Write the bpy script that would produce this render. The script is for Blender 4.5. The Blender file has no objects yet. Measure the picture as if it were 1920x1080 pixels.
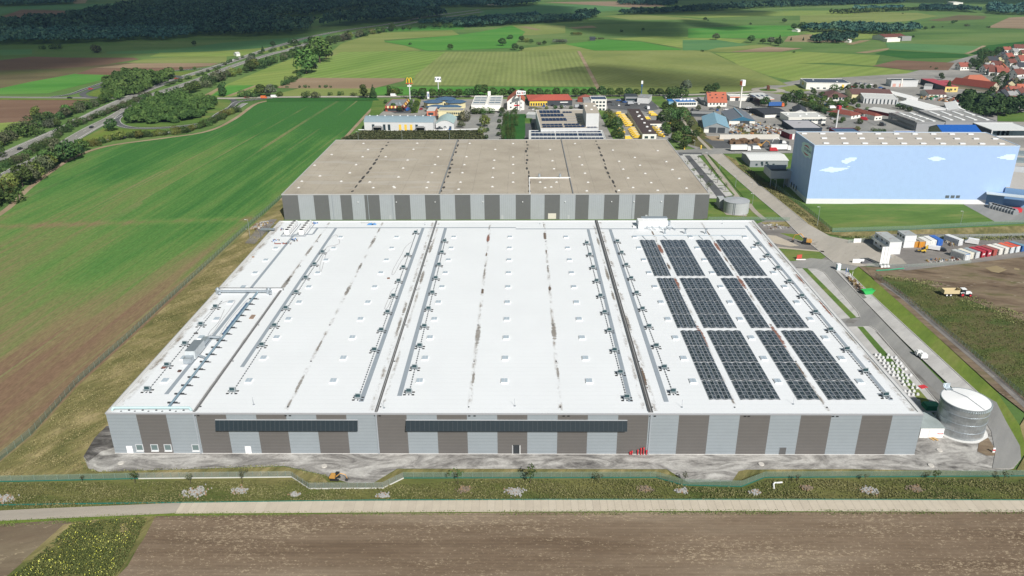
import bpy, math, random
import numpy as np
from mathutils import Vector, Matrix
random.seed(11); rng = np.random.default_rng(7)
S = bpy.context.scene
COL = S.collection
R = math.radians
# ---------------------------------------------------------------- camera (solved from the building's corners)
CF, CP, CY, CH, CR = 1460.0, R(23.15), R(0.7), 115.4, R(-0.3)
_fw = Vector((-math.sin(CY)*math.cos(CP), math.cos(CY)*math.cos(CP), -math.sin(CP)))
_rt0 = Vector((math.cos(CY), math.sin(CY), 0)); _up0 = _rt0.cross(_fw)
_rt = _rt0*math.cos(CR)+_up0*math.sin(CR); _up = _up0*math.cos(CR)-_rt0*math.sin(CR)
def P(px, py, z=0.0):
    "a point of the survey photograph put down on the level z metres above the ground"
    d = _fw*CF+_rt*(px-960)+_up*(540-py)
    t = (z-CH)/d.z
    return Vector((d.x*t, d.y*t, z))
def PR(v):
    w = Vector(v)-Vector((0, 0, CH)); k = w.dot(_fw)
    return 960+CF*w.dot(_rt)/k, 540-CF*w.dot(_up)/k
def hgt(bx, by, ty, z0=0.0):
    p = P(bx, by, z0); lo, hi = z0, 100.0
    for _ in range(40):
        m = (lo+hi)/2
        if PR((p.x, p.y, m))[1] < ty: hi = m
        else: lo = m
    return lo
cam = bpy.data.cameras.new('camera'); co = bpy.data.objects.new('camera', cam); COL.objects.link(co)
cam.sensor_width = 36; cam.lens = 36*CF/1920; cam.clip_start = 1; cam.clip_end = 60000
co.matrix_world = Matrix(((_rt.x, _up.x, -_fw.x, 0), (_rt.y, _up.y, -_fw.y, 0), (_rt.z, _up.z, -_fw.z, CH), (0, 0, 0, 1)))
S.camera = co
# ---------------------------------------------------------------- light
SUNV = Vector((0.5, -1.1, 1.0)).normalized()          # towards the sun
elev = math.asin(SUNV.z); az = math.atan2(SUNV.x, SUNV.y)
W = bpy.data.worlds.new('World'); S.world = W; W.use_nodes = True
nt = W.node_tree; bg = nt.nodes['Background']
sky = nt.nodes.new('ShaderNodeTexSky'); sky.sky_type = 'NISHITA'; sky.sun_disc = False
sky.sun_elevation = elev; sky.sun_rotation = az; sky.air_density = 1.0; sky.dust_density = 1.0
nt.links.new(sky.outputs[0], bg.inputs[0]); bg.inputs[1].default_value = 0.058
sl = bpy.data.lights.new('sun', 'SUN'); sl.energy = 4.9; sl.angle = R(0.53); sl.color = (1.0, 0.955, 0.89)
so = bpy.data.objects.new('sun', sl); COL.objects.link(so)
so.rotation_euler = SUNV.to_track_quat('Z', 'Y').to_euler()
S.view_settings.view_transform = 'Standard'; S.view_settings.look = 'None'
S.view_settings.exposure = 0.2; S.view_settings.gamma = 1.0
S.cycles.max_bounces = 5; S.cycles.transparent_max_bounces = 12; S.cycles.diffuse_bounces = 3
S.cycles.glossy_bounces = 2; S.cycles.volume_bounces = 0; S.cycles.use_denoising = True

# ---------------------------------------------------------------- materials
MATS = {}
def newmat(name):
    m = bpy.data.materials.new(name); m.use_nodes = True
    return m, m.node_tree, m.node_tree.nodes['Principled BSDF']
class NT:
    "small helper for wiring nodes"
    def __init__(s, t): s.t = t
    def n(s, typ, **kw):
        nd = s.t.nodes.new(typ)
        for k, v in kw.items():
            if k.startswith('i_'): nd.inputs[int(k[2:])].default_value = v
            else: setattr(nd, k, v)
        return nd
    def l(s, a, b): s.t.links.new(a, b)
    def math(s, op, a, b=None, clamp=False):
        nd = s.t.nodes.new('ShaderNodeMath'); nd.operation = op; nd.use_clamp = clamp
        for i, v in enumerate((a, b)):
            if v is None: continue
            if isinstance(v, (int, float)): nd.inputs[i].default_value = v
            else: s.l(v, nd.inputs[i])
        return nd.outputs[0]
    def ramp(s, f, stops, interp='LINEAR'):
        nd = s.t.nodes.new('ShaderNodeValToRGB'); cr = nd.color_ramp; cr.interpolation = interp
        while len(cr.elements) < len(stops): cr.elements.new(0.5)
        for e, (p, c) in zip(cr.elements, stops):
            e.position = p; e.color = (c[0], c[1], c[2], 1) if len(c) > 1 else (c[0],)*3+(1,)
        s.l(f, nd.inputs[0]); return nd.outputs[0]
    def mix(s, f, a, b, blend='MIX'):
        nd = s.t.nodes.new('ShaderNodeMix'); nd.data_type = 'RGBA'; nd.blend_type = blend
        for k, v in ((0, f), (6, a), (7, b)):
            if isinstance(v, (int, float)): nd.inputs[k].default_value = v
            elif isinstance(v, tuple): nd.inputs[k].default_value = (*v, 1)
            else: s.l(v, nd.inputs[k])
        return nd.outputs[2]
    def coords(s, ang=0.0, sx=1.0, sy=1.0, obj=False):
        if obj: o = s.n('ShaderNodeTexCoord').outputs['Object']
        else: o = s.n('ShaderNodeNewGeometry').outputs['Position']
        vr = s.n('ShaderNodeVectorRotate', rotation_type='Z_AXIS'); vr.inputs['Angle'].default_value = -ang
        s.l(o, vr.inputs[0])
        m = s.n('ShaderNodeMapping'); m.inputs['Scale'].default_value = (sx, sy, 1)
        s.l(vr.outputs[0], m.inputs[0]); return m.outputs[0]
    def noise(s, vec, scale, detail=3.0, rough=0.55, dist=0.0):
        nd = s.n('ShaderNodeTexNoise'); nd.inputs['Scale'].default_value = scale
        nd.inputs['Detail'].default_value = detail; nd.inputs['Roughness'].default_value = rough
        nd.inputs['Distortion'].default_value = dist
        s.l(vec, nd.inputs['Vector']); return nd.outputs[0]
def ground_mat(name, cols, L=60.0, st=1.0, ang=0.0, fine=1.2, fineamt=0.35, rowp=0.0, rowamt=0.0, fleck=None, fs=2.0, fth=0.62, bump=0.0, streak=0.14):
    "land: large patches (cols), fine grain, optional sown rows and flecks; ang = direction of working"
    m, t, b = newmat(name); k = NT(t)
    v = k.coords(ang, 1.0/st, 1.0)
    n1 = k.noise(v, 1.0/L, 4.0, 0.6, 0.3)
    c = k.ramp(n1, [(0.32+0.36*i/(len(cols)-1), cc) for i, cc in enumerate(cols)])
    v0 = k.coords(ang, 1.0/(1+3*(streak > 0)), 1.0)
    n2 = k.noise(v0, fine, 4.0, 0.78)
    f2 = k.math('MULTIPLY_ADD', k.math('SUBTRACT', n2, 0.5), 2*fineamt); t.nodes[-1]
    mm = f2.node; mm.inputs[2].default_value = 1.0
    c = k.mix(1.0, c, f2, 'MULTIPLY')
    if streak:
        vs = k.coords(ang, 0.012, 1.0)
        n4 = k.noise(vs, 0.35, 4.0, 0.65)
        f4 = k.math('MULTIPLY_ADD', k.math('SUBTRACT', n4, 0.5), 2*streak); f4.node.inputs[2].default_value = 1.0
        c = k.mix(1.0, c, f4, 'MULTIPLY')
    if rowp:
        sep = k.n('ShaderNodeSeparateXYZ'); k.l(k.coords(ang), sep.inputs[0])
        w = k.math('SINE', k.math('MULTIPLY', sep.outputs[1], 2*math.pi/rowp))
        f3 = k.math('MULTIPLY_ADD', w, rowamt); f3.node.inputs[2].default_value = 1.0
        c = k.mix(1.0, c, f3, 'MULTIPLY')
    if fleck:
        vf = k.coords(ang, 0.5, 1.0)
        n3 = k.noise(vf, fs, 2.0, 0.8)
        big = k.noise(k.coords(ang, 0.25, 1.0), 0.09, 3.0, 0.6)
        th = k.math('ADD', n3, k.math('MULTIPLY', k.math('SUBTRACT', big, 0.5), 0.5))
        f = k.math('MULTIPLY', k.math('SUBTRACT', th, fth), 9.0, True)
        c = k.mix(k.math('MULTIPLY', f, 0.9), c, fleck)
    k.l(c, b.inputs['Base Color']); b.inputs['Roughness'].default_value = 0.95
    b.inputs['Specular IOR Level'].default_value = 0.15
    if bump:
        bp = k.n('ShaderNodeBump'); bp.inputs['Strength'].default_value = bump; bp.inputs['Distance'].default_value = 0.3
        k.l(n2, bp.inputs['Height']); k.l(bp.outputs[0], b.inputs['Normal'])
    MATS[name] = m; return m
def M(name, rgb, rough=0.6, var=0.12, sc=0.6, metal=0.0, spec=0.35, dirt=None, dsc=0.25, dth=0.6, fine=0.06):
    "general surface: colour with soft blotches, fine grain and optional dirt"
    if name in MATS: return MATS[name]
    m, t, b = newmat(name); k = NT(t)
    v = k.coords(obj=True)
    n = k.noise(v, sc, 4.0, 0.6)
    f = k.math('MULTIPLY_ADD', k.math('SUBTRACT', n, 0.5), 2*var); f.node.inputs[2].default_value = 1.0
    c = k.mix(1.0, tuple(rgb), f, 'MULTIPLY')
    n2 = k.noise(v, 7.0, 2.0, 0.6)
    f2 = k.math('MULTIPLY_ADD', k.math('SUBTRACT', n2, 0.5), 2*fine); f2.node.inputs[2].default_value = 1.0
    c = k.mix(1.0, c, f2, 'MULTIPLY')
    if dirt:
        n3 = k.noise(v, dsc, 5.0, 0.65, 0.5)
        c = k.mix(k.math('MULTIPLY', k.math('SUBTRACT', n3, dth), 5.0, True), c, dirt)
    k.l(c, b.inputs['Base Color']); b.inputs['Roughness'].default_value = rough
    b.inputs['Metallic'].default_value = metal; b.inputs['Specular IOR Level'].default_value = spec
    MATS[name] = m; return m
def leafmat(name, c1, c2, c3):
    m, t, b = newmat(name); k = NT(t)
    at = k.n('ShaderNodeAttribute', attribute_name='tone')
    oi = k.n('ShaderNodeObjectInfo')
    c = k.ramp(at.outputs['Fac'], [(0.0, c1), (0.5, c2), (1.0, c3)])
    hs = k.n('ShaderNodeHueSaturation')
    h = k.math('MULTIPLY_ADD', oi.outputs['Random'], 0.05); h.node.inputs[2].default_value = 0.475
    vv = k.math('MULTIPLY_ADD', oi.outputs['Random'], 0.7); vv.node.inputs[2].default_value = 0.68
    k.l(h, hs.inputs['Hue']); k.l(vv, hs.inputs['Value']); k.l(c, hs.inputs['Color'])
    k.l(hs.outputs[0], b.inputs['Base Color']); b.inputs['Roughness'].default_value = 0.8
    b.inputs['Specular IOR Level'].default_value = 0.2
    MATS[name] = m; return m

# ---------------------------------------------------------------- mesh builder
class MB:
    def __init__(s): s.v = []; s.f = []; s.m = []
    def face(s, pts, mi=0):
        i = len(s.v); s.v += [tuple(p) for p in pts]; s.f.append(tuple(range(i, i+len(pts)))); s.m.append(mi)
    def box(s, x0, y0, z0, x1, y1, z1, mi=0, rot=0.0, org=None, top=None):
        i = len(s.v)
        p = [(x0,y0,z0),(x1,y0,z0),(x1,y1,z0),(x0,y1,z0),(x0,y0,z1),(x1,y0,z1),(x1,y1,z1),(x0,y1,z1)]
        if rot:
            ox, oy = org if org else ((x0+x1)/2, (y0+y1)/2); c, q = math.cos(rot), math.sin(rot)
            p = [(ox+(x-ox)*c-(y-oy)*q, oy+(x-ox)*q+(y-oy)*c, z) for x, y, z in p]
        s.v += p
        for n, f in enumerate(((0,3,2,1),(4,5,6,7),(0,1,5,4),(1,2,6,5),(2,3,7,6),(3,0,4,7))):
            s.f.append(tuple(i+k for k in f)); s.m.append(top if (top is not None and n == 1) else mi)
        return s
    def prism(s, poly, z0, z1, mi=0, top=None, bottom=True):
        n = len(poly); i = len(s.v)
        a = sum(poly[k][0]*poly[(k+1)%n][1]-poly[(k+1)%n][0]*poly[k][1] for k in range(n))
        if a < 0: poly = poly[::-1]
        s.v += [(p[0], p[1], z0) for p in poly]+[(p[0], p[1], z1) for p in poly]
        for k in range(n):
            j = (k+1) % n; s.f.append((i+k, i+j, i+n+j, i+n+k)); s.m.append(mi)
        s.f.append(tuple(i+n+k for k in range(n))); s.m.append(mi if top is None else top)
        if bottom: s.f.append(tuple(i+n-1-k for k in range(n))); s.m.append(mi)
        return s
    def cyl(s, x, y, z0, z1, r, n=12, mi=0, r2=None, top=None):
        r2 = r if r2 is None else r2; i = len(s.v)
        for z, q in ((z0, r), (z1, r2)):
            s.v += [(x+q*math.cos(2*math.pi*k/n), y+q*math.sin(2*math.pi*k/n), z) for k in range(n)]
        for k in range(n):
            j = (k+1) % n; s.f.append((i+k, i+j, i+n+j, i+n+k)); s.m.append(mi)
        s.f.append(tuple(i+n+k for k in range(n))); s.m.append(mi if top is None else top)
        s.f.append(tuple(i+n-1-k for k in range(n))); s.m.append(mi)
        return s
    def bar(s, a, b, r, n=6, mi=0, r2=None):
        a = Vector(a); b = Vector(b); d = (b-a)
        if d.length < 1e-6: return s
        d.normalize(); u = d.orthogonal().normalized(); w = d.cross(u); i = len(s.v); r2 = r if r2 is None else r2
        for c, q in ((a, r), (b, r2)):
            for k in range(n):
                t = 2*math.pi*(k+0.5)/n; s.v.append(tuple(c+u*math.cos(t)*q+w*math.sin(t)*q))
        for k in range(n):
            j = (k+1) % n; s.f.append((i+k, i+j, i+n+j, i+n+k)); s.m.append(mi)
        s.f.append(tuple(i+n+k for k in range(n))); s.m.append(mi)
        s.f.append(tuple(i+n-1-k for k in range(n))); s.m.append(mi)
        return s
    def tube(s, pts, r, n=5, mi=0):
        for a, b in zip(pts, pts[1:]): s.bar(a, b, r, n, mi)
        return s
    def mesh(s, name, mats):
        me = bpy.data.meshes.new(name); me.from_pydata(s.v, [], s.f)
        for m in (mats if isinstance(mats, (list, tuple)) else [mats]): me.materials.append(m)
        if any(s.m): me.polygons.foreach_set('material_index', s.m)
        me.update(); return me
    def build(s, name, mats, parent=None, label=None, loc=None):
        return put(name, s.mesh(name, mats), parent, label, loc)
def put(name, me, parent=None, label=None, loc=None):
    o = bpy.data.objects.new(name, me); COL.objects.link(o)
    if parent is not None:
        o.parent = parent
        q = parent
        off = Vector((0, 0, 0))
        while q is not None: off += q.location; q = q.parent
        o.location = (-off) if loc is None else loc
    elif loc is not None: o.location = loc
    if label: o['label'] = label
    return o
def thing(name, label, cat, loc=(0, 0, 0), group=None, rot=0.0):
    o = bpy.data.objects.new(name, None); COL.objects.link(o); o.location = loc; o.rotation_euler = (0, 0, rot)
    o.empty_display_size = 0.5
    o['label'] = label; o['category'] = cat
    if group: o['group'] = group
    return o
def tag(o, label, cat, group=None):
    o['label'] = label; o['category'] = cat
    if group: o['group'] = group
    return o
def struct(name, mb, m, label=None, kind='structure'):
    o = mb.build(name, m); o['kind'] = kind
    if label: o['label'] = label
    return o
def dup(root, loc=None, rot=None, scale=None, label=None, group=None, deep=True):
    r = root.copy(); COL.objects.link(r)
    if loc is not None: r.location = loc
    if rot is not None: r.rotation_euler = (0, 0, rot)
    if scale is not None: r.scale = scale
    if label: r['label'] = label
    if group: r['group'] = group
    for ch in root.children:
        c = ch.copy(); COL.objects.link(c); c.parent = r
        for g in ch.children:
            d = g.copy(); COL.objects.link(d); d.parent = c
    return r
ORD = ['first','second','third','fourth','fifth','sixth','seventh','eighth','ninth','tenth','eleventh','twelfth','thirteenth','fourteenth','fifteenth','sixteenth','seventeenth','eighteenth','nineteenth','twentieth']
def nth(i):
    if i < 20: return ORD[i]
    t = {2:'twenty',3:'thirty',4:'forty',5:'fifty',6:'sixty',7:'seventy',8:'eighty',9:'ninety'}[(i+1)//10]
    return t+'-'+ORD[(i+1)%10-1] if (i+1) % 10 else {'twenty':'twentieth','thirty':'thirtieth','forty':'fortieth','fifty':'fiftieth','sixty':'sixtieth','seventy':'seventieth','eighty':'eightieth','ninety':'ninetieth'}[t]
_zc = [0]
def zlay(lay):
    _zc[0] += 1
    return 0.03*lay+0.004*(_zc[0] % 7)
def fld(px, m, lay, name='field', label=None, kind='structure'):
    "a patch of land given by its outline; lay = stacking order"
    pts = [P(x, y, 0) for x, y in px]
    n = len(pts); a = sum(pts[k].x*pts[(k+1)%n].y-pts[(k+1)%n].x*pts[k].y for k in range(n))
    if a < 0: pts = pts[::-1]
    from mathutils.geometry import tessellate_polygon
    me = bpy.data.meshes.new(name); z = zlay(lay)
    tr = tessellate_polygon([[p for p in pts]])
    fs = []
    for q in tr:
        A, B, C_ = (pts[i] for i in q)
        fs.append(q if (B-A).cross(C_-A).z > 0 else (q[0], q[2], q[1]))
    me.from_pydata([(p.x, p.y, z) for p in pts], [], fs)
    me.materials.append(MATS[m] if isinstance(m, str) else m)
    o = bpy.data.objects.new(name, me); COL.objects.link(o); o['kind'] = kind
    if label: o['label'] = label
    return o
def smooth(pts, n=6):
    out = []
    for i in range(len(pts)-1):
        p0 = pts[max(i-1, 0)]; p1 = pts[i]; p2 = pts[i+1]; p3 = pts[min(i+2, len(pts)-1)]
        for k in range(n):
            t = k/n
            out.append(0.5*((2*p1)+(p2-p0)*t+(2*p0-5*p1+4*p2-p3)*t*t+(3*p1-p0-3*p2+p3)*t*t*t))
    out.append(pts[-1]); return out
def strip(pts, w, off=0.0):
    "left and right edge of a ribbon of width w along pts"
    Ls, Rs = [], []
    for i, p in enumerate(pts):
        d = (pts[min(i+1, len(pts)-1)]-pts[max(i-1, 0)]); d.z = 0; d.normalize(); nrm = Vector((-d.y, d.x, 0))
        Ls.append(p+nrm*(off+w/2)); Rs.append(p+nrm*(off-w/2))
    return Ls, Rs
def road(px, w, m, lay, name='road', label=None, world=False, sm=True, kind='structure', off=0.0):
    pts = px if world else [P(x, y) for x, y in px]
    if sm: pts = smooth(pts)
    Ls, Rs = strip(pts, w, off); mb = MB(); z = zlay(lay)
    for i in range(len(pts)-1):
        mb.face([(Rs[i].x, Rs[i].y, z), (Rs[i+1].x, Rs[i+1].y, z), (Ls[i+1].x, Ls[i+1].y, z), (Ls[i].x, Ls[i].y, z)])
    return struct(name, mb, MATS[m] if isinstance(m, str) else m, label, kind)
def dashes(px, off, w, L, gap, lay, name='lane_marking', m='paint'):
    pts = smooth([P(x, y) for x, y in px], 10); Ls, Rs = strip(pts, 0.0001, off)
    mb = MB(); z = zlay(lay); acc = 0.0; on = True; seg = [Ls[0]]
    path = Ls
    # resample
    out = [path[0]]; 
    for a, b in zip(path, path[1:]):
        d = (b-a).length; k = max(1, int(d/2.0))
        for j in range(1, k+1): out.append(a.lerp(b, j/k))
    s = 0.0
    for a, b in zip(out, out[1:]):
        d = (b-a).length
        if gap == 0 or (s % (L+gap)) < L:
            t = (b-a).normalized(); n = Vector((-t.y, t.x, 0))*w/2
            mb.face([(a-n).to_tuple()[:2]+(z,), (b-n).to_tuple()[:2]+(z,), (b+n).to_tuple()[:2]+(z,), (a+n).to_tuple()[:2]+(z,)])
        s += d
    return struct(name, mb, MATS[m])
def lin(h):
    "sRGB hex -> linear"
    c = [int(h[i:i+2], 16)/255 for i in (0, 2, 4)]
    return tuple(x/12.92 if x <= 0.04045 else ((x+0.055)/1.055)**2.4 for x in c)
# ---------------------------------------------------------------- land materials
G = ground_mat
G('meadow', [(0.069,0.132,0.0368),(0.103,0.178,0.0483),(0.149,0.207,0.069)], 90, 3, 0.1, 0.6, 0.3)
G('far_green', [(0.0862,0.166,0.0431),(0.115,0.216,0.0504),(0.166,0.252,0.0719)], 80, 3, 0.1, 0.25, 0.25)
G('bright_green', [(0.0569,0.189,0.0278),(0.0759,0.228,0.038),(0.113,0.253,0.0506)], 60, 4, 0.2, 0.4, 0.2)
G('bluish_green', [(0.075,0.173,0.0674),(0.09,0.203,0.075),(0.12,0.226,0.0826)], 70, 4, 0.05, 0.4, 0.2)
G('deep_green', [(0.024,0.09,0.018),(0.03,0.108,0.0216),(0.048,0.126,0.024)], 50, 3, 0.1, 0.5, 0.25)
G('yellow_green', [(0.153,0.194,0.0529),(0.194,0.235,0.0706),(0.235,0.258,0.0941)], 50, 4, 0.15, 0.5, 0.2)
G('tan', [(0.22,0.175,0.1),(0.27,0.215,0.125),(0.31,0.26,0.16)], 40, 3, 0.1, 0.6, 0.15)
G('soil', [(0.144,0.0862,0.0575),(0.172,0.106,0.0713),(0.201,0.132,0.0897)], 40, 4, 0.05, 0.7, 0.2, streak=0.2)
G('pale_soil', [(0.231,0.168,0.11),(0.263,0.194,0.126),(0.304,0.231,0.158)], 40, 4, 0.05, 0.7, 0.15, streak=0.15)
G('olive_soil', [(0.1,0.085,0.045),(0.14,0.12,0.06),(0.13,0.14,0.05)], 60, 4, 0.1, 0.5, 0.2, streak=0.25)
G('corn_a', [(0.152,0.191,0.0594),(0.198,0.238,0.0792),(0.218,0.251,0.0924)], 60, 1, R(90), 0.5, 0.3, 5.5, 0.1, streak=0.12)
G('corn_b', [(0.165,0.205,0.066),(0.198,0.231,0.0726),(0.224,0.257,0.0924)], 60, 1, R(118), 0.5, 0.3, 6.5, 0.11, streak=0.14)
G('mown', [(0.135,0.222,0.0493),(0.173,0.259,0.0616),(0.209,0.284,0.0801)], 60, 4, R(63), 0.5, 0.2, 13.0, 0.12, streak=0.15)
G('mown_b', [(0.155,0.232,0.0515),(0.193,0.258,0.0644),(0.232,0.283,0.0773)], 60, 4, R(45), 0.5, 0.2, 16.0, 0.06, streak=0.15)
G('rough_grass', [(0.11,0.115,0.04),(0.19,0.17,0.07),(0.33,0.27,0.14)], 7, 2.2, R(60), 0.9, 0.7, bump=0.5)
G('swale_grass', [(0.07,0.095,0.025),(0.12,0.13,0.04),(0.17,0.155,0.06)], 10, 3, 0, 1.3, 0.5, bump=0.5)
G('lawn', [(0.0661,0.132,0.0264),(0.0991,0.171,0.037),(0.171,0.198,0.0595)], 14, 3, 0.1, 0.9, 0.3)
G('verge', [(0.099,0.154,0.0275),(0.132,0.187,0.033),(0.176,0.193,0.055)], 12, 3, 0.9, 0.9, 0.35)
G('brown_field', [(0.115,0.08,0.052),(0.155,0.113,0.077),(0.19,0.143,0.1),(0.235,0.185,0.133)], 9, 9, 0.0, 1.1, 0.32, 0.95, 0.05, fleck=(0.36,0.29,0.2), fs=2.6, fth=0.57, streak=0.2)
G('brown_side', [(0.13,0.095,0.065),(0.16,0.125,0.085),(0.2,0.165,0.11)], 10, 3, 0.3, 0.9, 0.3, fleck=(0.33,0.27,0.18), fs=1.4, fth=0.64, streak=0.2)
G('meadow_rough', [(0.055,0.085,0.025),(0.08,0.105,0.03),(0.12,0.105,0.05),(0.07,0.1,0.03)], 12, 1.6, R(30), 0.8, 0.5, bump=0.6)
G('dirt', [(0.08,0.055,0.035),(0.15,0.11,0.075),(0.2,0.155,0.105),(0.12,0.11,0.05)], 8, 2.5, -0.2, 0.6, 0.5, bump=0.6, streak=0.3, fleck=(0.36,0.31,0.24), fs=0.35, fth=0.66)
G('asphalt', [(0.202,0.202,0.198),(0.252,0.252,0.242),(0.302,0.298,0.282)], 14, 4, R(50), 1.5, 0.12)
G('asphalt_dark', [(0.0776,0.0811,0.0862),(0.103,0.107,0.112),(0.129,0.132,0.138)], 14, 3, 0.5, 1.5, 0.12)
G('motorway', [(0.2,0.195,0.185),(0.23,0.225,0.21),(0.25,0.245,0.23)], 30, 6, R(62), 1.0, 0.1)
G('concrete', [(0.37,0.33,0.27),(0.43,0.38,0.31),(0.47,0.43,0.36)], 12, 3, 0, 1.4, 0.1)
G('grey_path', [(0.3,0.275,0.235),(0.35,0.315,0.265),(0.39,0.355,0.3)], 14, 4, 0.1, 1.3, 0.12)
G('pavers', [(0.377,0.37,0.358),(0.442,0.436,0.423),(0.481,0.474,0.455)], 7, 2, 0.7, 1.2, 0.14, fleck=(0.2,0.195,0.19), fs=0.5, fth=0.68)
G('road_beige', [(0.33,0.308,0.27),(0.374,0.347,0.303),(0.407,0.38,0.341)], 20, 4, R(50), 0.8, 0.12, fleck=(0.24,0.22,0.19), fs=0.35, fth=0.66)
G('yard_gravel', [(0.156,0.146,0.137),(0.202,0.189,0.176),(0.247,0.234,0.221)], 12, 2, 0.1, 1.0, 0.25, fleck=(0.3,0.29,0.27), fs=0.9, fth=0.66)
G('town_ground', [(0.203,0.2,0.189),(0.257,0.25,0.236),(0.324,0.311,0.29)], 30, 1.5, 0.3, 0.4, 0.25)
G('track', [(0.25,0.19,0.12),(0.3,0.23,0.155),(0.35,0.28,0.2)], 14, 4, R(45), 1.0, 0.2)
G('sown', [(0.03,0.1,0.02)]*2, 1)
M('paint', (0.75,0.75,0.72), 0.6, 0.08)

# gravel apron: pale dust with dark wet swirls
def gravel_mat():
    m, t, b = newmat('gravel'); k = NT(t)
    v = k.coords(0.0, 0.4, 1.0)
    n1 = k.noise(v, 0.22, 6.0, 0.68, 1.4)
    c = k.ramp(n1, [(0.33, (0.09,0.085,0.08)), (0.41, (0.19,0.182,0.17)), (0.5, (0.29,0.28,0.262)), (0.58, (0.4,0.39,0.365)), (0.75, (0.55,0.54,0.51))])
    n2 = k.noise(k.coords(), 1.6, 4.0, 0.7)
    f = k.math('MULTIPLY_ADD', k.math('SUBTRACT', n2, 0.5), 0.7); f.node.inputs[2].default_value = 1.0
    c = k.mix(1.0, c, f, 'MULTIPLY')
    k.l(c, b.inputs['Base Color']); b.inputs['Roughness'].default_value = 0.95
    bp = k.n('ShaderNodeBump'); bp.inputs['Strength'].default_value = 0.4; bp.inputs['Distance'].default_value = 0.2
    k.l(n2, bp.inputs['Height']); k.l(bp.outputs[0], b.inputs['Normal'])
    MATS['gravel'] = m
    m2 = m.copy(); m2.name = 'wet_gravel'
    for nd in m2.node_tree.nodes:
        if nd.type == 'VALTORGB':
            for e, c in zip(nd.color_ramp.elements, ((0.035,0.033,0.03),(0.06,0.055,0.05),(0.09,0.085,0.08),(0.17,0.16,0.15),(0.3,0.29,0.27))): e.color = (*c, 1)
    MATS['wet_gravel'] = m2
gravel_mat()
# the big young crop: green at the far end, thin and brown towards the near corner, drill lines running through it
def crop_mat():
    m, t, b = newmat('young_crop'); k = NT(t)
    a = P(187, 353); e = P(500, 200); ang = math.atan2(e.y-a.y, e.x-a.x)
    pos = k.n('ShaderNodeNewGeometry').outputs['Position']; sep = k.n('ShaderNodeSeparateXYZ'); k.l(pos, sep.inputs[0])
    X, Y = sep.outputs[0], sep.outputs[1]
    # distance from the fence side and from the near end
    near = k.math('MULTIPLY', k.math('SUBTRACT', 262.0, Y), 1/120.0)
    edge = k.math('MULTIPLY', k.math('ADD', k.math('ADD', X, 150.0), k.math('MULTIPLY', k.math('SUBTRACT', 330.0, Y), 0.1)), 1/45.0)
    vs = k.coords(ang, 0.014, 1.0)
    st = k.noise(vs, 0.14, 5.0, 0.68)
    st2 = k.noise(k.coords(ang, 0.02, 1.0), 0.8, 3.0, 0.7)
    bl = k.noise(k.coords(ang, 0.35, 1.0), 0.02, 5.0, 0.6, 0.5)
    thin = k.math('ADD', k.math('MULTIPLY', near, 0.42), k.math('MULTIPLY', k.math('MAXIMUM', edge, 0.0), 0.2))
    thin = k.math('ADD', thin, k.math('MULTIPLY', k.math('SUBTRACT', st, 0.5), 1.9))
    thin = k.math('ADD', thin, k.math('MULTIPLY', k.math('SUBTRACT', st2, 0.5), 1.0))
    thin = k.math('ADD', thin, k.math('MULTIPLY', k.math('SUBTRACT', bl, 0.5), 2.4))
    # the bare headland band crossing the field
    band = k.math('SUBTRACT', Y, k.math('ADD', 352.0, k.math('MULTIPLY', k.math('ADD', X, 150.0), 0.1)))
    band = k.math('SUBTRACT', 1.0, k.math('MULTIPLY', k.math('ABSOLUTE', band), 1/6.0))
    thin = k.math('ADD', thin, k.math('MULTIPLY', k.math('MAXIMUM', band, 0.0), 0.5))
    c = k.ramp(k.math('ADD', k.math('MULTIPLY', thin, 0.5), 0.49), [(0.0, (0.045,0.14,0.033)), (0.18, (0.075,0.18,0.043)), (0.36, (0.12,0.2,0.055)), (0.5, (0.15,0.18,0.065)), (0.66, (0.205,0.17,0.085)), (0.85, (0.19,0.125,0.08))])
    sp = k.n('ShaderNodeSeparateXYZ'); k.l(k.coords(ang), sp.inputs[0])
    wob = k.noise(k.coords(ang, 0.02, 1.0), 0.05, 2.0, 0.5); tl = k.math('FRACT', k.math('MULTIPLY', k.math('ADD', sp.outputs[1], k.math('MULTIPLY', wob, 40.0)), 1/17.0)); ln = k.math('MULTIPLY', k.math('LESS_THAN', tl, 0.06), k.math('MULTIPLY', k.math('SUBTRACT', bl, 0.42), 4.0, True))
    c = k.mix(ln, c, (0.2,0.19,0.09))
    n2 = k.noise(k.coords(ang, 0.3, 1.0), 1.3, 4.0, 0.75)
    f = k.math('MULTIPLY_ADD', k.math('SUBTRACT', n2, 0.5), 1.3); f.node.inputs[2].default_value = 1.0
    c = k.mix(1.0, c, f, 'MULTIPLY')
    k.l(c, b.inputs['Base Color']); b.inputs['Roughness'].default_value = 0.95; b.inputs['Specular IOR Level'].default_value = 0.1
    MATS['young_crop'] = m
crop_mat()

# ---------------------------------------------------------------- land
mb = MB(); mb.face([(-12000, -3000, 0), (12000, -3000, 0), (12000, 14000, 0), (-12000, 14000, 0)])
struct('ground', mb, MATS['meadow'])
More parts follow.
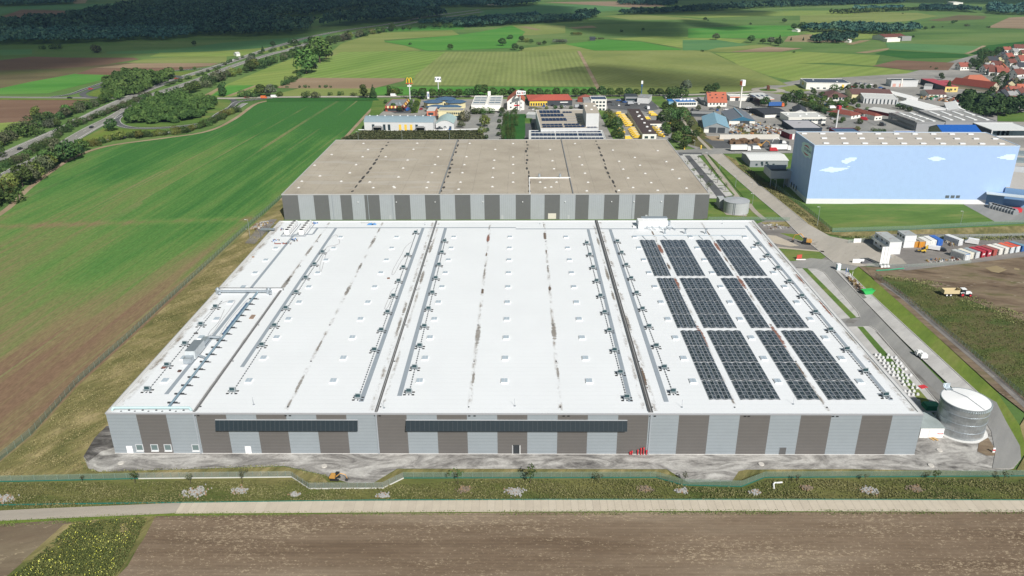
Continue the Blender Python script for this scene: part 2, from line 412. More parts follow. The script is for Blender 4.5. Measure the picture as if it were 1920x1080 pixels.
# far country, as seen from above
F = fld
F([(0,113),(60,106),(130,108),(250,108),(262,111),(200,121),(120,128),(-80,134),(-80,118)], 'soil', 1)
F([(-80,134),(120,128),(200,121),(300,112),(250,119),(175,128),(140,138),(60,153),(0,166),(-80,175)], 'olive_soil', 2)
F([(-80,183),(0,166),(60,153),(140,139),(222,141),(200,148),(150,160),(90,175),(0,177),(-80,180)], 'bright_green', 3)
F([(140,139),(175,128),(250,119),(330,119),(410,119),(398,123),(330,133),(240,140),(215,141)], 'soil', 3)
F([(176,127.5),(250,119),(330,118.5),(412,118.5),(395,124),(300,127),(200,127.5)], 'pale_soil', 4)
F([(238,118),(270,111),(330,107),(425,106),(425,118),(330,118.5)], 'yellow_green', 5)
F([(280,106.5),(300,99),(400,97),(520,88),(560,86),(470,104),(425,106)], 'mown_b', 4)
F([(-80,17),(0,14),(60,10),(310,4),(330,2),(310,8),(210,23),(165,25),(130,20),(60,18),(-40,32)], 'bluish_green', 2)
F([(-80,30),(0,32),(40,18),(130,20),(165,25),(110,38),(40,38),(-80,45)], 'soil', 3)
F([(130,0),(165,-2),(160,6),(140,7)], 'tan', 4)
F([(-80,110),(0,104),(60,102),(60,92),(-80,96)], 'bluish_green', 1)
F([(200,97),(330,92),(420,80),(560,70),(620,63),(600,75),(470,92),(320,100),(200,101)], 'bluish_green', 1)
F([(515,33),(590,31),(582,47),(560,49),(520,44)], 'olive_soil', 4)
F([(688,36),(700,26),(730,28),(765,40),(700,43)], 'meadow', 4)
F([(690,56),(760,52),(870,46),(870,55),(700,60)], 'bright_green', 3)
# between the motorway and the cornfields
F([(378,180),(428,157),(500,128),(562,104),(566,120),(562,137),(540,158),(500,172),(430,182)], 'mown_b', 3)
F([(396,180),(428,160),(478,160),(432,179)], 'bright_green', 4)
F([(378,181),(412,163),(411,168),(392,181)], 'tan', 5)
F([(424,180),(478,160),(481,162),(434,180)], 'tan', 5)
F([(515,165),(565,146),(760,147),(757,152),(700,166),(560,166)], 'pale_soil', 4)
F([(560,166),(700,166),(690,181),(500,181)], 'yellow_green', 3)
F([(565,146),(600,115),(618,100),(640,97),(740,96),(836,97),(778,147)], 'mown', 4)
F([(600,115),(640,82),(700,62),(760,60),(848,57),(862,66),(720,75),(722,80),(760,86),(790,95),(640,98)], 'yellow_green', 5)
F([(720,78),(855,66),(900,60),(960,48),(985,60),(960,90),(860,94),(800,95),(762,86)], 'bright_green', 6)
F([(770,160),(780,140),(836,97),(1082,97),(1120,163)], 'corn_a', 5)
F([(1088,96),(1290,94),(1330,97),(1380,120),(1440,143),(1478,160),(1125,163)], 'corn_b', 5)
road([(1085,96),(1103,130),(1124,170)], 4.0, 'track', 6, 'path', sm=False)
F([(705,163),(1118,163.5),(1124,177),(700,178)], 'bright_green', 4)
F([(1127,163.5),(1480,160),(1520,170),(1440,172),(1130,178)], 'yellow_green', 4)
F([(985,90),(1060,82),(1118,95),(1082,97),(968,99)], 'yellow_green', 4)
F([(1060,83),(1135,74),(1200,78),(1275,92),(1280,95),(1115,95)], 'bright_green', 5)
F([(1140,73),(1230,68),(1330,70),(1400,75),(1380,86),(1290,92),(1200,77)], 'mown_b', 4)
F([(960,48),(1010,46),(1060,48),(1060,62),(1000,66),(960,66)], 'yellow_green', 4)
F([(972,50),(990,50),(1015,56),(1005,57)], 'tan', 6)
F([(1065,52),(1110,48),(1120,52),(1080,54)], 'tan', 6)
F([(1130,30),(1200,27),(1270,32),(1330,38),(1280,37),(1180,37)], 'yellow_green', 4)
F([(1225,28),(1330,26),(1500,20),(1600,20),(1600,28),(1440,30),(1320,34)], 'mown_b', 3)
F([(1280,75),(1345,75),(1405,84),(1330,94),(1280,95)], 'bluish_green', 6)
F([(1320,96),(1345,90),(1420,84),(1455,87),(1410,92),(1366,98)], 'yellow_green', 7)
F([(1368,98),(1440,88),(1505,91),(1465,97)], 'pale_soil', 8)
F([(1290,54),(1400,48),(1485,48),(1500,66),(1430,72),(1290,71)], 'bright_green', 5)
F([(1340,100),(1500,97),(1650,104),(1640,124),(1560,118),(1400,120),(1380,119)], 'mown_b', 5)
F([(1480,66),(1530,64),(1600,72),(1590,80),(1470,78)], 'tan', 3)
F([(1500,62),(1660,62),(1655,72),(1600,74),(1530,66)], 'mown_b', 4)
F([(1635,124),(1682,113),(1790,118),(1778,132),(1700,131)], 'soil', 6)
F([(1603,99),(1640,94),(1668,90),(1664,94),(1625,100)], 'tan', 7)
F([(1585,83),(1612,76),(1635,75),(1600,84)], 'tan', 7)
F([(1660,80),(1840,87),(1812,101),(1665,92)], 'bluish_green', 5)
F([(1640,101),(1665,94),(1810,102),(1830,108),(1700,110)], 'deep_green', 4)
F([(1813,101),(1846,86),(1925,77),(2100,72),(2100,104),(1900,98),(1870,102)], 'deep_green', 5)
road([(1812,101),(1830,94),(1846,86)], 5, 'track', 8, 'path', sm=False)
F([(1850,52),(1892,33),(1930,31),(2100,30),(2100,55),(1930,54)], 'pale_soil', 4)
F([(1740,38),(1800,28),(1850,30),(1845,36),(1760,40)], 'olive_soil', 4)
F([(1500,28),(1640,22),(1720,24),(1760,30),(1700,40),(1500,48)], 'yellow_green', 2)
F([(900,20),(960,14),(1020,8),(1150,10),(1200,16),(1100,24),(900,40)], 'bluish_green', 2)
F([(1020,4),(1200,2),(1250,12),(1180,14)], 'pale_soil', 3)
F([(1440,4),(1560,0),(1600,5),(1500,8)], 'pale_soil', 3)
F([(1280,120),(1480,118),(1640,126),(1700,132),(1740,140),(1560,150),(1500,155),(1440,142),(1380,120)], 'mown_b', 3)
# near left: the big young crop, its track and the ground round the site
F([(-260,560),(0,398),(60,352),(130,302),(200,276),(310,258),(390,245),(440,222),(475,198),(500,190.5),(707,189.5),(640,262),(520,378),(400,492),(320,566),(240,640),(145,726),(60,820),(0,868),(-400,1180)], 'young_crop', 3)
road([(-200,520),(0,402),(58,350),(130,300),(200,274.5),(310,259),(390,246),(440,223),(478,196),(505,189)], 3.2, 'track', 4, 'path')
road([(716,188),(690,212),(640,266),(560,345),(528,375)], 2.5, 'track', 5, 'path')
F([(-400,1180),(0,868),(60,820),(145,726),(240,640),(320,566),(400,492),(528,372),(545,380),(520,440),(450,520),(300,700),(230,760),(230,900),(0,905),(-300,912)], 'rough_grass', 4)
# strip in front of the site
F([(-600,915),(0,902),(260,898),(545,895),(720,880),(1240,880),(1460,880),(1920,880),(2500,880),(2500,948),(1920,944),(700,945),(340,950),(240,955),(0,966),(-600,995)], 'swale_grass', 5, 'meadow')
F([(-600,999),(0,975),(240,963),(340,960),(700,958),(1280,955),(1920,956),(2500,956),(2500,965),(1920,962),(1280,960),(700,963),(340,967),(240,974),(0,988),(-600,1014)], 'verge', 5, 'verge')
F([(288,969),(600,965),(960,962),(1920,961),(2500,963),(2900,1500),(-200,1500),(190,1110),(240,1060)], 'brown_field', 6)
F([(-600,1008),(0,984),(110,977),(138,980),(40,1060),(-40,1130),(-500,1500)], 'brown_side', 6)
F([(138,978),(262,970),(290,969),(240,1062),(190,1112),(-200,1500),(-500,1500),(-40,1128),(40,1058)], 'swale_grass', 6, 'meadow')
F([(120,985),(190,974),(150,1000),(60,1050),(40,1056)], 'rough_grass', 7, 'meadow')
F([(225,972),(292,969),(270,1012),(215,1090),(190,1112),(225,1010)], 'rough_grass', 7, 'meadow')
road([(-600,997),(-200,981),(0,968.5),(120,963),(240,958),(337,953.5)], 3.7, 'grey_path', 8, 'path')
# slab path with joints
def slab_path():
    px = [(335,953.6),(700,951.5),(1000,950),(1280,949),(1600,949.5),(1920,950.5),(2400,952)]
    pts = smooth([P(x, y) for x, y in px], 20); Ls, Rs = strip(pts, 4.1)
    out = [pts[0]]
    for a, b in zip(pts, pts[1:]):
        d = (b-a).length; k = max(1, round(d/6.4))
        for j in range(1, k+1): out.append(a.lerp(b, j/k))
    Ls, Rs = strip(out, 4.1); mb = MB(); j2 = MB(); z = 0.285
    for i in range(len(out)-1):
        d = (out[i+1]-out[i]).normalized()*0.02
        mb.face([(Rs[i]+d).to_tuple()[:2]+(z,), (Rs[i+1]-d).to_tuple()[:2]+(z,), (Ls[i+1]-d).to_tuple()[:2]+(z,), (Ls[i]+d).to_tuple()[:2]+(z,)], random.choice((0,0,0,1,2)))
    m2 = M('slab_b', (0.5,0.445,0.36), 0.9, 0.12, 0.4); m3 = M('slab_c', (0.465,0.41,0.33), 0.9, 0.15, 0.4)
    o = mb.build('path', [M('slab_a', (0.485,0.43,0.345), 0.9, 0.14, 0.4), m2, m3]); o['kind'] = 'structure'
    road(px, 4.0, 'grey_path', 8, 'path')
slab_path()
# gravel apron round the hall
F([(166,880),(157,857),(178,822),(200,800),(240,790),(1750,780),(1770,730),(1868,760),(1880,790),(1908,835),(1914,862),(1900,880),(1868,889),(1800,884),(1750,883),(1400,882),(1375,904),(1290,906),(1250,881),(745,880),(700,907),(655,907),(600,890),(533,875),(187,886)], 'gravel', 7, 'gravel')
F([(157,857),(178,822),(200,800),(214,800),(216,840),(190,848),(165,868)], 'wet_gravel', 8, 'gravel')
F([(1835,832),(1852,822),(1862,838),(1868,856),(1850,856),(1832,848)], 'dirt', 9, 'mound')
F([(190,886),(533,876),(600,891),(615,905),(590,912),(545,893),(190,897)], 'rough_grass', 6, 'verge')
F([(745,881),(1250,882),(1262,896),(1230,894),(760,895),(720,914),(690,916),(705,908)], 'rough_grass', 8, 'verge')
F([(1385,885),(1400,882),(1600,881),(1750,884),(1920,886),(1920,892),(1440,894),(1400,910),(1370,908)], 'rough_grass', 8, 'verge')
# ---------------------------------------------------------------- right-hand ground
F([(690,260),(715,200),(735,187),(1240,185),(1400,178),(1440,160),(1500,150),(1700,138),(1810,108),(1850,98),(1925,95),(2300,95),(2300,300),(1980,420),(1925,420),(1500,300),(1320,286),(1260,262)], 'town_ground', 5, 'pavement')
F([(1240,270),(1325,285),(1480,280),(1700,300),(1500,380),(1440,345),(1378,312),(1350,288),(1260,292)], 'lawn', 6, 'meadow')
F([(1395,322),(1480,322),(1500,385),(1850,378),(1870,418),(1560,436),(1512,420),(1450,368)], 'lawn', 7, 'meadow')
F([(1352,288),(1380,300),(1400,330),(1450,350),(1560,432),(1540,436),(1512,421),(1448,368),(1380,315)], 'rough_grass', 8, 'verge')
F([(1540,436),(1930,416),(2300,400),(2300,445),(1925,452),(1640,450),(1560,441)], 'rough_grass', 7, 'verge')
F([(1560,424),(1925,412),(2300,398),(2300,410),(1925,424),(1560,436)], 'lawn', 8, 'verge')
F([(1797,379),(1850,376),(2300,372),(2300,412),(1925,418),(1866,417)], 'asphalt', 9, 'yard')
F([(1326,288),(1345,288),(1480,415),(1460,414),(1440,412),(1395,372)], 'lawn', 9, 'meadow')
F([(1322,374),(1346,373),(1400,372),(1440,413),(1320,414)], 'lawn', 9, 'meadow')
F([(1326,289),(1352,287),(1382,315),(1448,367),(1513,420),(1556,444),(1640,461),(1690,486),(1700,496),(1610,501),(1562,492),(1500,442),(1472,414),(1423,372)], 'road_beige', 10, 'road')
F([(1236,284),(1330,279),(1480,278),(1500,288),(1352,289),(1326,291),(1240,292)], 'asphalt', 10, 'road')
F([(1270,292),(1283,292),(1346,373),(1324,373),(1288,330)], 'pavers', 10, 'pavement')
F([(1283,292),(1293,292),(1361,370),(1346,373)], 'asphalt_dark', 11, 'road')
F([(1236,287),(1316,287),(1316,292),(1240,293)], 'asphalt_dark', 11, 'road')
F([(1293,292),(1309,292),(1375,367),(1361,370)], 'pavers', 10, 'pavement')
F([(1318,290),(1325,290),(1386,368),(1394,381),(1376,370)], 'grey_path', 11, 'path')
F([(1309,292),(1312,292),(1378,367),(1375,368)], 'lawn', 11, 'verge')
road([(1404,383),(1410,392),(1420,402),(1434,413)], 2.6, 'grey_path', 12, 'path')
for k in range(7):      # green bars dividing the parking bays
    a, b = 305+k*11, None
    x0 = 1296+ (a-292)*0.86; 
    road([(x0+1, a), (x0+16, a)], 0.9, 'lawn', 12, 'verge', sm=False)
    x1 = 1283+(a-292)*0.79
    road([(x1-12, a+3), (x1-1, a+3)], 0.9, 'lawn', 12, 'verge', sm=False)
mb = MB()
for k in range(16):
    p = P(1281+k*2.2, 291.5); mb.box(p.x-0.25, p.y-1.2, 0.37, p.x+0.25, p.y+1.2, 0.39)
struct('road_marking', mb, MATS['paint'])
F([(1420,420),(1440,412),(1470,414),(1500,442),(1562,492),(1478,492),(1455,460)], 'yard_gravel', 7, 'gravel')
F([(1425,418),(1490,416),(1480,426),(1440,424)], 'rough_grass', 8, 'verge')
F([(1462,438),(1508,441),(1518,452),(1500,452)], 'verge', 8, 'verge')
F([(1448,462),(1500,470),(1545,472),(1552,481),(1540,487),(1520,487),(1500,491),(1478,490)], 'lawn', 8, 'verge')
# concrete ramp slab
F([(1432,441),(1455,443),(1498,462),(1480,463),(1446,456)], 'concrete', 9, 'pavement')
F([(1450,463),(1545,472),(1545,474),(1452,466)], 'concrete', 10, 'pavement')
# yard, dirt site and meadow
F([(1590,462),(1640,440),(1925,440),(2300,436),(2300,470),(1925,482),(1720,506),(1700,508),(1630,500)], 'yard_gravel', 8, 'yard')
F([(1610,501),(1720,505),(1925,482),(2300,468),(2300,700),(2060,680),(1925,610),(1820,570),(1720,548),(1660,520),(1640,525)], 'dirt', 7, 'dirt')
F([(1640,522),(1680,522),(1740,535),(1820,565),(1925,605),(2060,670),(2300,690),(2500,1000),(1990,800),(1925,756)], 'meadow_rough', 8, 'meadow')
F([(1846,503),(1868,499),(1888,507),(1872,513),(1858,510)], 'tan', 9, 'dirt')
F([(1902,503),(1912,505),(1910,508),(1900,506)], 'tan', 9, 'dirt')
F([(1478,492),(1500,489),(1520,485),(1562,489),(1610,500),(1600,508),(1585,506),(1570,506),(1602,547),(1690,640),(1795,748),(1760,765),(1700,690),(1640,618),(1622,613),(1588,614),(1575,598),(1612,597),(1608,590),(1550,520),(1530,505),(1488,503)], 'asphalt', 9, 'road')
F([(1488,504),(1530,505),(1545,512),(1609,588),(1612,596),(1573,600)], 'pavers', 10, 'pavement')
F([(1588,614),(1630,613),(1642,620),(1764,764),(1768,775),(1715,775)], 'pavers', 10, 'pavement')
F([(1566,508),(1586,508),(1640,560),(1832,738),(1800,742),(1690,636),(1602,545)], 'pavers', 10, 'pavement')
F([(1504,504),(1514,505),(1606,597),(1595,599)], 'lawn', 11, 'verge')
F([(1607,614),(1618,614),(1752,765),(1735,768)], 'lawn', 11, 'verge')
F([(1583,508),(1604,497),(1640,528),(1700,580),(1870,738),(1912,800),(1925,850),(1914,860),(1906,832),(1880,788),(1832,738),(1640,560)], 'verge', 9, 'verge')
F([(1622,500),(1648,520),(1690,548),(1925,752),(2030,850),(1960,830),(1925,778),(1870,735),(1690,572),(1640,528)], 'dirt', 10, 'path')
road([(1655,532),(1700,565),(1760,618),(1850,695),(1925,765),(2000,835)], 2.2, 'yard_gravel', 11, 'path')
F([(1912,800),(1925,778),(2100,900),(2500,1000),(2500,892),(1925,890),(1905,884),(1925,850)], 'rough_grass', 9, 'verge')
F([(1830,735),(1868,756),(1885,790),(1912,838),(1914,862),(1895,880),(1860,880),(1866,850),(1858,810),(1845,790),(1820,770)], 'asphalt', 10, 'road')

for q_ in ([(1587,508),(1640,560),(1833,738)],[(1566,508),(1602,546),(1690,637),(1799,742)],[(1530,505),(1545,512),(1609,588),(1612,596)],[(1630,613),(1642,620),(1764,764)],[(1328,290),(1423,373),(1473,415),(1500,443),(1562,493)],[(1353,288),(1382,315),(1448,367),(1513,420)]):
    pts = [P(*a) for a in q_]; Ls, Rs = strip(pts, 0.3); mb = MB()
    for i in range(len(pts)-1): mb.prism([Ls[i][:2],Ls[i+1][:2],Rs[i+1][:2],Rs[i][:2]], .2, .45)
    struct('kerb', mb, M('kerb_stone',(0.42,0.41,0.39),.9,.1))
G('stained', [(0.13,0.125,0.115),(0.19,0.185,0.175),(0.24,0.235,0.22)], 5, 4, R(118), 1.2, 0.3)
F([(1640,622),(1648,628),(1770,752),(1762,758)], 'stained', 12, 'road_stain'); F([(1575,512),(1583,516),(1625,560),(1618,562)], 'stained', 12, 'road_stain'); F([(1590,600),(1608,602),(1600,608),(1585,606)], 'stained', 12, 'road_stain')
# ---------------------------------------------------------------- building materials
def striped(name, rgb, period=0.9, amt=0.16, axis=2, rough=0.45, var=0.05, metal=0.0):
    "sheet cladding: fine joints along one axis"
    m, t, b = newmat(name); k = NT(t)
    sep = k.n('ShaderNodeSeparateXYZ'); k.l(k.coords(obj=True), sep.inputs[0])
    s = sep.outputs[axis]
    fr = k.math('FRACT', k.math('MULTIPLY', s, 1/period))
    j = k.math('LESS_THAN', fr, 0.16)
    f = k.math('MULTIPLY_ADD', j, amt); f.node.inputs[2].default_value = 1.0
    c = k.mix(1.0, tuple(rgb), f, 'MULTIPLY')
    n = k.noise(k.coords(0, 1.0, 1.0, obj=True), 0.35, 4.0, 0.6)
    f2 = k.math('MULTIPLY_ADD', k.math('SUBTRACT', n, 0.5), 2*var+0.04); f2.node.inputs[2].default_value = 1.0
    c = k.mix(1.0, c, f2, 'MULTIPLY')
    k.l(c, b.inputs['Base Color']); b.inputs['Roughness'].default_value = rough; b.inputs['Metallic'].default_value = metal
    bp = k.n('ShaderNodeBump'); bp.inputs['Strength'].default_value = 0.25; bp.inputs['Distance'].default_value = 0.05
    k.l(j, bp.inputs['Height']); k.l(bp.outputs[0], b.inputs['Normal'])
    MATS[name] = m; return m
CL_L = striped('clad_silver', (0.26,0.295,0.32), 0.95, -0.14)
CL_D = striped('clad_taupe', (0.118,0.112,0.107), 0.95, 0.16)
CL_L2 = striped('clad_silver_back', (0.34,0.365,0.39), 0.9, -0.14, axis=0)
CL_D2 = striped('clad_grey_back', (0.125,0.128,0.13), 0.6, -0.1)
WHITE = M('white_metal', (0.78,0.79,0.79), 0.5, 0.04, 0.4)
GREY = M('grey_metal', (0.28,0.31,0.34), 0.5, 0.08, 0.6)
DARK = M('dark_metal', (0.035,0.04,0.045), 0.5, 0.1)
BLACK = M('rubber_black', (0.02,0.02,0.02), 0.8, 0.1)
ZINC = M('zinc', (0.45,0.5,0.54), 0.4, 0.1, 0.8, 0.6)
GLASS = M('window_glass', (0.03,0.05,0.06), 0.12, 0.1, spec=0.8)
PVDARK = None
def membrane():
    m, t, b = newmat('roof_membrane'); k = NT(t)
    v = k.coords(obj=True)
    sep = k.n('ShaderNodeSeparateXYZ'); k.l(v, sep.inputs[0])
    wav = k.noise(k.coords(0, 0.05, 1.0, obj=True), 0.6, 2.0, 0.5)
    seam = k.math('FRACT', k.math('MULTIPLY', k.math('ADD', sep.outputs[1], k.math('MULTIPLY', wav, 0.3)), 1/2.1))
    sm = k.math('LESS_THAN', seam, 0.1)
    f = k.math('MULTIPLY_ADD', sm, -0.05); f.node.inputs[2].default_value = 1.0
    c = k.mix(1.0, (0.7,0.725,0.745), f, 'MULTIPLY')
    n = k.noise(v, 0.06, 5.0, 0.6)
    f2 = k.math('MULTIPLY_ADD', k.math('SUBTRACT', n, 0.5), 0.11); f2.node.inputs[2].default_value = 1.0
    c = k.mix(1.0, c, f2, 'MULTIPLY')
    n3 = k.noise(k.coords(0, 1.0, 0.3, obj=True), 0.5, 5.0, 0.7)
    # grime near the long edges
    ex = k.math('SUBTRACT', k.math('ABSOLUTE', k.math('ADD', sep.outputs[0], 2.0)), 97.6)
    g = k.math('MULTIPLY', k.math('ADD', k.math('MULTIPLY', ex, 0.35), k.math('SUBTRACT', n3, 0.55)), 1.3, True)
    c = k.mix(k.math('MULTIPLY', g, 0.55), c, (0.42,0.4,0.36))
    k.l(c, b.inputs['Base Color']); b.inputs['Roughness'].default_value = 0.7
    MATS['roof_membrane'] = m; return m
MEMB = membrane()
def stainmat(name, col, amt=0.8):
    m, t, b = newmat(name); k = NT(t)
    v = k.n('ShaderNodeTexCoord').outputs['Generated']
    mp = k.n('ShaderNodeMapping'); mp.inputs['Location'].default_value = (-0.5,-0.5,0)
    k.l(v, mp.inputs[0])
    sep = k.n('ShaderNodeSeparateXYZ'); k.l(mp.outputs[0], sep.inputs[0])
    r2 = k.math('ADD', k.math('POWER', k.math('MULTIPLY', sep.outputs[0], 2.0), 2.0), k.math('POWER', k.math('MULTIPLY', sep.outputs[1], 2.0), 2.0))
    n = k.noise(k.coords(obj=True), 0.9, 5.0, 0.7)
    band = k.noise(k.coords(0, 0.05, 1.0, obj=True), 1.4, 2.0, 0.6)
    a = k.math('SUBTRACT', k.math('ADD', n, k.math('MULTIPLY', band, 0.9)), k.math('MULTIPLY_ADD', r2, 0.55))
    k.t.nodes[-1]
    a = k.math('MULTIPLY', a, 3.5, True)
    c = k.ramp(n, [(0.3, tuple(x*0.6 for x in col)), (0.7, col)])
    k.l(c, b.inputs['Base Color']); k.l(k.math('MULTIPLY', a, amt), b.inputs['Alpha']); b.inputs['Roughness'].default_value = 0.9
    MATS[name] = m; return m
# tidy the multiply-add above (r2*0.62 + 0.22)
ST_G = stainmat('stain_grey', (0.34,0.31,0.27), 0.62); ST_R = stainmat('stain_red', (0.3,0.13,0.09), 0.85); ST_B = stainmat('stain_brown', (0.18,0.12,0.08), 0.8)
for mm in (ST_G, ST_R, ST_B):
    for nd in mm.node_tree.nodes:
        if nd.type == 'MATH' and nd.operation == 'MULTIPLY_ADD': nd.inputs[2].default_value = 0.5

# ---------------------------------------------------------------- the white hall
X0, X1, Y0, Y1, HZ = -102.4, 98.2, 163.4, 314.2, 12.0
hall = thing('warehouse', 'vast white roofed logistics hall with grey striped cladding in the foreground', 'warehouse', ((X0+X1)/2, Y0, 0))
N = 27; wst = (X1-X0)/N
mb = MB()
for i in range(N):
    a, b = X0+i*wst, X0+(i+1)*wst; mi = i % 2
    mb.face([(a,Y0,0.3),(b,Y0,0.3),(b,Y0,HZ),(a,Y0,HZ)], mi)
    mb.face([(b,Y1,0.3),(a,Y1,0.3),(a,Y1,HZ),(b,Y1,HZ)], mi)
NS = 20; ws = (Y1-Y0)/NS
for i in range(NS):
    a, b = Y0+i*ws, Y0+(i+1)*ws; mi = i % 2
    mb.face([(X0,b,0.3),(X0,a,0.3),(X0,a,HZ),(X0,b,HZ)], mi); mb.face([(X1,a,0.3),(X1,b,0.3),(X1,b,HZ),(X1,a,HZ)], mi)
mb.build('wall', [CL_L, CL_D], hall)
mb = MB().box(X0-0.12, Y0-0.12, 0, X1+0.12, Y1+0.1, 0.3); mb.build('plinth', M('plinth', (0.62,0.61,0.59), 0.8, 0.1), hall)
mb = MB().box(X0+0.5, Y0+0.5, HZ-0.6, X1-0.5, Y1-0.5, HZ-0.06); mb.build('roof', MEMB, hall)
mb = MB()
c = 0.12
for a in ((X0-c, Y0-c, X1+c, Y0+0.5), (X0-c, Y1-0.5, X1+c, Y1+c), (X0-c, Y0+0.5, X0+0.55, Y1-0.5), (X1-0.55, Y0+0.5, X1+c, Y1-0.5)):
    mb.box(a[0], a[1], HZ-0.25, a[2], a[3], HZ+0.12)
mb.build('parapet', M('parapet_grey', (0.33,0.34,0.36), 0.5, 0.05), hall)
mb = MB()
for a in ((X0+0.1, Y0+0.12, X1-0.1, Y0+0.9), (X0+0.1, Y1-0.9, X1-0.1, Y1-0.12), (X0+0.1, Y0+0.9, X0+0.9, Y1-0.9), (X1-0.9, Y0+0.9, X1-0.1, Y1-0.9)):
    mb.box(a[0], a[1], HZ-0.05, a[2], a[3], HZ+0.15)
mb.build('parapet_upstand', MEMB, hall)
RZ = HZ-0.06
def rpart(name, mb, m, label=None): return mb.build(name, m, hall, label)
# joints between the halls
for x, ya, yb, w in ((-80.6, Y0, 239.4, 0.3), (-35.6, Y0, Y1, 0.32), (31.9, Y0, Y1, 0.55)):
    mb = MB().box(x-w, ya+0.3, RZ+0.01, x+w, yb, RZ+0.38, 0, top=1)
    mb.box(x-0.09, ya+0.3, RZ+0.38, x+0.09, yb, RZ+0.46, 2)
    rpart('expansion_joint', mb, [M('joint_side', (0.2,0.2,0.2), 0.7), M('joint_cap', (0.09,0.09,0.09), 0.6), M('joint_rib', (0.32,0.32,0.32), 0.5)])
    MB().box(x-0.16, Y0-0.2, 0.3, x+0.16, Y0-0.02, HZ-0.25).build('downpipe', M('downpipe', (0.3,0.33,0.36), 0.5), hall)
WALK = M('walkway_mat', (0.27,0.31,0.35), 0.8, 0.1)
for x, ya, yb, w in ((-91.2,172.5,239,0.55), (-91.5,240.5,297,0.5), (-76.4,186.9,305.2,0.55), (-40.3,169,305.2,0.6), (-31.0,171.8,305.2,0.6), (27.6,169.1,302.9,0.55), (36.6,169.1,302.9,0.6), (93.2,170,307.4,0.5)):
    rpart('walkway', MB().box(x-w, ya, RZ+0.01, x+w, yb, RZ+0.06), WALK)
for a in ((-91.5,305.2,-2.0), (-2.0,303.5,52.0), (60,303.8,92)):
    rpart('walkway', MB().box(a[0], a[1]-0.35, RZ+0.065, a[2], a[1]+0.35, RZ+0.11), WALK)
rpart('walkway', MB().box(-91.5, 296.6, RZ+0.065, -84, 297.4, RZ+0.11), WALK)
rpart('walkway', MB().box(-84.4, 297.4, RZ+0.065, -83.6, 305, RZ+0.11), WALK)
# skylights
sky_me = MB().box(-0.9,-1.15,0,0.9,1.15,0.3).mesh('skylight', WHITE)
mb = MB(); mb.box(-0.8,-1.0,0.3,-0.04,1.0,0.37); mb.box(0.04,-1.0,0.3,0.8,1.0,0.37)
pane_me = mb.mesh('pane', M('skylight_pane', (0.4,0.47,0.53), 0.2, 0.05))
hl = hall.location
ys = [179.3+12.67*k for k in range(10)]
for x in (-94.3,-72,-49.6,-26.7,-4.3,18,45.3,67.5,89):
    for y in ys:
        if x == -94.3 and y > 282: continue
        if x == -94.3 and 196 < y < 199: continue
        o = bpy.data.objects.new('skylight', sky_me); COL.objects.link(o); o.parent = hall; o.location = (x-hl.x, y-hl.y, RZ)
        q = bpy.data.objects.new('pane', pane_me); COL.objects.link(q); q.parent = o
# smoke vents on stands
mb = MB(); mb.box(-0.8,-0.55,0.55,0.8,0.55,0.75,0); mb.box(-0.75,-0.1,0.75,0.75,0.15,1.45,0); mb.box(-0.55,-0.45,0.75,0.55,-0.1,1.35,1)
for sx in (-0.7, 0.7): mb.box(sx-0.06,-0.6,0.1,sx+0.06,0.5,0.55,0)
vent_me = mb.mesh('roof_fan', [M('fan_grey', (0.3,0.34,0.36), 0.5), M('fan_dark', (0.025,0.06,0.07), 0.4)])
foot_me = MB().box(-0.32,-0.22,0,0.32,0.22,0.14).mesh('stand_foot', BLACK)
def fans(x0, x1, y0, y1, n, skip=()):
    for k in range(n):
        if k in skip: continue
        t = k/(n-1) if n > 1 else 0; x = x0+(x1-x0)*t; y = y0+(y1-y0)*t
        o = bpy.data.objects.new('roof_fan', vent_me); COL.objects.link(o); o.parent = hall; o.location = (x-hl.x, y-hl.y, RZ)
        for fx_, fy_ in ((-1.1,-.8),(1.1,-.8),(-1.1,.5),(1.1,.5)): q = bpy.data.objects.new('stand_foot', foot_me); COL.objects.link(q); q.parent = o; q.location = (fx_, fy_, 0)
    # the dashed cable line beside them
    m2 = MB(); L = abs(y1-y0)+8; k = 0
    yy = min(y0, y1)-1
    while yy < max(y0, y1)+5:
        t = (yy-y0)/(y1-y0); xx = x0+(x1-x0)*t+0.9*(1 if x0 > -45 and x0 < 26 and x0 < 0 else -1)*0
        m2.box(xx-0.16, yy, RZ+0.01, xx+0.16, yy+0.5, RZ+0.12, 0); m2.box(xx-0.04, yy+0.5, RZ+0.06, xx+0.04, yy+1.3, RZ+0.12, 1); yy += 1.3
    rpart('cable_run', m2, [M('cable_foot', (0.06,0.07,0.08), 0.8), M('cable_grey', (0.35,0.37,0.39), 0.6)])
fans(-97.5,-96.7,225.4,174.1,5); fans(-74.9,-74.4,275.2,173.6,9,(7,)); fans(-42.4,-41.3,297.6,170.5,11,(1,9)); 
fans(-29.8,-28.7,287.4,173.1,10); fans(25.6,26.8,284.8,170.4,10); fans(37.7,39.0,286.8,173.3,10); fans(91.3,92.4,283.6,171.6,10)
# small gully outlets and lightning rods
mb = MB()
for x in (-80.0,-58.2,-35,-13,9.8,32.6,53,75.8):
    for y in (166.3,190,213,240,262,288): mb.box(x-0.12+random.uniform(-.1,.1), y, RZ+0.01, x+0.2, y+0.3, RZ+0.2)
rpart('gully_outlet', mb, DARK)['kind'] = 'stuff'
for x, y in ((-67,167.5),(-34,166),(-1.5,167),(40,166.5),(68,168),(96,190),(-99,214),(-40,309),(8,310),(84,310)):
    m2 = MB().bar((x,y,RZ),(x-0.05,y,RZ+2.2),0.035).cyl(x,y,RZ,RZ+0.15,0.28,8); rpart('lightning_rod', m2, GREY)
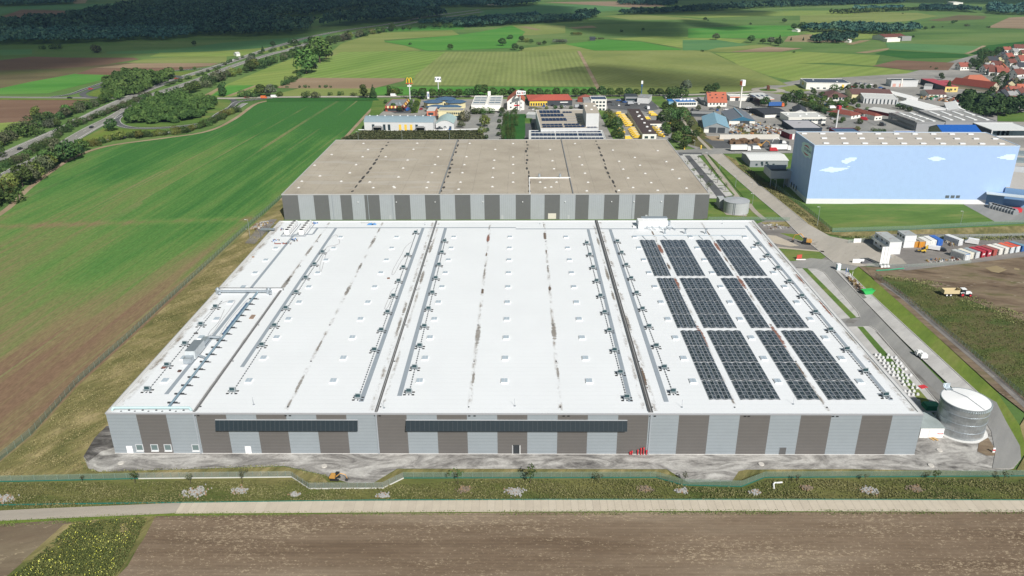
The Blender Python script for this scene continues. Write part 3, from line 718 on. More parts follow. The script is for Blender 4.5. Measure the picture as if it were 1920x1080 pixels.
# dirt left by standing water in the valleys
def stain(x, y, w, l, m):
    me = MB(); n = 18
    me.face([(x+w/2*math.cos(2*math.pi*k/n), y+l/2*math.sin(2*math.pi*k/n), RZ+0.015) for k in range(n)])
    me.build('dirt_stain', m, hall)
def dirtline():
    m, t, b = newmat('dirt_line'); k = NT(t)
    g = k.n('ShaderNodeSeparateXYZ'); k.l(k.n('ShaderNodeTexCoord').outputs['Generated'], g.inputs[0])
    e = k.math('SUBTRACT', 1.0, k.math('ABSOLUTE', k.math('MULTIPLY', k.math('SUBTRACT', g.outputs[0], 0.5), 2.0)))
    n = k.noise(k.coords(0, 0.4, 0.16, obj=True), 1.0, 5.0, 0.7); n2 = k.noise(k.coords(obj=True), 1.1, 4.0, 0.8)
    a = k.math('MULTIPLY', k.math('ADD', k.math('SUBTRACT', n, 0.47), k.math('MULTIPLY', k.math('SUBTRACT', n2, 0.5), 0.35)), 4.0, True)
    b.inputs['Base Color'].default_value = (0.27,0.22,0.17,1); b.inputs['Roughness'].default_value = 0.9
    k.l(k.math('MULTIPLY', k.math('MULTIPLY', a, e), 0.9), b.inputs['Alpha']); return m
DLN = dirtline()
for x, w in ((-80.8,.8),(-58.2,.7),(-37.0,.8),(-34.4,.6),(-12.8,.7),(9.8,.7),(30.5,.7),(33.2,.8),(53.4,.7),(75.7,.7),(96.4,1.2),(-100.6,1.4)):
    q_ = MB(); q_.face([(x-w,Y0+1.5,RZ+0.008),(x+w,Y0+1.5,RZ+0.008),(x+w,Y1-1.5,RZ+0.008),(x-w,Y1-1.5,RZ+0.008)]); q_.build('dirt_line', DLN, hall)
V3 = [(292,1.4,10,'r'),(274,0.6,5,'b'),(256,0.7,9,'g'),(239,1.0,6,'b'),(207,1.6,17,'g'),(181,0.8,9,'g'),(305,0.5,6,'g')]
for vx, dx in ((-13,0.4),(9.6,0.4)):
    for y, w, l, kd in V3: stain(vx+dx*(300-y)/130, y+(3 if vx > 0 else 0), w*1.1, l, {'r': ST_R if vx < 0 else ST_B, 'b': ST_B, 'g': ST_G}[kd])
for y, w, l in ((289,1.9,9),(262,1.2,9),(240,1.6,12),(200,0.8,9),(178,1.1,12),(168,0.8,5),(302,0.6,8)): stain(-58.2, y, w, l, ST_G)
for y, w, l in ((295,0.8,9),(278,1.4,11),(262,0.7,6),(246,1.9,17),(250,1.0,8)): stain(-80.8, y, w, l, ST_G)
for y, w, l in ((281,1.5,13),(252,1.3,14),(213,1.0,12),(225,1.1,12)): stain(-35.9+random.choice((-1.1,1.3)), y, w, l, ST_G)
for y, w, l in ((288,1.2,12),(255,1.2,16),(215,1.1,14),(182,1.0,14),(236,0.9,9)): stain(31.6+random.choice((-1.2,1.2)), y, w, l, ST_B if y < 190 else ST_G)
for y, w, l, m in ((280,2.1,13,ST_R),(262,1.1,7,ST_B),(246,1.8,13,ST_R),(205,1.9,17,ST_R),(184,0.8,7,ST_B),(298,0.8,8,ST_B),(171,0.7,8,ST_G)): stain(53.3-(300-y)*0.004*0, y, w, l, m)
for y, w, l, m in ((282,1.8,13,ST_R),(268,0.9,7,ST_B),(247,1.8,14,ST_R),(206,1.9,18,ST_R),(186,0.9,9,ST_B),(298,0.6,8,ST_B),(171,0.7,8,ST_G)): stain(75.6, y, w, l, m)
for y, l in ((300,9),(285,8),(250,12),(225,14),(205,12),(188,10)): stain(96.6, y, 0.9, l, ST_R if y > 215 else ST_G)
# solar arrays on the right-hand bay
def pvmat():
    m, t, b = newmat('solar_panel'); k = NT(t)
    v = k.coords(obj=True); sep = k.n('ShaderNodeSeparateXYZ'); k.l(v, sep.inputs[0])
    fy = k.math('FRACT', k.math('MULTIPLY', sep.outputs[1], 1/1.72)); fr = k.math('LESS_THAN', fy, 0.075)
    fy2 = k.math('FRACT', k.math('MULTIPLY', sep.outputs[1], 1/0.86)); fr2 = k.math('LESS_THAN', fy2, 0.035)
    ck = k.math('MODULO', k.math('ADD', k.math('FLOOR', k.math('MULTIPLY', sep.outputs[0], 1/1.15)), k.math('FLOOR', k.math('MULTIPLY', sep.outputs[1], 1/1.72))), 2.0); pvc = k.mix(k.math('ABSOLUTE', ck), (0.012,0.024,0.034), (0.05,0.062,0.08))
    c = k.mix(k.math('MAXIMUM', fr, k.math('MULTIPLY', fr2, 0.5)), pvc, (0.4,0.43,0.46))
    k.l(c, b.inputs['Base Color']); b.inputs['Roughness'].default_value = 0.25
    b.inputs['Specular IOR Level'].default_value = 0.6
    return m
PV = pvmat(); PVF = M('panel_frame', (0.5,0.52,0.54), 0.4, 0.03, metal=0.5)
ALU = M('panel_back', (0.35,0.37,0.39), 0.5)
def array(x0, x1, y0, y1, label=None):
    n = max(1, round((x1-x0)/2.3)); w = (x1-x0)/n; mb = MB(); z = RZ+0.12
    nb = 3 if (y1-y0) > 30 else 3
    L = (y1-y0)/4.0 if (y1-y0) > 36 else (y1-y0)/4.0
    sub = 4
    for b_ in range(sub):
        ya, yb = y0+b_*L+0.18, y0+(b_+1)*L-0.18
        rows = max(1, round((yb-ya)/1.72)); 
        for i in range(n):
            a = x0+i*w; mid = a+w/2; e = 0.05
            zz = 0.02*((i+b_) % 2)
            mb.face([(a+e,ya,z+zz),(mid-e,ya,z+0.24),(mid-e,yb,z+0.24),(a+e,yb,z+zz)], 0)
            mb.face([(mid+e,ya,z+0.24),(a+w-e,ya,z+zz),(a+w-e,yb,z+zz),(mid+e,yb,z+0.24)], 0)
            mb.face([(a+e,ya,z+zz),(a+w-e,ya,z+zz),(mid,ya,z+0.24)], 1); mb.face([(a+e,yb,z+zz),(mid,yb,z+0.24),(a+w-e,yb,z+zz)], 1)
            # pale frame lines along both edges of every panel
            for xa, za in ((a+e, z+zz), (a+w-e, z+zz)):
                mb.box(xa-0.035, ya, za-0.06, xa+0.035, yb, za+0.02, 1)
            mb.box(mid-e-0.02, ya, z+0.2, mid+e+0.02, yb, z+0.25, 1)
    mb.build('solar_array', [PV, PVF], hall, label)
for (a0, a1, b0, b1) in ((46.6,52.5,47.7,53.6),(54.6,64.4,55.5,65.6),(68.6,74.3,69.9,75.5),(76.4,86.0,77.6,87.1)):
    def xx(t): return (a0+(b0-a0)*t, a1+(b1-a1)*t)
    for ya, yb, t in ((252.0,289.6,0.1),(210.8,250.4,0.5),(169.8,209.3,0.9)):
        q = xx(t); array(q[0], q[1], ya, yb)
# cable trays and plant at the back of the roof
TR = M('tray', (0.4,0.46,0.5), 0.5)
rpart('cable_tray', MB().box(46,294.6,RZ+0.1,88,294.9,RZ+0.35), TR)
for x in (48.5,57,71,80): rpart('cable_tray', MB().bar((x,294.6,RZ+0.2),(x+0.8,290,RZ+0.2),0.1), TR)
for x, y in ((58,297.5),(66.2,297.5),(74.4,297.5)):
    m2 = MB().cyl(x,y,RZ,RZ+1.7,0.3,10).cyl(x,y,RZ+1.7,RZ+2.0,0.3,12,0,0.75).cyl(x,y,RZ+2.0,RZ+2.15,0.75,12,0,0.5).box(x-0.5,y-0.5,RZ,x+0.5,y+0.5,RZ+0.25)
    rpart('mushroom_vent', m2, ZINC)
m2 = MB().box(50.5,305.5,RZ,60.5,308.5,RZ+2.7); rpart('plant_cabin', m2, WHITE)
m2 = MB().box(50.1,308.52,RZ+1.6,60.8,311,RZ+3.0).box(60.52,306.5,RZ+0.5,61.8,308,RZ+2.2); rpart('plant_cabin', m2, ZINC, 'zinc ventilation box')
m2 = MB().box(48.2,303.5,RZ,50.4,308.5,RZ+3.0).box(46.2,305,RZ,48.15,307,RZ+0.5); rpart('duct', m2, WHITE)
for x in (52,54,57,60): rpart('pipe', MB().tube([(x,305.4,RZ+0.8),(x+0.3,303,RZ+0.5),(x+1,301.6,RZ+0.2)],0.13), TR)
rpart('pipe', MB().tube([(50,304.6,RZ+0.4),(62,304.6,RZ+0.4),(63,301,RZ+0.4)],0.15), TR)
# left bay: cross wall, duct, pipes, air handler, chillers
m2 = MB().box(X0+0.2,239.6,RZ,-80.2,240.3,RZ+0.9,0,top=1); rpart('cross_wall', m2, [MEMB, M('cap_dark', (0.1,0.1,0.1), 0.6)])
m2 = MB().bar((-101,237.4,RZ+0.9),(-83,237.4,RZ+0.9),0.45,12); rpart('duct', m2, ZINC)
for x in (-101,-84):
    m2 = MB().cyl(x,237.4,RZ,RZ+1.6,0.8,14).cyl(x,237.4,RZ+1.6,RZ+2.2,0.8,14,0,0.2).bar((x+0.6,236.4,RZ+0.9),(x+1.2,235.6,RZ+0.9),0.45,10); rpart('duct', m2, ZINC)
m2 = MB().bar((-87.7,236.8,RZ+0.7),(-87.5,165.6,RZ+0.7),0.28,8); rpart('pipe', m2, M('pipe_steel', (0.3,0.42,0.5), 0.35, metal=0.4))
m2 = MB().bar((-88.2,228,RZ+0.75),(-88.1,206,RZ+0.75),0.3,8); rpart('pipe', m2, M('pipe_blue', (0.07,0.13,0.22), 0.35))
m2 = MB()
yy = 168
while yy < 236: m2.box(-89,yy,RZ,-86.5,yy+0.3,RZ+0.4); m2.box(-86.5,yy,RZ,-85.9,yy+0.3,RZ+0.12); yy += 4.3
rpart('pipe_support', m2, DARK)['kind'] = 'stuff'
m2 = MB().tube([(-101.2,164.3,RZ+0.2),(-101.2,164.9,RZ+0.7),(-82.2,165.0,RZ+0.7),(-81.4,164.4,RZ+0.2)],0.3,8); rpart('pipe', m2, M('pipe_mint', (0.45,0.6,0.62), 0.35))
m2 = MB()
for k in range(10): m2.box(-99+k*1.7,163.9+0.5*(k%2),RZ,-98.6+k*1.7,164.2+0.5*(k%2),RZ+0.3)
rpart('pipe_support', m2, DARK)['kind'] = 'stuff'
m2 = MB().box(-93.2,190.5,RZ+0.5,-90.4,197.5,RZ+3.0,0,top=1).box(-93.0,188.2,RZ+0.3,-90.8,190.4,RZ+1.8,2).box(-92.6,197.6,RZ+0.5,-91,202.5,RZ+1.6,2)
m2.bar((-91,203,RZ+1.2),(-88,203,RZ+1.0),0.4,8,2).bar((-90.2,192,RZ+1.0),(-88,191,RZ+0.8),0.3,8,2); rpart('air_handler', m2, [M('unit_pale', (0.5,0.54,0.56), 0.5), M('unit_top', (0.17,0.2,0.22), 0.6), ZINC])
m2 = MB()
for k in range(14): m2.box(-97+random.uniform(0,4), 188+random.uniform(0,8), RZ, -96.6+random.uniform(0,4)*0+random.uniform(0,4), 188.4+random.uniform(0,8), RZ+0.3, k % 3)
# chillers: two rows of fan units
FAN = M('fan_black', (0.03,0.03,0.035), 0.5)
for x in (-94.2,-88.4):
    for k in range(5):
        y = 296+k*2.7
        m2 = MB().box(x-1.0,y,RZ+0.3,x+1.0,y+2.3,RZ+2.1,0).cyl(x-0.1,y+1.15,RZ+2.1,RZ+2.22,0.75,12,1).box(x-0.9,y+0.1,RZ,x-0.7,y+2.2,RZ+0.3,1).box(x+0.7,y+0.1,RZ,x+0.9,y+2.2,RZ+0.3,1)
        m2.build('chiller', [WHITE, FAN], hall)
for x in (-96.2,-92.2,-90.4,-86.4): rpart('pipe', MB().tube([(x,294.5,RZ+0.3),(x,310,RZ+0.3)],0.14), GREY)
rpart('pipe', MB().tube([(-96.2,294.5,RZ+0.3),(-86.4,294.5,RZ+0.3)],0.16), GREY)
cm = [M('junk_blue', (0.05,0.2,0.5)), M('junk_white', (0.6,0.6,0.6)), M('junk_brown', (0.22,0.1,0.07)), DARK]
for n_, (cx, cy, sx, sy) in enumerate(((-97,288,3,5),(-89,290,5,3),(-92,286,4,1.5),(-87,311,3,1.5),(-98.5,303,1.5,3))):
    m2 = MB()
    for k in range(16):
        a, b = cx+random.uniform(-sx,sx)*0.5, cy+random.uniform(-sy,sy)*0.5; w, l = random.uniform(0.15,0.5), random.uniform(0.15,0.6)
        m2.box(a, b, RZ+0.01+0.003*k, a+w, b+l, RZ+0.12+random.uniform(0,0.5), random.randrange(4))
    o = m2.build('leftover_material', cm); o['kind'] = 'stuff'; o['label'] = 'heap of leftover building material on the white roof'
for n_, (cx, cy, w, l, m_, lb) in enumerate(((-100.5,271,0.9,0.5,'pallet','small orange pallet by the left edge of the white roof'),(-84.3,217.5,1.3,2.6,'pallet','brown pallet of boards between pipe run and joint on the white roof'),(-98.2,186,1,0.8,'pallet','red framed crate beside the front row of roof fans'),(-93,184,0.9,0.9,'pallet','dark brown crate beside a skylight left of the pipe run'),(-46.5,250,0.9,0.7,'pallet','small brown crate among the hose loops on the second bay'),(-97.5,207,1.2,0.6,'pallet','grey metal rack lying behind a roof fan'))):
    m2 = MB()
    for k in range(5): m2.box(cx+k*w/5, cy, RZ+0.02, cx+(k+0.8)*w/5, cy+l, RZ+0.3+0.03*(k % 2))
    m2.box(cx, cy+0.1, RZ, cx+w, cy+0.25, RZ+0.02)
    tag(m2.build('pallet', M('wood_'+str(n_), ((0.3,0.16,0.08),(0.3,0.22,0.17),(0.2,0.08,0.06),(0.1,0.06,0.05),(0.2,0.1,0.06),(0.1,0.1,0.1))[n_], 0.8)), lb, 'pallet')
tag(MB().bar((-96.5,286,RZ+0.15),(-91.5,286.3,RZ+0.15),0.12).bar((-96,285.6,RZ+0.1),(-92,285.8,RZ+0.1),0.08).build('plank', M('wood_red', (0.25,0.09,0.07), 0.8)), 'reddish plank lying on the white roof before the chillers', 'plank')
# hoses left lying
HOSE = M('hose', (0.22,0.22,0.23), 0.6)
def hose(px, label):
    pts = smooth([P(x, y, RZ+0.06) for x, y in px], 5)
    tag(MB().tube(pts, 0.06, 4).build('hose', HOSE), label, 'hose')
c4 = lambda l: [(a/3, 360+b/3) for a, b in l]
c5 = lambda l: [(640+a/3, 360+b/3) for a, b in l]
hose(c4([(1145,715),(1200,660),(1260,620),(1320,610),(1300,650),(1240,730),(1200,790),(1170,810),(1185,780),(1230,730),(1262,660)]), 'thin black hose looped round the second skylight of the left bay')
hose(c4([(1235,805),(1290,720),(1350,650),(1400,600),(1420,610),(1370,660),(1300,740),(1260,790),(1240,808)]), 'long doubled hose lying beside the blue pipe run')
hose(c4([(1850,270),(1890,240),(1910,285),(1880,300),(1840,310),(1820,350),(1800,410),(1805,450),(1820,400),(1840,340),(1890,300)]), 'hose in loose loops near the back left of the roof')
hose(c5([(395,280),(360,310),(340,350),(310,400),(290,440),(285,465),(300,455),(330,400),(350,370),(370,345)]), 'hose loop left of the first cross joint in the second bay')
hose(c5([(300,540),(280,560),(265,600),(245,650),(250,658),(265,640),(290,580)]), 'short hose loop beside the small brown crate')
# facade fittings
FP = M('facade_panel', (0.018,0.028,0.035), 0.5, 0.2, 3.0, spec=0.25)
def fpanel(xa, xb):
    n = round((xb-xa)/1.15); w = (xb-xa)/n; m2 = MB()
    for k in range(n):
        a = xa+k*w; m2.face([(a+0.03,Y0-1.15,7.65),(a+w-0.03,Y0-1.15,7.65),(a+w-0.03,Y0-0.25,10.2),(a+0.03,Y0-0.25,10.2)], 0)
        m2.box(a-0.03,Y0-0.06,7.7,a+0.03,Y0-0.01,10.3,1)
    m2.face([(xa,Y0-1.13,7.62),(xb,Y0-1.13,7.62),(xb,Y0-0.21,10.17),(xa,Y0-0.21,10.17)], 2)
    m2.box(xa,Y0-0.3,10.2,xb,Y0-0.02,10.3,1)
    m2.face([(xa,Y0-0.02,7.6),(xa,Y0-1.15,7.6),(xa,Y0-0.25,10.2),(xa,Y0-0.02,10.2)], 1); m2.face([(xb,Y0-0.02,7.6),(xb,Y0-0.25,10.2),(xb,Y0-1.15,7.6)], 1)
    m2.build('solar_canopy', [FP, M('canopy_edge', (0.4,0.42,0.44), 0.5), M('canopy_gap', (0.07,0.085,0.095), 0.6)], hall)
def wx(px, py, z):
    "x on the front wall plane for a photo point at height z"
    lo, hi = X0, X1
    for _ in range(40):
        m_ = (lo+hi)/2
        if PR((m_, Y0, z))[0] < px: lo = m_
        else: hi = m_
    return lo
fpanel(wx(404,786,10), wx(671,787,10)); fpanel(wx(761,787,10), wx(1176,786,10))
def door(px, w, h, m_, name='door', lab=None):
    x = wx(px, 850, 1.0); o = MB().box(x-w/2, Y0-0.1, 0.1, x+w/2, Y0-0.003, h).build(name, m_, hall, lab)
    MB().box(x-w/2-0.12, Y0-0.05, 0.1, x-w/2-0.004, Y0-0.002, h+0.12).box(x+w/2+0.004, Y0-0.05, 0.1, x+w/2+0.12, Y0-0.002, h+0.12).box(x-w/2, Y0-0.05, h+0.004, x+w/2, Y0-0.002, h+0.12).build('frame', GREY, o)
door(244, 1.5, 2.4, WHITE, lab='white door near the left corner'); door(466, 1.5, 2.4, WHITE, lab='white door in the second pale stripe')
door(1467, 1.6, 2.3, M('door_dark', (0.1,0.1,0.1), 0.5), lab='dark door in a pale stripe')
x = wx(968, 850, 1.0)
MB().box(x-0.75,Y0-0.06,0.1,x+0.75,Y0-0.003,2.9).build('doorway', DARK, hall)
MB().box(x-1.5,Y0-0.3,0.1,x-0.85,Y0-0.22,2.8,rot=-1.0,org=(x-0.85,Y0-0.25)).box(x+0.85,Y0-0.3,0.1,x+1.4,Y0-0.22,2.8,rot=1.1,org=(x+0.85,Y0-0.25)).build('door', WHITE, hall, 'open white double door')
for px in (262, 290, 315, 367):
    x = wx(px, 845, 2.0)
    o = MB().box(x-0.95,Y0-0.1,1.0,x+0.95,Y0-0.004,2.9).build('window', M('win_frame', (0.5,0.52,0.54), 0.4), hall)
    MB().box(x-0.75,Y0-0.13,1.3,x+0.75,Y0-0.104,2.75).build('pane', M('pane_green', (0.12,0.17,0.17), 0.15, spec=0.8), o)
    MB().box(x-0.95,Y0-0.3,0.9,x+0.95,Y0-0.104,1.0).build('sill', WHITE, o)
RED = M('red_paint', (0.55,0.04,0.05), 0.4)
for px, z in ((1181,0.6),(1184.5,0.9),(1195.5,1.2),(1201.5,1.7),(1206.5,1.9),(1212,1.1)):
    x = wx(px, 850, z)
    MB().bar((x,Y0-0.35,0.35),(x,Y0-0.35,z+0.3),0.13,8).cyl(x,Y0-0.35,z+0.3,z+0.6,0.24,8,0,0.1).bar((x,Y0-0.35,z),(x,Y0-0.02,z),0.09).build('fire_connection', RED, hall)
for px in (365,372,704,712,880,890,1057,1066,1220,1228,1397,1404,1562,1570,536,544):
    x = wx(px, 780, 11.5); MB().box(x-0.28,Y0-0.16,11.3,x+0.28,Y0-0.13,11.6).build('overflow_outlet', BLACK, hall)
for px in (605,1052,1240): 
    x = wx(px, 780, 11.5)
RB = M('roof_mark_blue',(0.12,0.35,0.75),.6)
for cx_,s_ in ((P(694.5,419.5,12).x,1.3),(P(701.5,420,12).x,1.0)):
    yy = P(695,420.3,12).y; q_ = MB(); q_.face([(cx_+s_*x_,yy+s_*y_*2.2,RZ+.03) for x_,y_ in ((-1,-.4),(1,-.4),(1.05,.1),(.5,.5),(-.1,.75),(-.7,.4))]); q_.build('roof_mark',RB,hall)
x0_, yy = P(675,418.6,12).x, P(680,419,12).y; q_ = MB()
q_.tube([Vector((x0_+k*.35,yy+(1.0,2.4,.2,1.8,.5,1.9,.3,1.5,.4,2.6,-.6,1.4,.5,1.5,.6,1.6,.5,1.3,1.1)[k],RZ+.04)) for k in range(19)],.07,4); q_.build('roof_mark',M('script_grey',(0.35,0.36,0.35),.7),hall)
# stair tower at the back left corner
st = thing('stair_tower', 'galvanised steel stair climbing the back left corner of the white hall', 'staircase', (-104.5, 305, 0))
m2 = MB()
for i in range(4):
    for (x, y) in ((-106.3,300),(-103.2,300),(-106.3,309),(-103.2,309)): m2.bar((x,y,0),(x,y,13.2),0.09,4)
    m2.bar((-106.3,300,3.2*(i+1)),(-106.3,309,3.2*(i+1)),0.06,4).bar((-103.2,300,3.2*(i+1)),(-103.2,309,3.2*(i+1)),0.06,4)
m2.build('frame', ZINC, st)
for i in range(4):
    a, b = (300.5, 308.5) if i % 2 == 0 else (308.5, 300.5); m2 = MB()
    for k in range(14):
        t = k/13; m2.box(-106, a+(b-a)*t-0.3, 3.1*i+3.1*t, -103.5, a+(b-a)*t+0.3, 3.1*i+3.1*t+0.08)
    m2.build('flight', ZINC, st)
m2 = MB().box(-106.2,300,12.9,-100.5,302,13.0); m2.build('landing', ZINC, st)
# ---------------------------------------------------------------- brown roofed hall behind
BX0, BX1, BY0, BY1, BZ = -112.4, 88.3, 352.6, 470.0, 12.45
def brown_roof():
    m, t, b = newmat('gravel_roof'); k = NT(t)
    v = k.coords(obj=True); sep = k.n('ShaderNodeSeparateXYZ'); k.l(v, sep.inputs[0])
    n = k.noise(v, 0.05, 5.0, 0.65); c = k.ramp(n, [(0.3, (0.3,0.262,0.21)), (0.5, (0.36,0.32,0.26)), (0.7, (0.41,0.365,0.3))])
    # paler to the left
    n2 = k.noise(v, 2.2, 4.0, 0.75)
    f = k.math('MULTIPLY_ADD', k.math('SUBTRACT', n2, 0.5), 0.4); f.node.inputs[2].default_value = 1.0
    c = k.mix(1.0, c, f, 'MULTIPLY')
    # bay joints
    for per, off, ax in ((8.35, 0.0, 0), (20.0, 3.0, 1)):
        fr = k.math('FRACT', k.math('MULTIPLY', k.math('ADD', sep.outputs[ax], off+1000.0), 1/per))
        ln = k.math('LESS_THAN', fr, 0.025 if ax == 0 else 0.012)
        gap = k.math('GREATER_THAN', k.noise(v, 0.11, 2.0, 0.5), 0.46)
        c = k.mix(k.math('MULTIPLY', k.math('MULTIPLY', ln, gap), 0.35), c, (0.13,0.12,0.11))
    pv = k.noise(k.coords(0, 0.12, 1.0, obj=True), 0.22, 2.0, 0.4)
    left = k.math('LESS_THAN', sep.outputs[0], -32.0)
    c = k.mix(k.math('MULTIPLY', k.math('MULTIPLY', k.math('GREATER_THAN', pv, 0.6), left), 0.35), c, (0.42,0.4,0.37))
    k.l(c, b.inputs['Base Color']); b.inputs['Roughness'].default_value = 0.9
    return m
bh = thing('warehouse', 'older hall with flat brown gravel roof and narrow grey stripes behind the white hall', 'warehouse', ((BX0+BX1)/2, BY0, 0))
bpx = [530,560,589,617,639,660,684,712,740,769,797,825,853,882,908,937,967,995,1021,1050,1079,1104,1133,1161,1191,1218,1245,1273,1303,1330]
xs = [P(px, 400, 6).x for px in bpx]
xs = [BX0+(x-xs[0])*(BX1-BX0)/(xs[-1]-xs[0]) for x in xs]
mb = MB()
for i in range(len(xs)-1):
    mb.face([(xs[i],BY0,0),(xs[i+1],BY0,0),(xs[i+1],BY0,BZ),(xs[i],BY0,BZ)], (i+1) % 2)
ms = M('back_side', (0.2,0.21,0.22), 0.5)
mb.face([(BX0,BY1,0),(BX0,BY0,0),(BX0,BY0,BZ),(BX0,BY1,BZ)], 2); mb.face([(BX1,BY0,0),(BX1,BY1,0),(BX1,BY1,BZ),(BX1,BY0,BZ)], 2)
mb.face([(BX1,BY1,0),(BX0,BY1,0),(BX0,BY1,BZ),(BX1,BY1,BZ)], 2)
mb.build('wall', [CL_L2, CL_D2, ms], bh)
MB().box(BX0+0.4,BY0+0.4,BZ-0.8,BX1-0.4,BY1-0.4,BZ-0.05).build('roof', brown_roof(), bh)
mb = MB()
for a in ((BX0-.1,BY0-.1,BX1+.1,BY0+.4),(BX0-.1,BY1-.4,BX1+.1,BY1+.1),(BX0-.1,BY0+.4,BX0+.4,BY1-.4),(BX1-.4,BY0+.4,BX1+.1,BY1-.4)): mb.box(a[0],a[1],BZ-0.3,a[2],a[3],BZ+0.12)
mb.build('parapet', M('parapet_back', (0.42,0.42,0.42), 0.5), bh)
JD = M('joint_dark', (0.07,0.07,0.065), 0.9); ST_K = stainmat('stain_black', (0.06,0.058,0.055), 0.85)
for nd in ST_K.node_tree.nodes:
    if nd.type == 'MATH' and nd.operation == 'MULTIPLY_ADD': nd.inputs[2].default_value = 0.26
def vx(pa, pb): a, b = P(pa[0], pa[1], BZ), P(pb[0], pb[1], BZ); return (a.x+b.x)/2
c2 = lambda a, b: (640+a/3, b/3)
for k, (pa, pb, jn) in enumerate(((c2(265,795),c2(70,1075),0),(c2(650,795),c2(560,1075),1),(c2(1042,795),c2(1055,1075),0),(c2(1232,790),c2(1308,1075),2),(c2(1430,795),c2(1550,1075),0))):
    x = vx(pa, pb)
    if jn:
        w = 0.3 if jn == 1 else 0.22
        MB().box(x-w,BY0+0.4,BZ-0.05,x+w,BY1-0.4,BZ+0.3,0,top=1).build('expansion_joint', [JD, M('cap_lead', (0.2,0.21,0.22), 0.5)], bh)
    if jn != 2:
        for q in range(13):
            y = BY0+4+q*9+random.uniform(-2,2); l = random.uniform(3,8); w = random.uniform(0.7,1.7)
            o = MB(); xx = x+random.uniform(-0.7,0.7)+(0.9 if jn else 0)
            o.face([(xx+w/2*math.cos(2*math.pi*t/12), y+l/2*math.sin(2*math.pi*t/12), BZ-0.03) for t in range(12)]); o.build('dirt_stain', ST_K, bh)
sk = MB().box(-0.65,-0.6,0,0.65,0.6,0.2).cyl(0,0,0.2,0.45,0.55,10,0,0.25).mesh('skylight', M('skylight_white', (0.6,0.6,0.58), 0.4, 0.04))
srt = [(125,807),(150,842),(120,882),(83,927),(48,973),(160,1024),(250,882),(373,901),(348,946),(322,996),(295,1050),(427,806),(406,840),(558,842),(544,882),(527,926),(510,972),(488,1025),(722,807),(704,882),(692,927),(681,972),(670,1025),(866,841),(860,902),(855,946),(851,998),(849,1050),(966,808),(966,883),(966,926),(966,974),(966,1025),(1174,842),(1187,905),(1196,950),(1118,1025),(1210,1025),(1180,1052),(1314,808),(1339,883),(1354,928),(1370,975),(1387,1026),(1527,845),(1562,908),(1585,952),(1612,1002),(1640,1055),(1650,886),(1679,930),(1709,976),(1742,1028),(1779,848),(1828,910),(1860,955),(1900,1004)]
for a, b in srt+[(1740+280*0.5,1165-60)]*0:
    p = P(640+a/3, b/3, BZ); o = bpy.data.objects.new('skylight', sk); COL.objects.link(o); o.parent = bh; o.location = (p.x-bh.location.x, p.y-bh.location.y, BZ-0.05)
for px, py in ((1249,303),(1261,318),(1273,335),(1287,353),(560,352),(600,330),(566,340),(622,290),(590,310),(640,340),(700,352),(740,352),(800,352),(860,355),(1022,352),(1100,358),(1160,357),(1233,357)):
    p = P(px, py, BZ); o = bpy.data.objects.new('skylight', sk); COL.objects.link(o); o.parent = bh; o.location = (p.x-bh.location.x, p.y-bh.location.y, BZ-0.05)
a = P(*c2(1055,1002), BZ); b_ = P(*c2(1288,1000), BZ)
MB().box(a.x,a.y-0.22,BZ-0.05,b_.x,a.y+0.22,BZ+0.45).box(a.x,BY0+0.4,BZ-0.05,a.x+0.35,a.y-0.22,BZ+0.35).build('duct', WHITE, bh)
for t in (0.25, 0.75):
    x = a.x+(b_.x-a.x)*t; MB().cyl(x,a.y,BZ+0.8,BZ+2.2,0.7,10,0,0.5).build('vent', ZINC, bh)
for px in (670,742,815,905,980,1060,1148,1190,1242):      # wall lamps
    x = P(px, 380, 9).x; MB().box(x-0.2,BY0-0.5,8.6,x+0.2,BY0-0.02,8.9).build('wall_lamp', WHITE, bh)
for px in (620,687,733,1189): x = P(px, 400, 5).x; MB().box(x-0.12,BY0-0.16,0.1,x+0.12,BY0-0.01,BZ-0.35).build('downpipe', GREY, bh)
x = P(1035, 403, 2).x; MB().box(x-1.9,BY0-0.08,0.3,x+1.9,BY0-0.01,3.0).build('gate', M('cream_gate', (0.6,0.57,0.5), 0.6), bh)
for px in (732,942,1066,1212): x = P(px, 408, 1).x; MB().box(x-0.5,BY0-0.07,0.1,x+0.5,BY0-0.01,2.2).build('door', M('door_grey', (0.4,0.42,0.44), 0.5), bh)
x = BX1+0.1; MB().box(x,BY1-16,4,x+2.4,BY1-8,8.5).build('dock_canopy', WHITE, bh)

# ---------------------------------------------------------------- blue high-bay warehouse
A = P(1527.5,272.8,29.4); B = P(1912.6,274.3,29.4); C_ = P(1485,247.5,29.4)
u = (B-A); u.z = 0; Lb = u.length; u.normalize(); v_ = Vector((-u.y, u.x, 0)); Db = (C_-A).dot(v_)
ang = math.atan2(u.y, u.x)
hb = thing('high_bay_warehouse', 'tall sky blue windowless high-bay warehouse with pixelated painted clouds', 'warehouse', (A.x, A.y, 0), rot=ang)
def lp(o, name, mb, m, label=None):    # part in local coordinates of a rotated thing
    q = bpy.data.objects.new(name, mb.mesh(name, m)); COL.objects.link(q); q.parent = o
    if label: q['label'] = label
    return q
BLUE = striped('blue_cladding', (0.35,0.49,0.74), 1.0, -0.03, axis=0, rough=0.5, var=0.05)
BH = 29.4
mb = MB(); mb.prism([(0,0),(Lb,0),(Lb,Db),(0,Db)], 2.6, BH, 0); lp(hb, 'wall', mb, BLUE)
lp(hb, 'plinth', MB().prism([(-0.05,-0.05),(Lb+0.05,-0.05),(Lb+0.05,Db+0.05),(-0.05,Db+0.05)], 0, 2.6), M('white_plinth', (0.68,0.69,0.7), 0.6, 0.05))
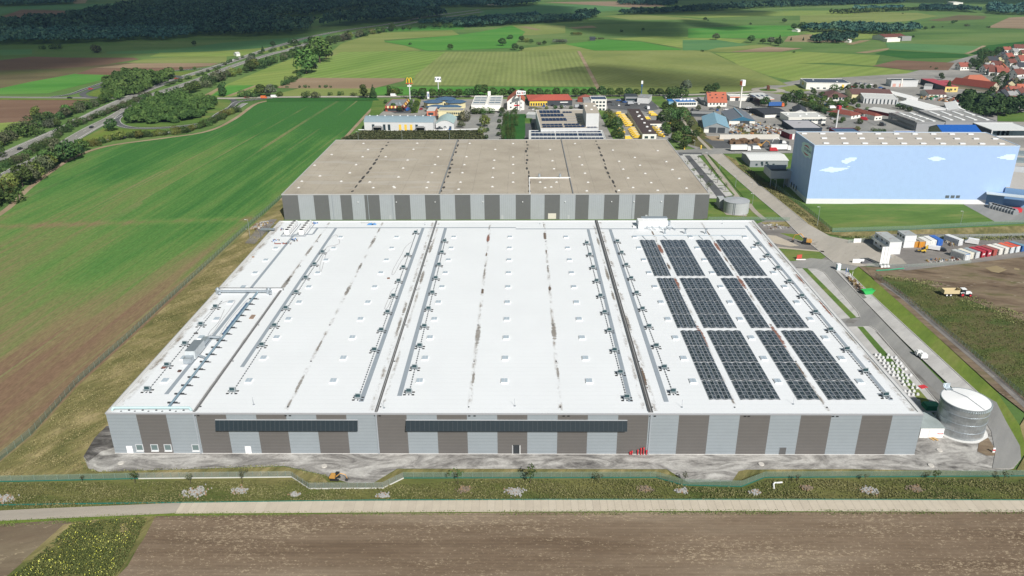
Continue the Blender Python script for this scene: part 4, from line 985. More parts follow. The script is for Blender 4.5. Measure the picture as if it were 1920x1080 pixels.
lp(hb, 'roof', MB().prism([(0.3,0.3),(Lb-0.3,0.3),(Lb-0.3,Db-0.3),(0.3,Db-0.3)], BH-0.1, BH+0.05), M('roof_beige', (0.43,0.4,0.36), 0.85, 0.1, 0.08, dirt=(0.3,0.28,0.26), dsc=0.12))
mb = MB()
for a in ((-.1,-.1,Lb+.1,.3),(-.1,Db-.3,Lb+.1,Db+.1),(-.1,.3,.3,Db-.3),(Lb-.3,.3,Lb+.1,Db-.3)): mb.box(a[0],a[1],BH-0.2,a[2],a[3],BH+0.25)
lp(hb, 'parapet', mb, M('parapet_blue', (0.45,0.58,0.75), 0.5))
SKY2 = M('skylight_blueish', (0.7,0.72,0.74), 0.4, 0.05)
for r_, yy in ((0, 0.14), (1, 0.5), (2, 0.85)):
    for k in range(10):
        x = Lb*(0.07+0.096*k+(0.048 if r_ == 1 else 0.0)-0.02*r_)
        if 2 < x < Lb-3: lp(hb, 'skylight', MB().box(x-1.3,Db*yy-0.7,BH+0.05,x+1.3,Db*yy+0.7,BH+0.55), SKY2)
def pcloud(cx, cz, rows, s=0.9):
    mb = MB()
    for j, (a, b) in enumerate(rows):
        if j % 2 == 0 or True: mb.box(cx+a*s*.85, -0.06, cz-j*s*0.5, cx+b*s*.85, -0.012, cz-(j-1)*s*0.5)
    lp(hb, 'painted_cloud', mb, M('cloud_paint', (0.6,0.75,0.83), 0.6, 0.04))
pk = lambda px, py: (P(px, py, 0).x)
def onface(px, py):
    "front-face coordinates (along, up) of a photo point"
    d = _fw*CF+_rt*(px-960)+_up*(540-py); o = Vector((0,0,CH)); n = Vector((u.y, -u.x, 0))
    t = (Vector((A.x,A.y,0))-o).dot(n)/d.dot(n); q = o+d*t; w = q-Vector((A.x,A.y,0)); return w.x*u.x+w.y*u.y, q.z
q = onface(1594,297); pcloud(q[0], q[1], [(-1,4),(-3,4.2),(-3.2,3.4),(-5.2,3),(-5.2,1),(-4.6,0),(-3,-1)])
q = onface(1565,313); pcloud(q[0], q[1], [(7,12.5),(9,11),(-4,-1),(-5,10),(-7,9),(-9,7),(-10.5,5.5),(-7,3),(-3,0)][1:], 0.8)
q = onface(1755,295); pcloud(q[0], q[1], [(-2,2),(-4,4),(-6,6.5),(-5,7.5),(-3,4),(-2,3)], 0.75)
q = onface(1900,297); pcloud(min(q[0], Lb-5), q[1]+1.5, [(-1,5),(-2,5),(-4,5),(-6,5),(-4,5),(0,4.6)], 0.9)
for px in (1776.5,1786.5,1796.5,1856):
    q = onface(px, 367); x = q[0]; w = lp(hb, 'vent_grille', MB().box(x-0.9,-0.1,q[1]-1.2,x+0.9,-0.01,q[1]+0.2), M('grille', (0.1,0.12,0.14), 0.6))
# left face: badge and dark windows (local x = 0 plane)
def onleft(px, py):
    d = _fw*CF+_rt*(px-960)+_up*(540-py); o = Vector((0,0,CH)); n = -u
    t = (Vector((A.x,A.y,0))-o).dot(n)/d.dot(n); q = o+d*t; w = q-Vector((A.x,A.y,0)); return w.x*v_.x+w.y*v_.y, q.z
for px, py in ((1484,346),(1488.5,349.5),(1493,353)):
    y, z = onleft(px, py); lp(hb, 'window', MB().box(-0.1,y-0.7,z-1.3,-0.01,y+0.7,z+1.3), DARK)
yL, yR = onleft(1500.5,290)[0], onleft(1524.5,275)[0]; zT, zB = onleft(1514.4,267.6)[1], onleft(1511.5,296.6)[1]; cy, cz = (yL+yR)/2, (zT+zB)/2; sx_ = abs(yL-yR)/4.8; sz_ = abs(zT-zB)/5.2
mb = MB(); mb2 = []
outl = [(-2.0,-1.6),(-2.4,-0.6),(-2.1,0.6),(-2.4,1.2),(-1.6,2.1),(-0.6,2.3),(0.4,2.7),(1.0,2.3),(2.1,2.4),(2.3,1.2),(2.0,0.2),(2.4,-0.8),(2.0,-1.9),(0.9,-1.8),(0.2,-2.5),(-0.8,-2.1)]
i = len(mb.v); pts = [(-0.03, cy-a*sx_, cz+b*sz_) for a, b in outl]; mb.face(pts)
lp(hb, 'emblem', mb, M('emblem_teal', (0.6,0.8,0.78), 0.6, 0.08))
for sg, r_ in ((1, 2.9), (-1, 2.9)):
    mb = MB(); prev = None
    for k in range(13):
        t = R(35+110*k/12); yy = cy-math.cos(t)*sx_*1.5; z0 = cz+sg*(math.sin(t)*sz_*0.85+sz_*0.55); w = 0.35*math.sin(math.pi*k/12)+0.04
        if prev: mb.face([(-0.05,prev[0],prev[1]-prev[2]),(-0.05,prev[0],prev[1]+prev[2]),(-0.05,yy,z0+w),(-0.05,yy,z0-w)])
        prev = (yy, z0, w)
    lp(hb, 'emblem', mb, M('emblem_red', (0.4,0.08,0.1), 0.5))
def text_mesh(s, size, ext=0.02):
    c = bpy.data.curves.new('txt', 'FONT'); c.body = s; c.size = size; c.extrude = ext; c.align_x = 'CENTER'; c.align_y = 'CENTER'; c.offset = size*0.015
    o = bpy.data.objects.new('txt', c); COL.objects.link(o); bpy.context.view_layer.update()
    me = bpy.data.meshes.new_from_object(o.evaluated_get(bpy.context.evaluated_depsgraph_get())); bpy.data.objects.remove(o); return me
me = text_mesh('STADA', 1.75); me.materials.clear(); me.materials.append(M('emblem_navy', (0.05,0.1,0.2), 0.5))
q = bpy.data.objects.new('lettering', me); COL.objects.link(q); q.parent = hb; yS, yA = onleft(1508.4,279)[0], onleft(1520.4,285.6)[0]; tw = max(v.co.x for v in me.vertices)-min(v.co.x for v in me.vertices); q.scale = (abs(yS-yA)/tw*1.05, sz_*0.62, 1); q.location = (-0.08, (yS+yA)/2, (onleft(1508.4,279)[1]+onleft(1520.4,285.6)[1])/2); q.rotation_euler = (R(90), 0, R(-90))
# low wing on the left with concrete frame
AX = thing('loading_annex', 'grey concrete loading annex with sunken dark bay at the left foot of the blue warehouse', 'annex', (P(1465,352).x, P(1465,352).y, 0), rot=ang)
lp(AX, 'wall', MB().box(-6.5,0,5.0,5.5,0.5,9.0).box(3.5,0.6,0,5.5,6,9).box(-6.5,0.6,5.0,-6.0,14,9.0).box(-6,13.5,5,5.5,14,9), M('annex_grey', (0.4,0.43,0.45), 0.6))
lp(AX, 'roof', MB().box(-5.9,0.6,6.5,5.4,13.4,6.9), M('annex_roof', (0.09,0.1,0.11), 0.8))
lp(AX, 'column', MB().box(-6.2,0.1,0,-5.9,0.4,4.9), GREY); lp(AX, 'column', MB().box(1.0,0.1,0,1.4,0.4,4.9), GREY)
# lower blue wing, right edge of the view
RW = thing('loading_wing', 'lower dark blue loading wing with pale canopy at the right foot of the blue warehouse', 'annex', (P(1905,392).x, P(1905,392).y, 0), rot=ang-R(24))
DB = striped('blue_deep', (0.17,0.3,0.5), 1.0, -0.03, axis=0, rough=0.5)
lp(RW, 'wall', MB().box(-6,4,0,60,40,9), DB); lp(RW, 'roof', MB().box(-5.9,4.1,9.0,59.9,39.9,9.2), M('roof_beige2', (0.42,0.4,0.37), 0.9))
lp(RW, 'canopy', MB().box(-14,-3,6.5,8,1.5,6.8), M('canopy_pale', (0.5,0.56,0.58), 0.5)); lp(RW, 'wall', MB().box(-14.2,1.6,0,-5.8,3.9,6.6), DB)
a = P(1893,300,14); RH = thing('hall', 'low beige hall with glazed strips behind the right end of the blue warehouse', 'hall', (a.x, a.y, 0), rot=ang-R(12))
lp(RH, 'wall', MB().box(0,0,0,70,45,11), M('pale_wall', (0.5,0.52,0.53), 0.6)); lp(RH, 'roof', MB().box(-0.2,-0.2,11,70.2,45.2,11.4), M('roof_beige2', (0.42,0.4,0.37), 0.9))
for k in range(2): lp(RH, 'rooflight', MB().box(2,6+18*k,11.4,68,14+18*k,12.6), M('glass_grey', (0.2,0.25,0.27), 0.3)); 
# ---------------------------------------------------------------- tanks and pump house
tk = thing('water_tank', 'large galvanised steel water tank with white top at the right corner of the hall', 'tank', (115.2,175.0,0))
def tankmat():
    m, t, b = newmat('galvanised'); k = NT(t); v = k.coords(obj=True); sep = k.n('ShaderNodeSeparateXYZ'); k.l(v, sep.inputs[0])
    zz = k.math('FLOOR', k.math('MULTIPLY', sep.outputs[2], 1/1.15)); at = k.math('FLOOR', k.math('MULTIPLY', k.math('ARCTAN2', sep.outputs[1], sep.outputs[0]), 2.6))
    cb = k.n('ShaderNodeCombineXYZ'); k.l(zz, cb.inputs[0]); k.l(at, cb.inputs[1]); wn = k.n('ShaderNodeTexWhiteNoise'); k.l(cb.outputs[0], wn.inputs[0])
    n = k.noise(v, 0.5, 5, 0.65); f = k.math('ADD', k.math('MULTIPLY', wn.outputs[0], 0.2), k.math('MULTIPLY', n, 0.8))
    c = k.ramp(f, [(0.3,(0.33,0.35,0.36)),(0.5,(0.43,0.46,0.48)),(0.7,(0.52,0.55,0.57))]); k.l(c, b.inputs['Base Color'])
    b.inputs['Metallic'].default_value = 0.75; b.inputs['Roughness'].default_value = 0.4; return m
GALV = tankmat(); TR_ = 5.8; TH = 9.1
mb = MB().cyl(0,0,0.2,TH,TR_,56); lp(tk, 'tank_shell', mb, GALV)
for z in (2.3,4.6,6.9,8.6): lp(tk, 'hoop', MB().cyl(0,0,z,z+0.1,TR_+0.09,56), ZINC)
mb = MB()
for k in range(64):
    t = 2*math.pi*k/64; mb.box(TR_*math.cos(t)-0.09,TR_*math.sin(t)-0.09,TH-0.75,TR_*math.cos(t)+0.2*math.cos(t)+0.09,TR_*math.sin(t)+0.2*math.sin(t)+0.09,TH+0.15)
lp(tk, 'rim_bracket', mb, M('bracket', (0.3,0.36,0.38), 0.5)).__setitem__('kind', 'stuff')
mb = MB().cyl(0,0,TH,TH+0.1,TR_-0.02,56,0,0.3); i0 = len(mb.v); lp(tk, 'tank_lid', mb, M('lid_white', (0.82,0.83,0.83), 0.5, 0.03)); 
mb = MB(); n = 56
for k in range(n):
    t0, t1 = 2*math.pi*k/n, 2*math.pi*(k+1)/n; r0, r1 = TR_-0.05, TR_+0.14
    mb.face([(r0*math.cos(t0),r0*math.sin(t0),TH+0.16),(r1*math.cos(t0),r1*math.sin(t0),TH+0.16),(r1*math.cos(t1),r1*math.sin(t1),TH+0.16),(r0*math.cos(t1),r0*math.sin(t1),TH+0.16)])
    mb.face([(r1*math.cos(t0),r1*math.sin(t0),TH-0.1),(r1*math.cos(t1),r1*math.sin(t1),TH-0.1),(r1*math.cos(t1),r1*math.sin(t1),TH+0.16),(r1*math.cos(t0),r1*math.sin(t0),TH+0.16)])
lp(tk, 'rim', mb, ZINC)
bpy.data.objects.remove([o for o in tk.children if o.name.startswith('tank_lid')][0])
mb = MB()
for k in range(n):
    t0, t1 = 2*math.pi*k/n, 2*math.pi*(k+1)/n; mb.face([(0,0,TH+0.75),(TR_*math.cos(t0),TR_*math.sin(t0),TH+0.12),(TR_*math.cos(t1),TR_*math.sin(t1),TH+0.12)])
lp(tk, 'tank_lid', mb, M('lid_white', (0.82,0.83,0.83), 0.5, 0.03))
mb = MB().tube([(-2.2,5.2,TH+0.3),(0,0,TH+0.9),(1.8,-5.4,TH+0.3)],0.07,4); lp(tk, 'cable', mb, GREY)
mb = MB().bar((-2.5,5.6,0.2),(-2.5,5.6,TH+1.2),0.06).bar((-1.8,5.8,0.2),(-1.8,5.8,TH+1.2),0.06).box(-3,4.2,TH+0.3,-1.2,6.2,TH+0.4).box(-3,6.1,TH+0.4,-1.2,6.2,TH+1.4); lp(tk, 'ladder', mb, ZINC)
lp(tk, 'foundation', MB().cyl(0,0,0.0,0.28,TR_+0.9,40), M('chalk', (0.6,0.6,0.58), 0.9, 0.2, 1.0))
ph = thing('pump_house', 'small white pump house with grey roof between the hall corner and the big water tank', 'shed', (P(1723,822).x, P(1723,822).y, 0))
lp(ph, 'wall', MB().box(0,0,0.1,6.0,7.4,3.1), M('white_hut', (0.8,0.8,0.79), 0.6, 0.04)); lp(ph, 'roof', MB().box(-0.12,-0.12,3.1,6.12,7.5,3.22), M('hut_roof', (0.33,0.38,0.38), 0.5, 0.35, 0.25, dirt=(0.6,0.62,0.62), dsc=0.3))
lp(ph, 'door', MB().box(2.2,-0.06,0.2,4.4,-0.005,2.6), M('hut_door', (0.68,0.69,0.69), 0.5))
mb = MB()
for k in range(7): mb.box(4.5+k*0.2,-0.05,1.3,4.63+k*0.2,-0.008,1.3+(0.34 if k in (0,6) else 0.24))
lp(ph, 'lettering', mb, RED)
tag(MB().box(106.4,169.4,0.3,107.0,171,0.42,rot=0.5).box(105.6,169.5,0.26,106.1,171,0.34,rot=0.4).build('plank', M('wood_yellow', (0.5,0.32,0.13), 0.8)), 'yellow planks leaning at the front of the white pump house', 'plank')
t2 = thing('water_tank', 'pale grey squat storage tank on the lawn beside the brown roofed hall', 'tank', (104.4,363.6,0))
PT = striped('tank_pale', (0.4,0.42,0.43), 1.4, -0.06)
lp(t2, 'tank_shell', MB().cyl(0,0,0,6.0,6.0,40), PT); mb = MB()
for k in range(40):
    t0, t1 = 2*math.pi*k/40, 2*math.pi*(k+1)/40; mb.face([(0,0,6.7),(6.15*math.cos(t0),6.15*math.sin(t0),6.03),(6.15*math.cos(t1),6.15*math.sin(t1),6.03)])
lp(t2, 'roof', mb, M('tank_roof', (0.36,0.38,0.4), 0.5, 0.12, 0.3, dirt=(0.33,0.27,0.28), dsc=0.3)); lp(t2, 'ladder', MB().bar((-2.0,-5.9,0),(-2.0,-5.9,6.3),0.08).bar((-2.6,-5.7,0),(-2.6,-5.7,6.3),0.08), GREY)
p = P(1354,392); tag(MB().box(p.x-1.7,p.y,0,p.x+1.3,p.y+6,5.0,0).build('shed', M('tank_pale2', (0.4,0.42,0.43), 0.6)), 'narrow grey valve house against the left side of the squat tank', 'shed')
F([(1338,382),(1344,380),(1372,402),(1402,404),(1398,407),(1362,404)], 'grey_path', 12, 'path')
# ---------------------------------------------------------------- town buildings
def C(name, h, rough=0.7, var=0.08): return M(name, lin(h), rough, var)
W1 = C('render_white','e0dfd8'); W2 = C('render_pale','c6c8c8'); WC = C('render_cream','d8cfa6'); WG = C('render_grey','8b9092'); WD = C('render_dark','3c4247')
R_RED = C('tile_red','8c5044',0.8,0.2); R_BR = C('tile_brown','6a4138',0.8,0.2); R_OR = C('tile_orange','a8604a',0.8,0.18); R_DK = C('tile_dark','3a3d43',0.8,0.15)
R_GR = C('roof_grey','8d8e8e',0.7,0.12); R_LG = C('roof_light','c5c6c4',0.6,0.06); R_BE = C('roof_sand','aaa296',0.8,0.1); R_BL = C('roof_blue','2f6fae',0.5,0.08); R_LB = C('roof_paleblue','7fa3b5',0.5,0.08)
R_TQ = C('roof_slateblue','46617e',0.5,0.08); R_PK = C('roof_pink','a84a54',0.6,0.08); YEL = C('paint_yellow','e0bd4a',0.6); PVB = C('pv_blue','22314d',0.25,0.1); ORG = C('paint_orange','c9683a',0.6)
_wm = {}
def win_mesh(w, h):
    if (w, h) not in _wm: _wm[(w, h)] = MB().box(-w/2,-0.07,-h/2,w/2,-0.012,h/2).mesh('window', GLASS)
    return _wm[(w, h)]
def windows(root, side, L, D, zs, n, w=1.3, h=1.2, a=0.06, b=0.94):
    for z in zs:
        for k in range(n):
            t = a+(b-a)*(k+0.5)/n; o = bpy.data.objects.new('window', win_mesh(w, h)); COL.objects.link(o); o.parent = root
            if side == 'f': o.location = (L*t, 0, z)
            elif side == 'l': o.location = (0, D*t, z); o.rotation_euler = (0,0,R(-90))
            elif side == 'r': o.location = (L, D*t, z); o.rotation_euler = (0,0,R(90))
def bld(name, label, A, B, C3, base, kind='flat', wall=None, roof=None, rise=2.5, axis='x', h=None, cat='building', over=0.35, group=None, parapet=True):
    "A front-left, B front-right, C3 back-left (or ('r',x,y) back-right) eave corners in the photograph; base = y of the ground under A"
    wall = wall or W2; roof = roof or R_GR
    if h is None:
        h = 5.0
        for _ in range(6):
            p = P(A[0], A[1], h); u_, v2 = PR((p.x, p.y, 0)); 
            # height that puts the foot on the wanted row
            lo, hi = 0.5, 60
            for _ in range(30):
                m_ = (lo+hi)/2; q = P(A[0], A[1], m_)
                if PR((q.x, q.y, 0))[1] < base: lo = m_
                else: hi = m_
            h = lo
    a = P(A[0], A[1], h); b = P(B[0], B[1], h)
    u = b-a; u.z = 0; L = u.length; u.normalize(); v = Vector((-u.y, u.x, 0))
    if C3[0] == 'r': c = P(C3[1], C3[2], h); D = (c-b).dot(v)
    elif C3[0] == 'd': D = C3[1]
    else: c = P(C3[0], C3[1], h); D = (c-a).dot(v)
    D = max(D, 2.0)
    r = thing(name, label, cat, (a.x, a.y, 0), group, math.atan2(u.y, u.x))
    def part(nm, mb, m, lab=None): return lp(r, nm, mb, m, lab)
    o = over
    if kind == 'flat':
        part('wall', MB().box(0,0,0,L,D,h-0.05), wall)
        mb = MB().box(-0.15,-0.15,h-0.05,L+0.15,D+0.15,h+0.15)
        part('roof', mb, roof)
        if parapet and L > 12:
            mb = MB()
            for q in ((-.2,-.2,L+.2,.15),(-.2,D-.15,L+.2,D+.2),(-.2,.15,.15,D-.15),(L-.15,.15,L+.2,D-.15)): mb.box(q[0],q[1],h-0.1,q[2],q[3],h+0.45)
            part('parapet', mb, wall)
    elif kind == 'gable':
        mb = MB()
        if axis == 'x':
            mb.box(0,0,0,L,D,h); mb.face([(0,D,h),(0,0,h),(0,D/2,h+rise)]); mb.face([(L,0,h),(L,D,h),(L,D/2,h+rise)])
            part('wall', mb, wall); s = rise/(D/2); mb = MB(); t = 0.18
            for sg in (0, 1):
                y0, y1 = (-o, D/2) if sg == 0 else (D+o, D/2)
                z0 = h-o*s+0.02; z1 = h+rise+0.02
                p4 = [(-o,y0,z0),(L+o,y0,z0),(L+o,y1,z1),(-o,y1,z1)]
                if sg: p4 = p4[::-1]
                mb.face([(x,y,z+t) for x,y,z in p4]); mb.face(p4[::-1])
                mb.face([(-o,y0,z0),(L+o,y0,z0),(L+o,y0,z0+t),(-o,y0,z0+t)][::(1 if not sg else -1)])
                for xx in (-o, L+o): mb.face([(xx,y0,z0),(xx,y0,z0+t),(xx,y1,z1+t),(xx,y1,z1)])
            part('roof', mb, roof)
        else:
            mb.box(0,0,0,L,D,h); mb.face([(0,0,h),(L,0,h),(L/2,0,h+rise)]); mb.face([(L,D,h),(0,D,h),(L/2,D,h+rise)])
            part('wall', mb, wall); s = rise/(L/2); mb = MB(); t = 0.18
            for sg in (0, 1):
                x0, x1 = (-o, L/2) if sg == 0 else (L+o, L/2)
                z0 = h-o*s+0.02; z1 = h+rise+0.02
                p4 = [(x0,-o,z0),(x1,-o,z1),(x1,D+o,z1),(x0,D+o,z0)]
                if sg: p4 = p4[::-1]
                mb.face([(x,y,z+t) for x,y,z in p4]); mb.face(p4[::-1])
                mb.face([(x0,-o,z0),(x0,D+o,z0),(x0,D+o,z0+t),(x0,-o,z0+t)])
                for yy in (-o, D+o): mb.face([(x0,yy,z0),(x0,yy,z0+t),(x1,yy,z1+t),(x1,yy,z1)])
            part('roof', mb, roof)
    elif kind == 'hip':
        part('wall', MB().box(0,0,0,L,D,h), wall); mb = MB(); q = min(D, L)/2; z1 = h+rise
        if L >= D: r0, r1 = (q, D/2, z1), (L-q, D/2, z1)
        else: r0, r1 = (L/2, q, z1), (L/2, D-q, z1)
        c0, c1, c2_, c3_ = (-o,-o,h),(L+o,-o,h),(L+o,D+o,h),(-o,D+o,h)
        if L >= D: mb.face([c0,c1,r1,r0]); mb.face([c1,c2_,r1]); mb.face([c2_,c3_,r0,r1]); mb.face([c3_,c0,r0])
        else: mb.face([c0,c1,r0]); mb.face([c1,c2_,r1,r0]); mb.face([c2_,c3_,r1]); mb.face([c3_,c0,r0,r1])
        mb.face([c3_,c2_,c1,c0]); part('roof', mb, roof)
    elif kind == 'barrel':
        mb = MB(); n = 10; X = L if axis == 'x' else D; Y = D if axis == 'x' else L
        pr = [(Y*k/n, h+rise*math.sin(math.pi*k/n)) for k in range(n+1)]
        f = (lambda x, y, z: (x, y, z)) if axis == 'x' else (lambda x, y, z: (y, x, z))
        w = MB(); w.box(0,0,0,L,D,h)
        for xx in (0, X): w.face([f(xx, y, z) for y, z in pr])
        part('wall', w, wall)
        for (y0, z0), (y1, z1) in zip(pr, pr[1:]):
            mb.face([f(-o,y0,z0+.1),f(X+o,y0,z0+.1),f(X+o,y1,z1+.1),f(-o,y1,z1+.1)])
            for xx in (-o, X+o): mb.face([f(xx,y0,z0-.2),f(xx,y0,z0+.1),f(xx,y1,z1+.1),f(xx,y1,z1-.2)])
        part('roof', mb, roof)
    return r, L, D, h
def chim(r, x, y, z0, z1, s=0.5): lp(r, 'chimney', MB().box(x-s/2,y-s/2,z0,x+s/2,y+s/2,z1), R_BR)
def doors(r, xs_, w, h, m=None, name='door'):
    for x in xs_: lp(r, name, MB().box(x-w/2,-0.08,0.05,x+w/2,-0.012,h), m or WD)
def pvrows(r, x0, x1, ys_, z, d=2.2, m=None):
    for y in ys_: lp(r, 'solar_array', MB().box(x0,y,z,x1,y+d,z+0.22), m or PVB)
def roofbits(r, L, D, h, n, m=None, s=1.4):
    for k in range(n):
        x, y = L*(k+0.5)/n, D*(0.3 if k % 2 else 0.65); lp(r, 'skylight', MB().box(x-s/2,y-s/2,h+0.15,x+s/2,y+s/2,h+0.65), m or WHITE)

# west part, left to right
r,L,D,h = bld('hall','long pale hall with grey barrel roof and two arched porches near the green field',(682.5,229.3),(812,230),('d',15),242.8,'barrel',W2,C('barrel_grey','7f919b',0.5,0.06),3.2,cat='hall',h=6.2)
for x in (0.2,0.82): lp(r,'porch',MB().box(L*x-3.2,-3.5,0,L*x-2.9,-0.1,3.2).box(L*x+2.9,-3.5,0,L*x+3.2,-0.1,3.2).box(L*x-3.3,-3.6,3.2,L*x+3.3,-0.1,3.4).box(L*x-2.2,-3.6,3.4,L*x+2.2,-0.1,3.9),R_GR); lp(r,'door',MB().box(L*x-2.4,-0.1,0.05,L*x+2.4,-0.02,3),WD)
for k,x in enumerate((0.13,0.29,0.36,0.52,0.6,0.68,0.76)): lp(r,'window',MB().box(L*x-0.9,-0.08,0.6,L*x+0.9,-0.012,4.8),GLASS if k in (0,1,2,6) else YEL)
for k in range(9): lp(r,'roof_vent',MB().cyl(L*(k+0.5)/9,D*0.5,9.3,9.9,0.5,8),WHITE)
r,L,D,h = bld('hall','small hall with pale green barrel roof beside the long grey barrel roof',(817,231.5),(851,231.5),('d',24),242.5,'barrel',W2,C('barrel_green','9db4b4',0.5,0.06),2.6,'y',cat='hall')
for x in (0.2,0.5,0.8): lp(r,'window',MB().box(L*x-0.8,-0.07,0.8,L*x+0.8,-0.012,2.2),GLASS)
r,L,D,h = bld('office','cream two-storey office with grey flat roof and a band of windows',(822,208.5),(868,208.5),(816,203),227,'flat',WC,R_GR,cat='office')
windows(r,'f',L,D,(h-1.6,),9,1.0,1.5,0.32,1); lp(r,'window',MB().box(L*0.68,-0.1,0.5,L*0.94,-0.012,4.0),GLASS); windows(r,'f',L,D,(2.5,),4,1.0,1.3,0.05,0.6)
r,L,D,h = bld('office','salmon orange office block with pale square roof at the left end of the cream office',(800,208),(815,208),(802.5,200.5),222,'flat',C('salmon','c4765c'),R_LG,cat='office'); windows(r,'f',L,D,(h-2.2,),1,4,1.8)
# pavilions with dark blue hexagonal roofs
oc = thing('pavilion','cluster of cream pavilions under four shallow dark blue hexagonal roofs','building',(P(830,203).x,P(830,203).y,0))
base_ = oc.location.copy()
for k,(px,py,rx) in enumerate(((835,183.5,9.5),(812,189,9.0),(854,189,9.5),(818,198.5,9.0),(845,198.5,9.5))):
    z = 5.0 if k < 3 else 4.2; c = P(px,py,z+0.6)
    x0, y0 = c.x-base_.x, c.y-base_.y; mb = MB(); n = 6; rr = rx
    lp(oc,'wall',MB().cyl(x0,y0,0,z,rr*0.86,6),WC)
    for q in range(n):
        t0, t1 = 2*math.pi*q/n, 2*math.pi*(q+1)/n
        mb.face([(x0,y0,z+1.7),(x0+rr*math.cos(t0),y0+rr*math.sin(t0),z),(x0+rr*math.cos(t1),y0+rr*math.sin(t1),z)])
        mb.face([(x0,y0,z-0.01),(x0+rr*math.cos(t1),y0+rr*math.sin(t1),z),(x0+rr*math.cos(t0),y0+rr*math.sin(t0),z)])
    lp(oc,'roof',mb,R_TQ)
    for q in range(5): lp(oc,'window',MB().box(x0-5+2.2*q,y0-rr*0.86*0.88-0.1,1.0,x0-3.8+2.2*q,y0-rr*0.86*0.866+0.0,2.6),GLASS)
# fast-food restaurant
r,L,D,h = bld('restaurant','fast-food restaurant with flat grey roof and red and yellow striped sloping eaves',(722,199.5),(754,199.5),(732,186.5),206,'flat',C('red_brick','8e4a38'),C('deck_grey','7b8182'),cat='restaurant',h=4.2)
mb = MB(); n = 8
for k in range(n): mb.face([(L+0.15,D*k/n,h+0.4),(L+1.3,D*k/n-0.3,h-1.2),(L+1.3,D*(k+1)/n-0.3,h-1.2),(L+0.15,D*(k+1)/n,h+0.4)],(0,1,0,2)[k % 4])
for k in range(14): mb.face([(L*k/14,-0.2,h+0.4),(L*k/14,-1.5,h-1.2),(L*(k+1)/14,-1.5,h-1.2),(L*(k+1)/14,-0.2,h+0.4)],(0,0,1,0,0,2)[k % 6])
lp(r,'eaves',mb,[C('awning_red','8e4a38'),WC,YEL]); lp(r,'window',MB().box(2,-0.1,0.5,L-2,-0.012,2.6),GLASS)
for x,y in ((4,6),(7,9),(11,5),(9,12)): lp(r,'roof_vent',MB().box(x,y,h+.15,x+1.6,y+1.4,h+1.3),ZINC)
r,L,D,h = bld('showroom','white car dealership hall with skylight rows and a white central tower',(883.5,198),(939,198),(887.5,180.5),207,'flat',W1,R_LG,cat='showroom')
for y in (0.25,0.5,0.75): 
    for a_,b_ in ((0.04,0.24),(0.26,0.44),(0.58,0.76),(0.78,0.96)): lp(r,'rooflight',MB().box(L*a_,D*y,h+0.15,L*b_,D*y+1.8,h+0.6),C('glass_roof','4e6270',0.3))
lp(r,'tower',MB().box(L*0.47,0.5,h+0.15,L*0.55,D+1,h+1.2).box(L*0.46,D-2,h+1.2,L*0.56,D+1,h+4.2),W1); lp(r,'canopy',MB().box(0,-9,h-2.6,L,-0.1,h-2.3),W1); lp(r,'window',MB().box(1,-0.1,0.4,L-1,-0.012,h-3),GLASS)
r,L,D,h = bld('house','white three-storey shop with steep orange tiled gable facing the yard',(951,190),(983,190),('d',22),201,'gable',W1,R_OR,5.5,'y',cat='house',h=7.0)
windows(r,'f',L,D,(2.2,5.6),3); lp(r,'sign_board',MB().box(L*0.4,-0.15,3.3,L*0.75,-0.03,4.3),RED)
r,L,D,h = bld('shop','long low shop under a hipped red roof with yellow and dark shopfronts',(992,188.8),(1073,187.6),(993,177.5),196.5,'hip',WD,C('tile_salmon','b0584a',0.8,0.12),2.2,cat='shop',h=4.6)
lp(r,'shopfront',MB().box(0.5,-0.2,0.3,L*0.42,-0.05,3.9),YEL)
for k in range(7): lp(r,'window',MB().box(1.2+k*L*0.058,-0.27,0.6,1.2+k*L*0.058+1.3,-0.21,2.6),GLASS)
lp(r,'sign_board',MB().box(L*0.72,-0.2,2.6,L*0.9,-0.05,3.3),WHITE)
r,L,D,h = bld('office','white three-storey office with dark solar roof behind the white tower',(1108.5,187.3),(1137.5,187.3),(1109,181),207,'flat',W1,PVB,cat='office')
windows(r,'f',L,D,(h-1.8,h-4.6,h-7.4),4,1.8,1.5); lp(r,'gable_roof',MB().box(-6,0,h-4,-0.1,D,h-0.5),R_GR)
# PV logistics building and tower
r,L,D,h = bld('hall','beige roofed hall with rows of dark solar panels in front of the white tower',(1014,242),(1122,241),(1005,207),262,'flat',W2,R_BE,cat='hall',h=8.5)
for (a_,b_,y) in ((0.06,0.46,0.95),(0.06,0.46,0.86),(0.5,0.68,0.86),(0.06,0.5,0.73),(0.06,0.5,0.66),(0.06,0.52,0.5),(0.06,0.52,0.43),(0.04,0.4,0.2),(0.04,0.4,0.1),(0.43,0.7,0.2),(0.43,0.78,0.1),(0.81,0.98,0.04)):
    n_ = max(2,round(L*(b_-a_)/2.6)); mb = MB()
    for k in range(n_): x0 = L*a_+k*L*(b_-a_)/n_; mb.face([(x0,D*y-3,h+0.35),(x0+L*(b_-a_)/n_-0.25,D*y-3,h+0.35),(x0+L*(b_-a_)/n_-0.25,D*y,h+0.8),(x0,D*y,h+0.8)])
    lp(r,'solar_array',mb,PVB)
for k in range(3): lp(r,'duct',MB().box(L*0.5,D*(0.33+0.13*k),h+0.15,L*0.78,D*(0.33+0.13*k)+0.8,h+0.6),R_GR)
r,L,D,h = bld('hall','lower white roofed hall with three long solar rows directly behind the brown hall',(992,262.5),(1136,262.5),(999,245.5),275,'flat',W2,R_LG,cat='hall',h=6.3)
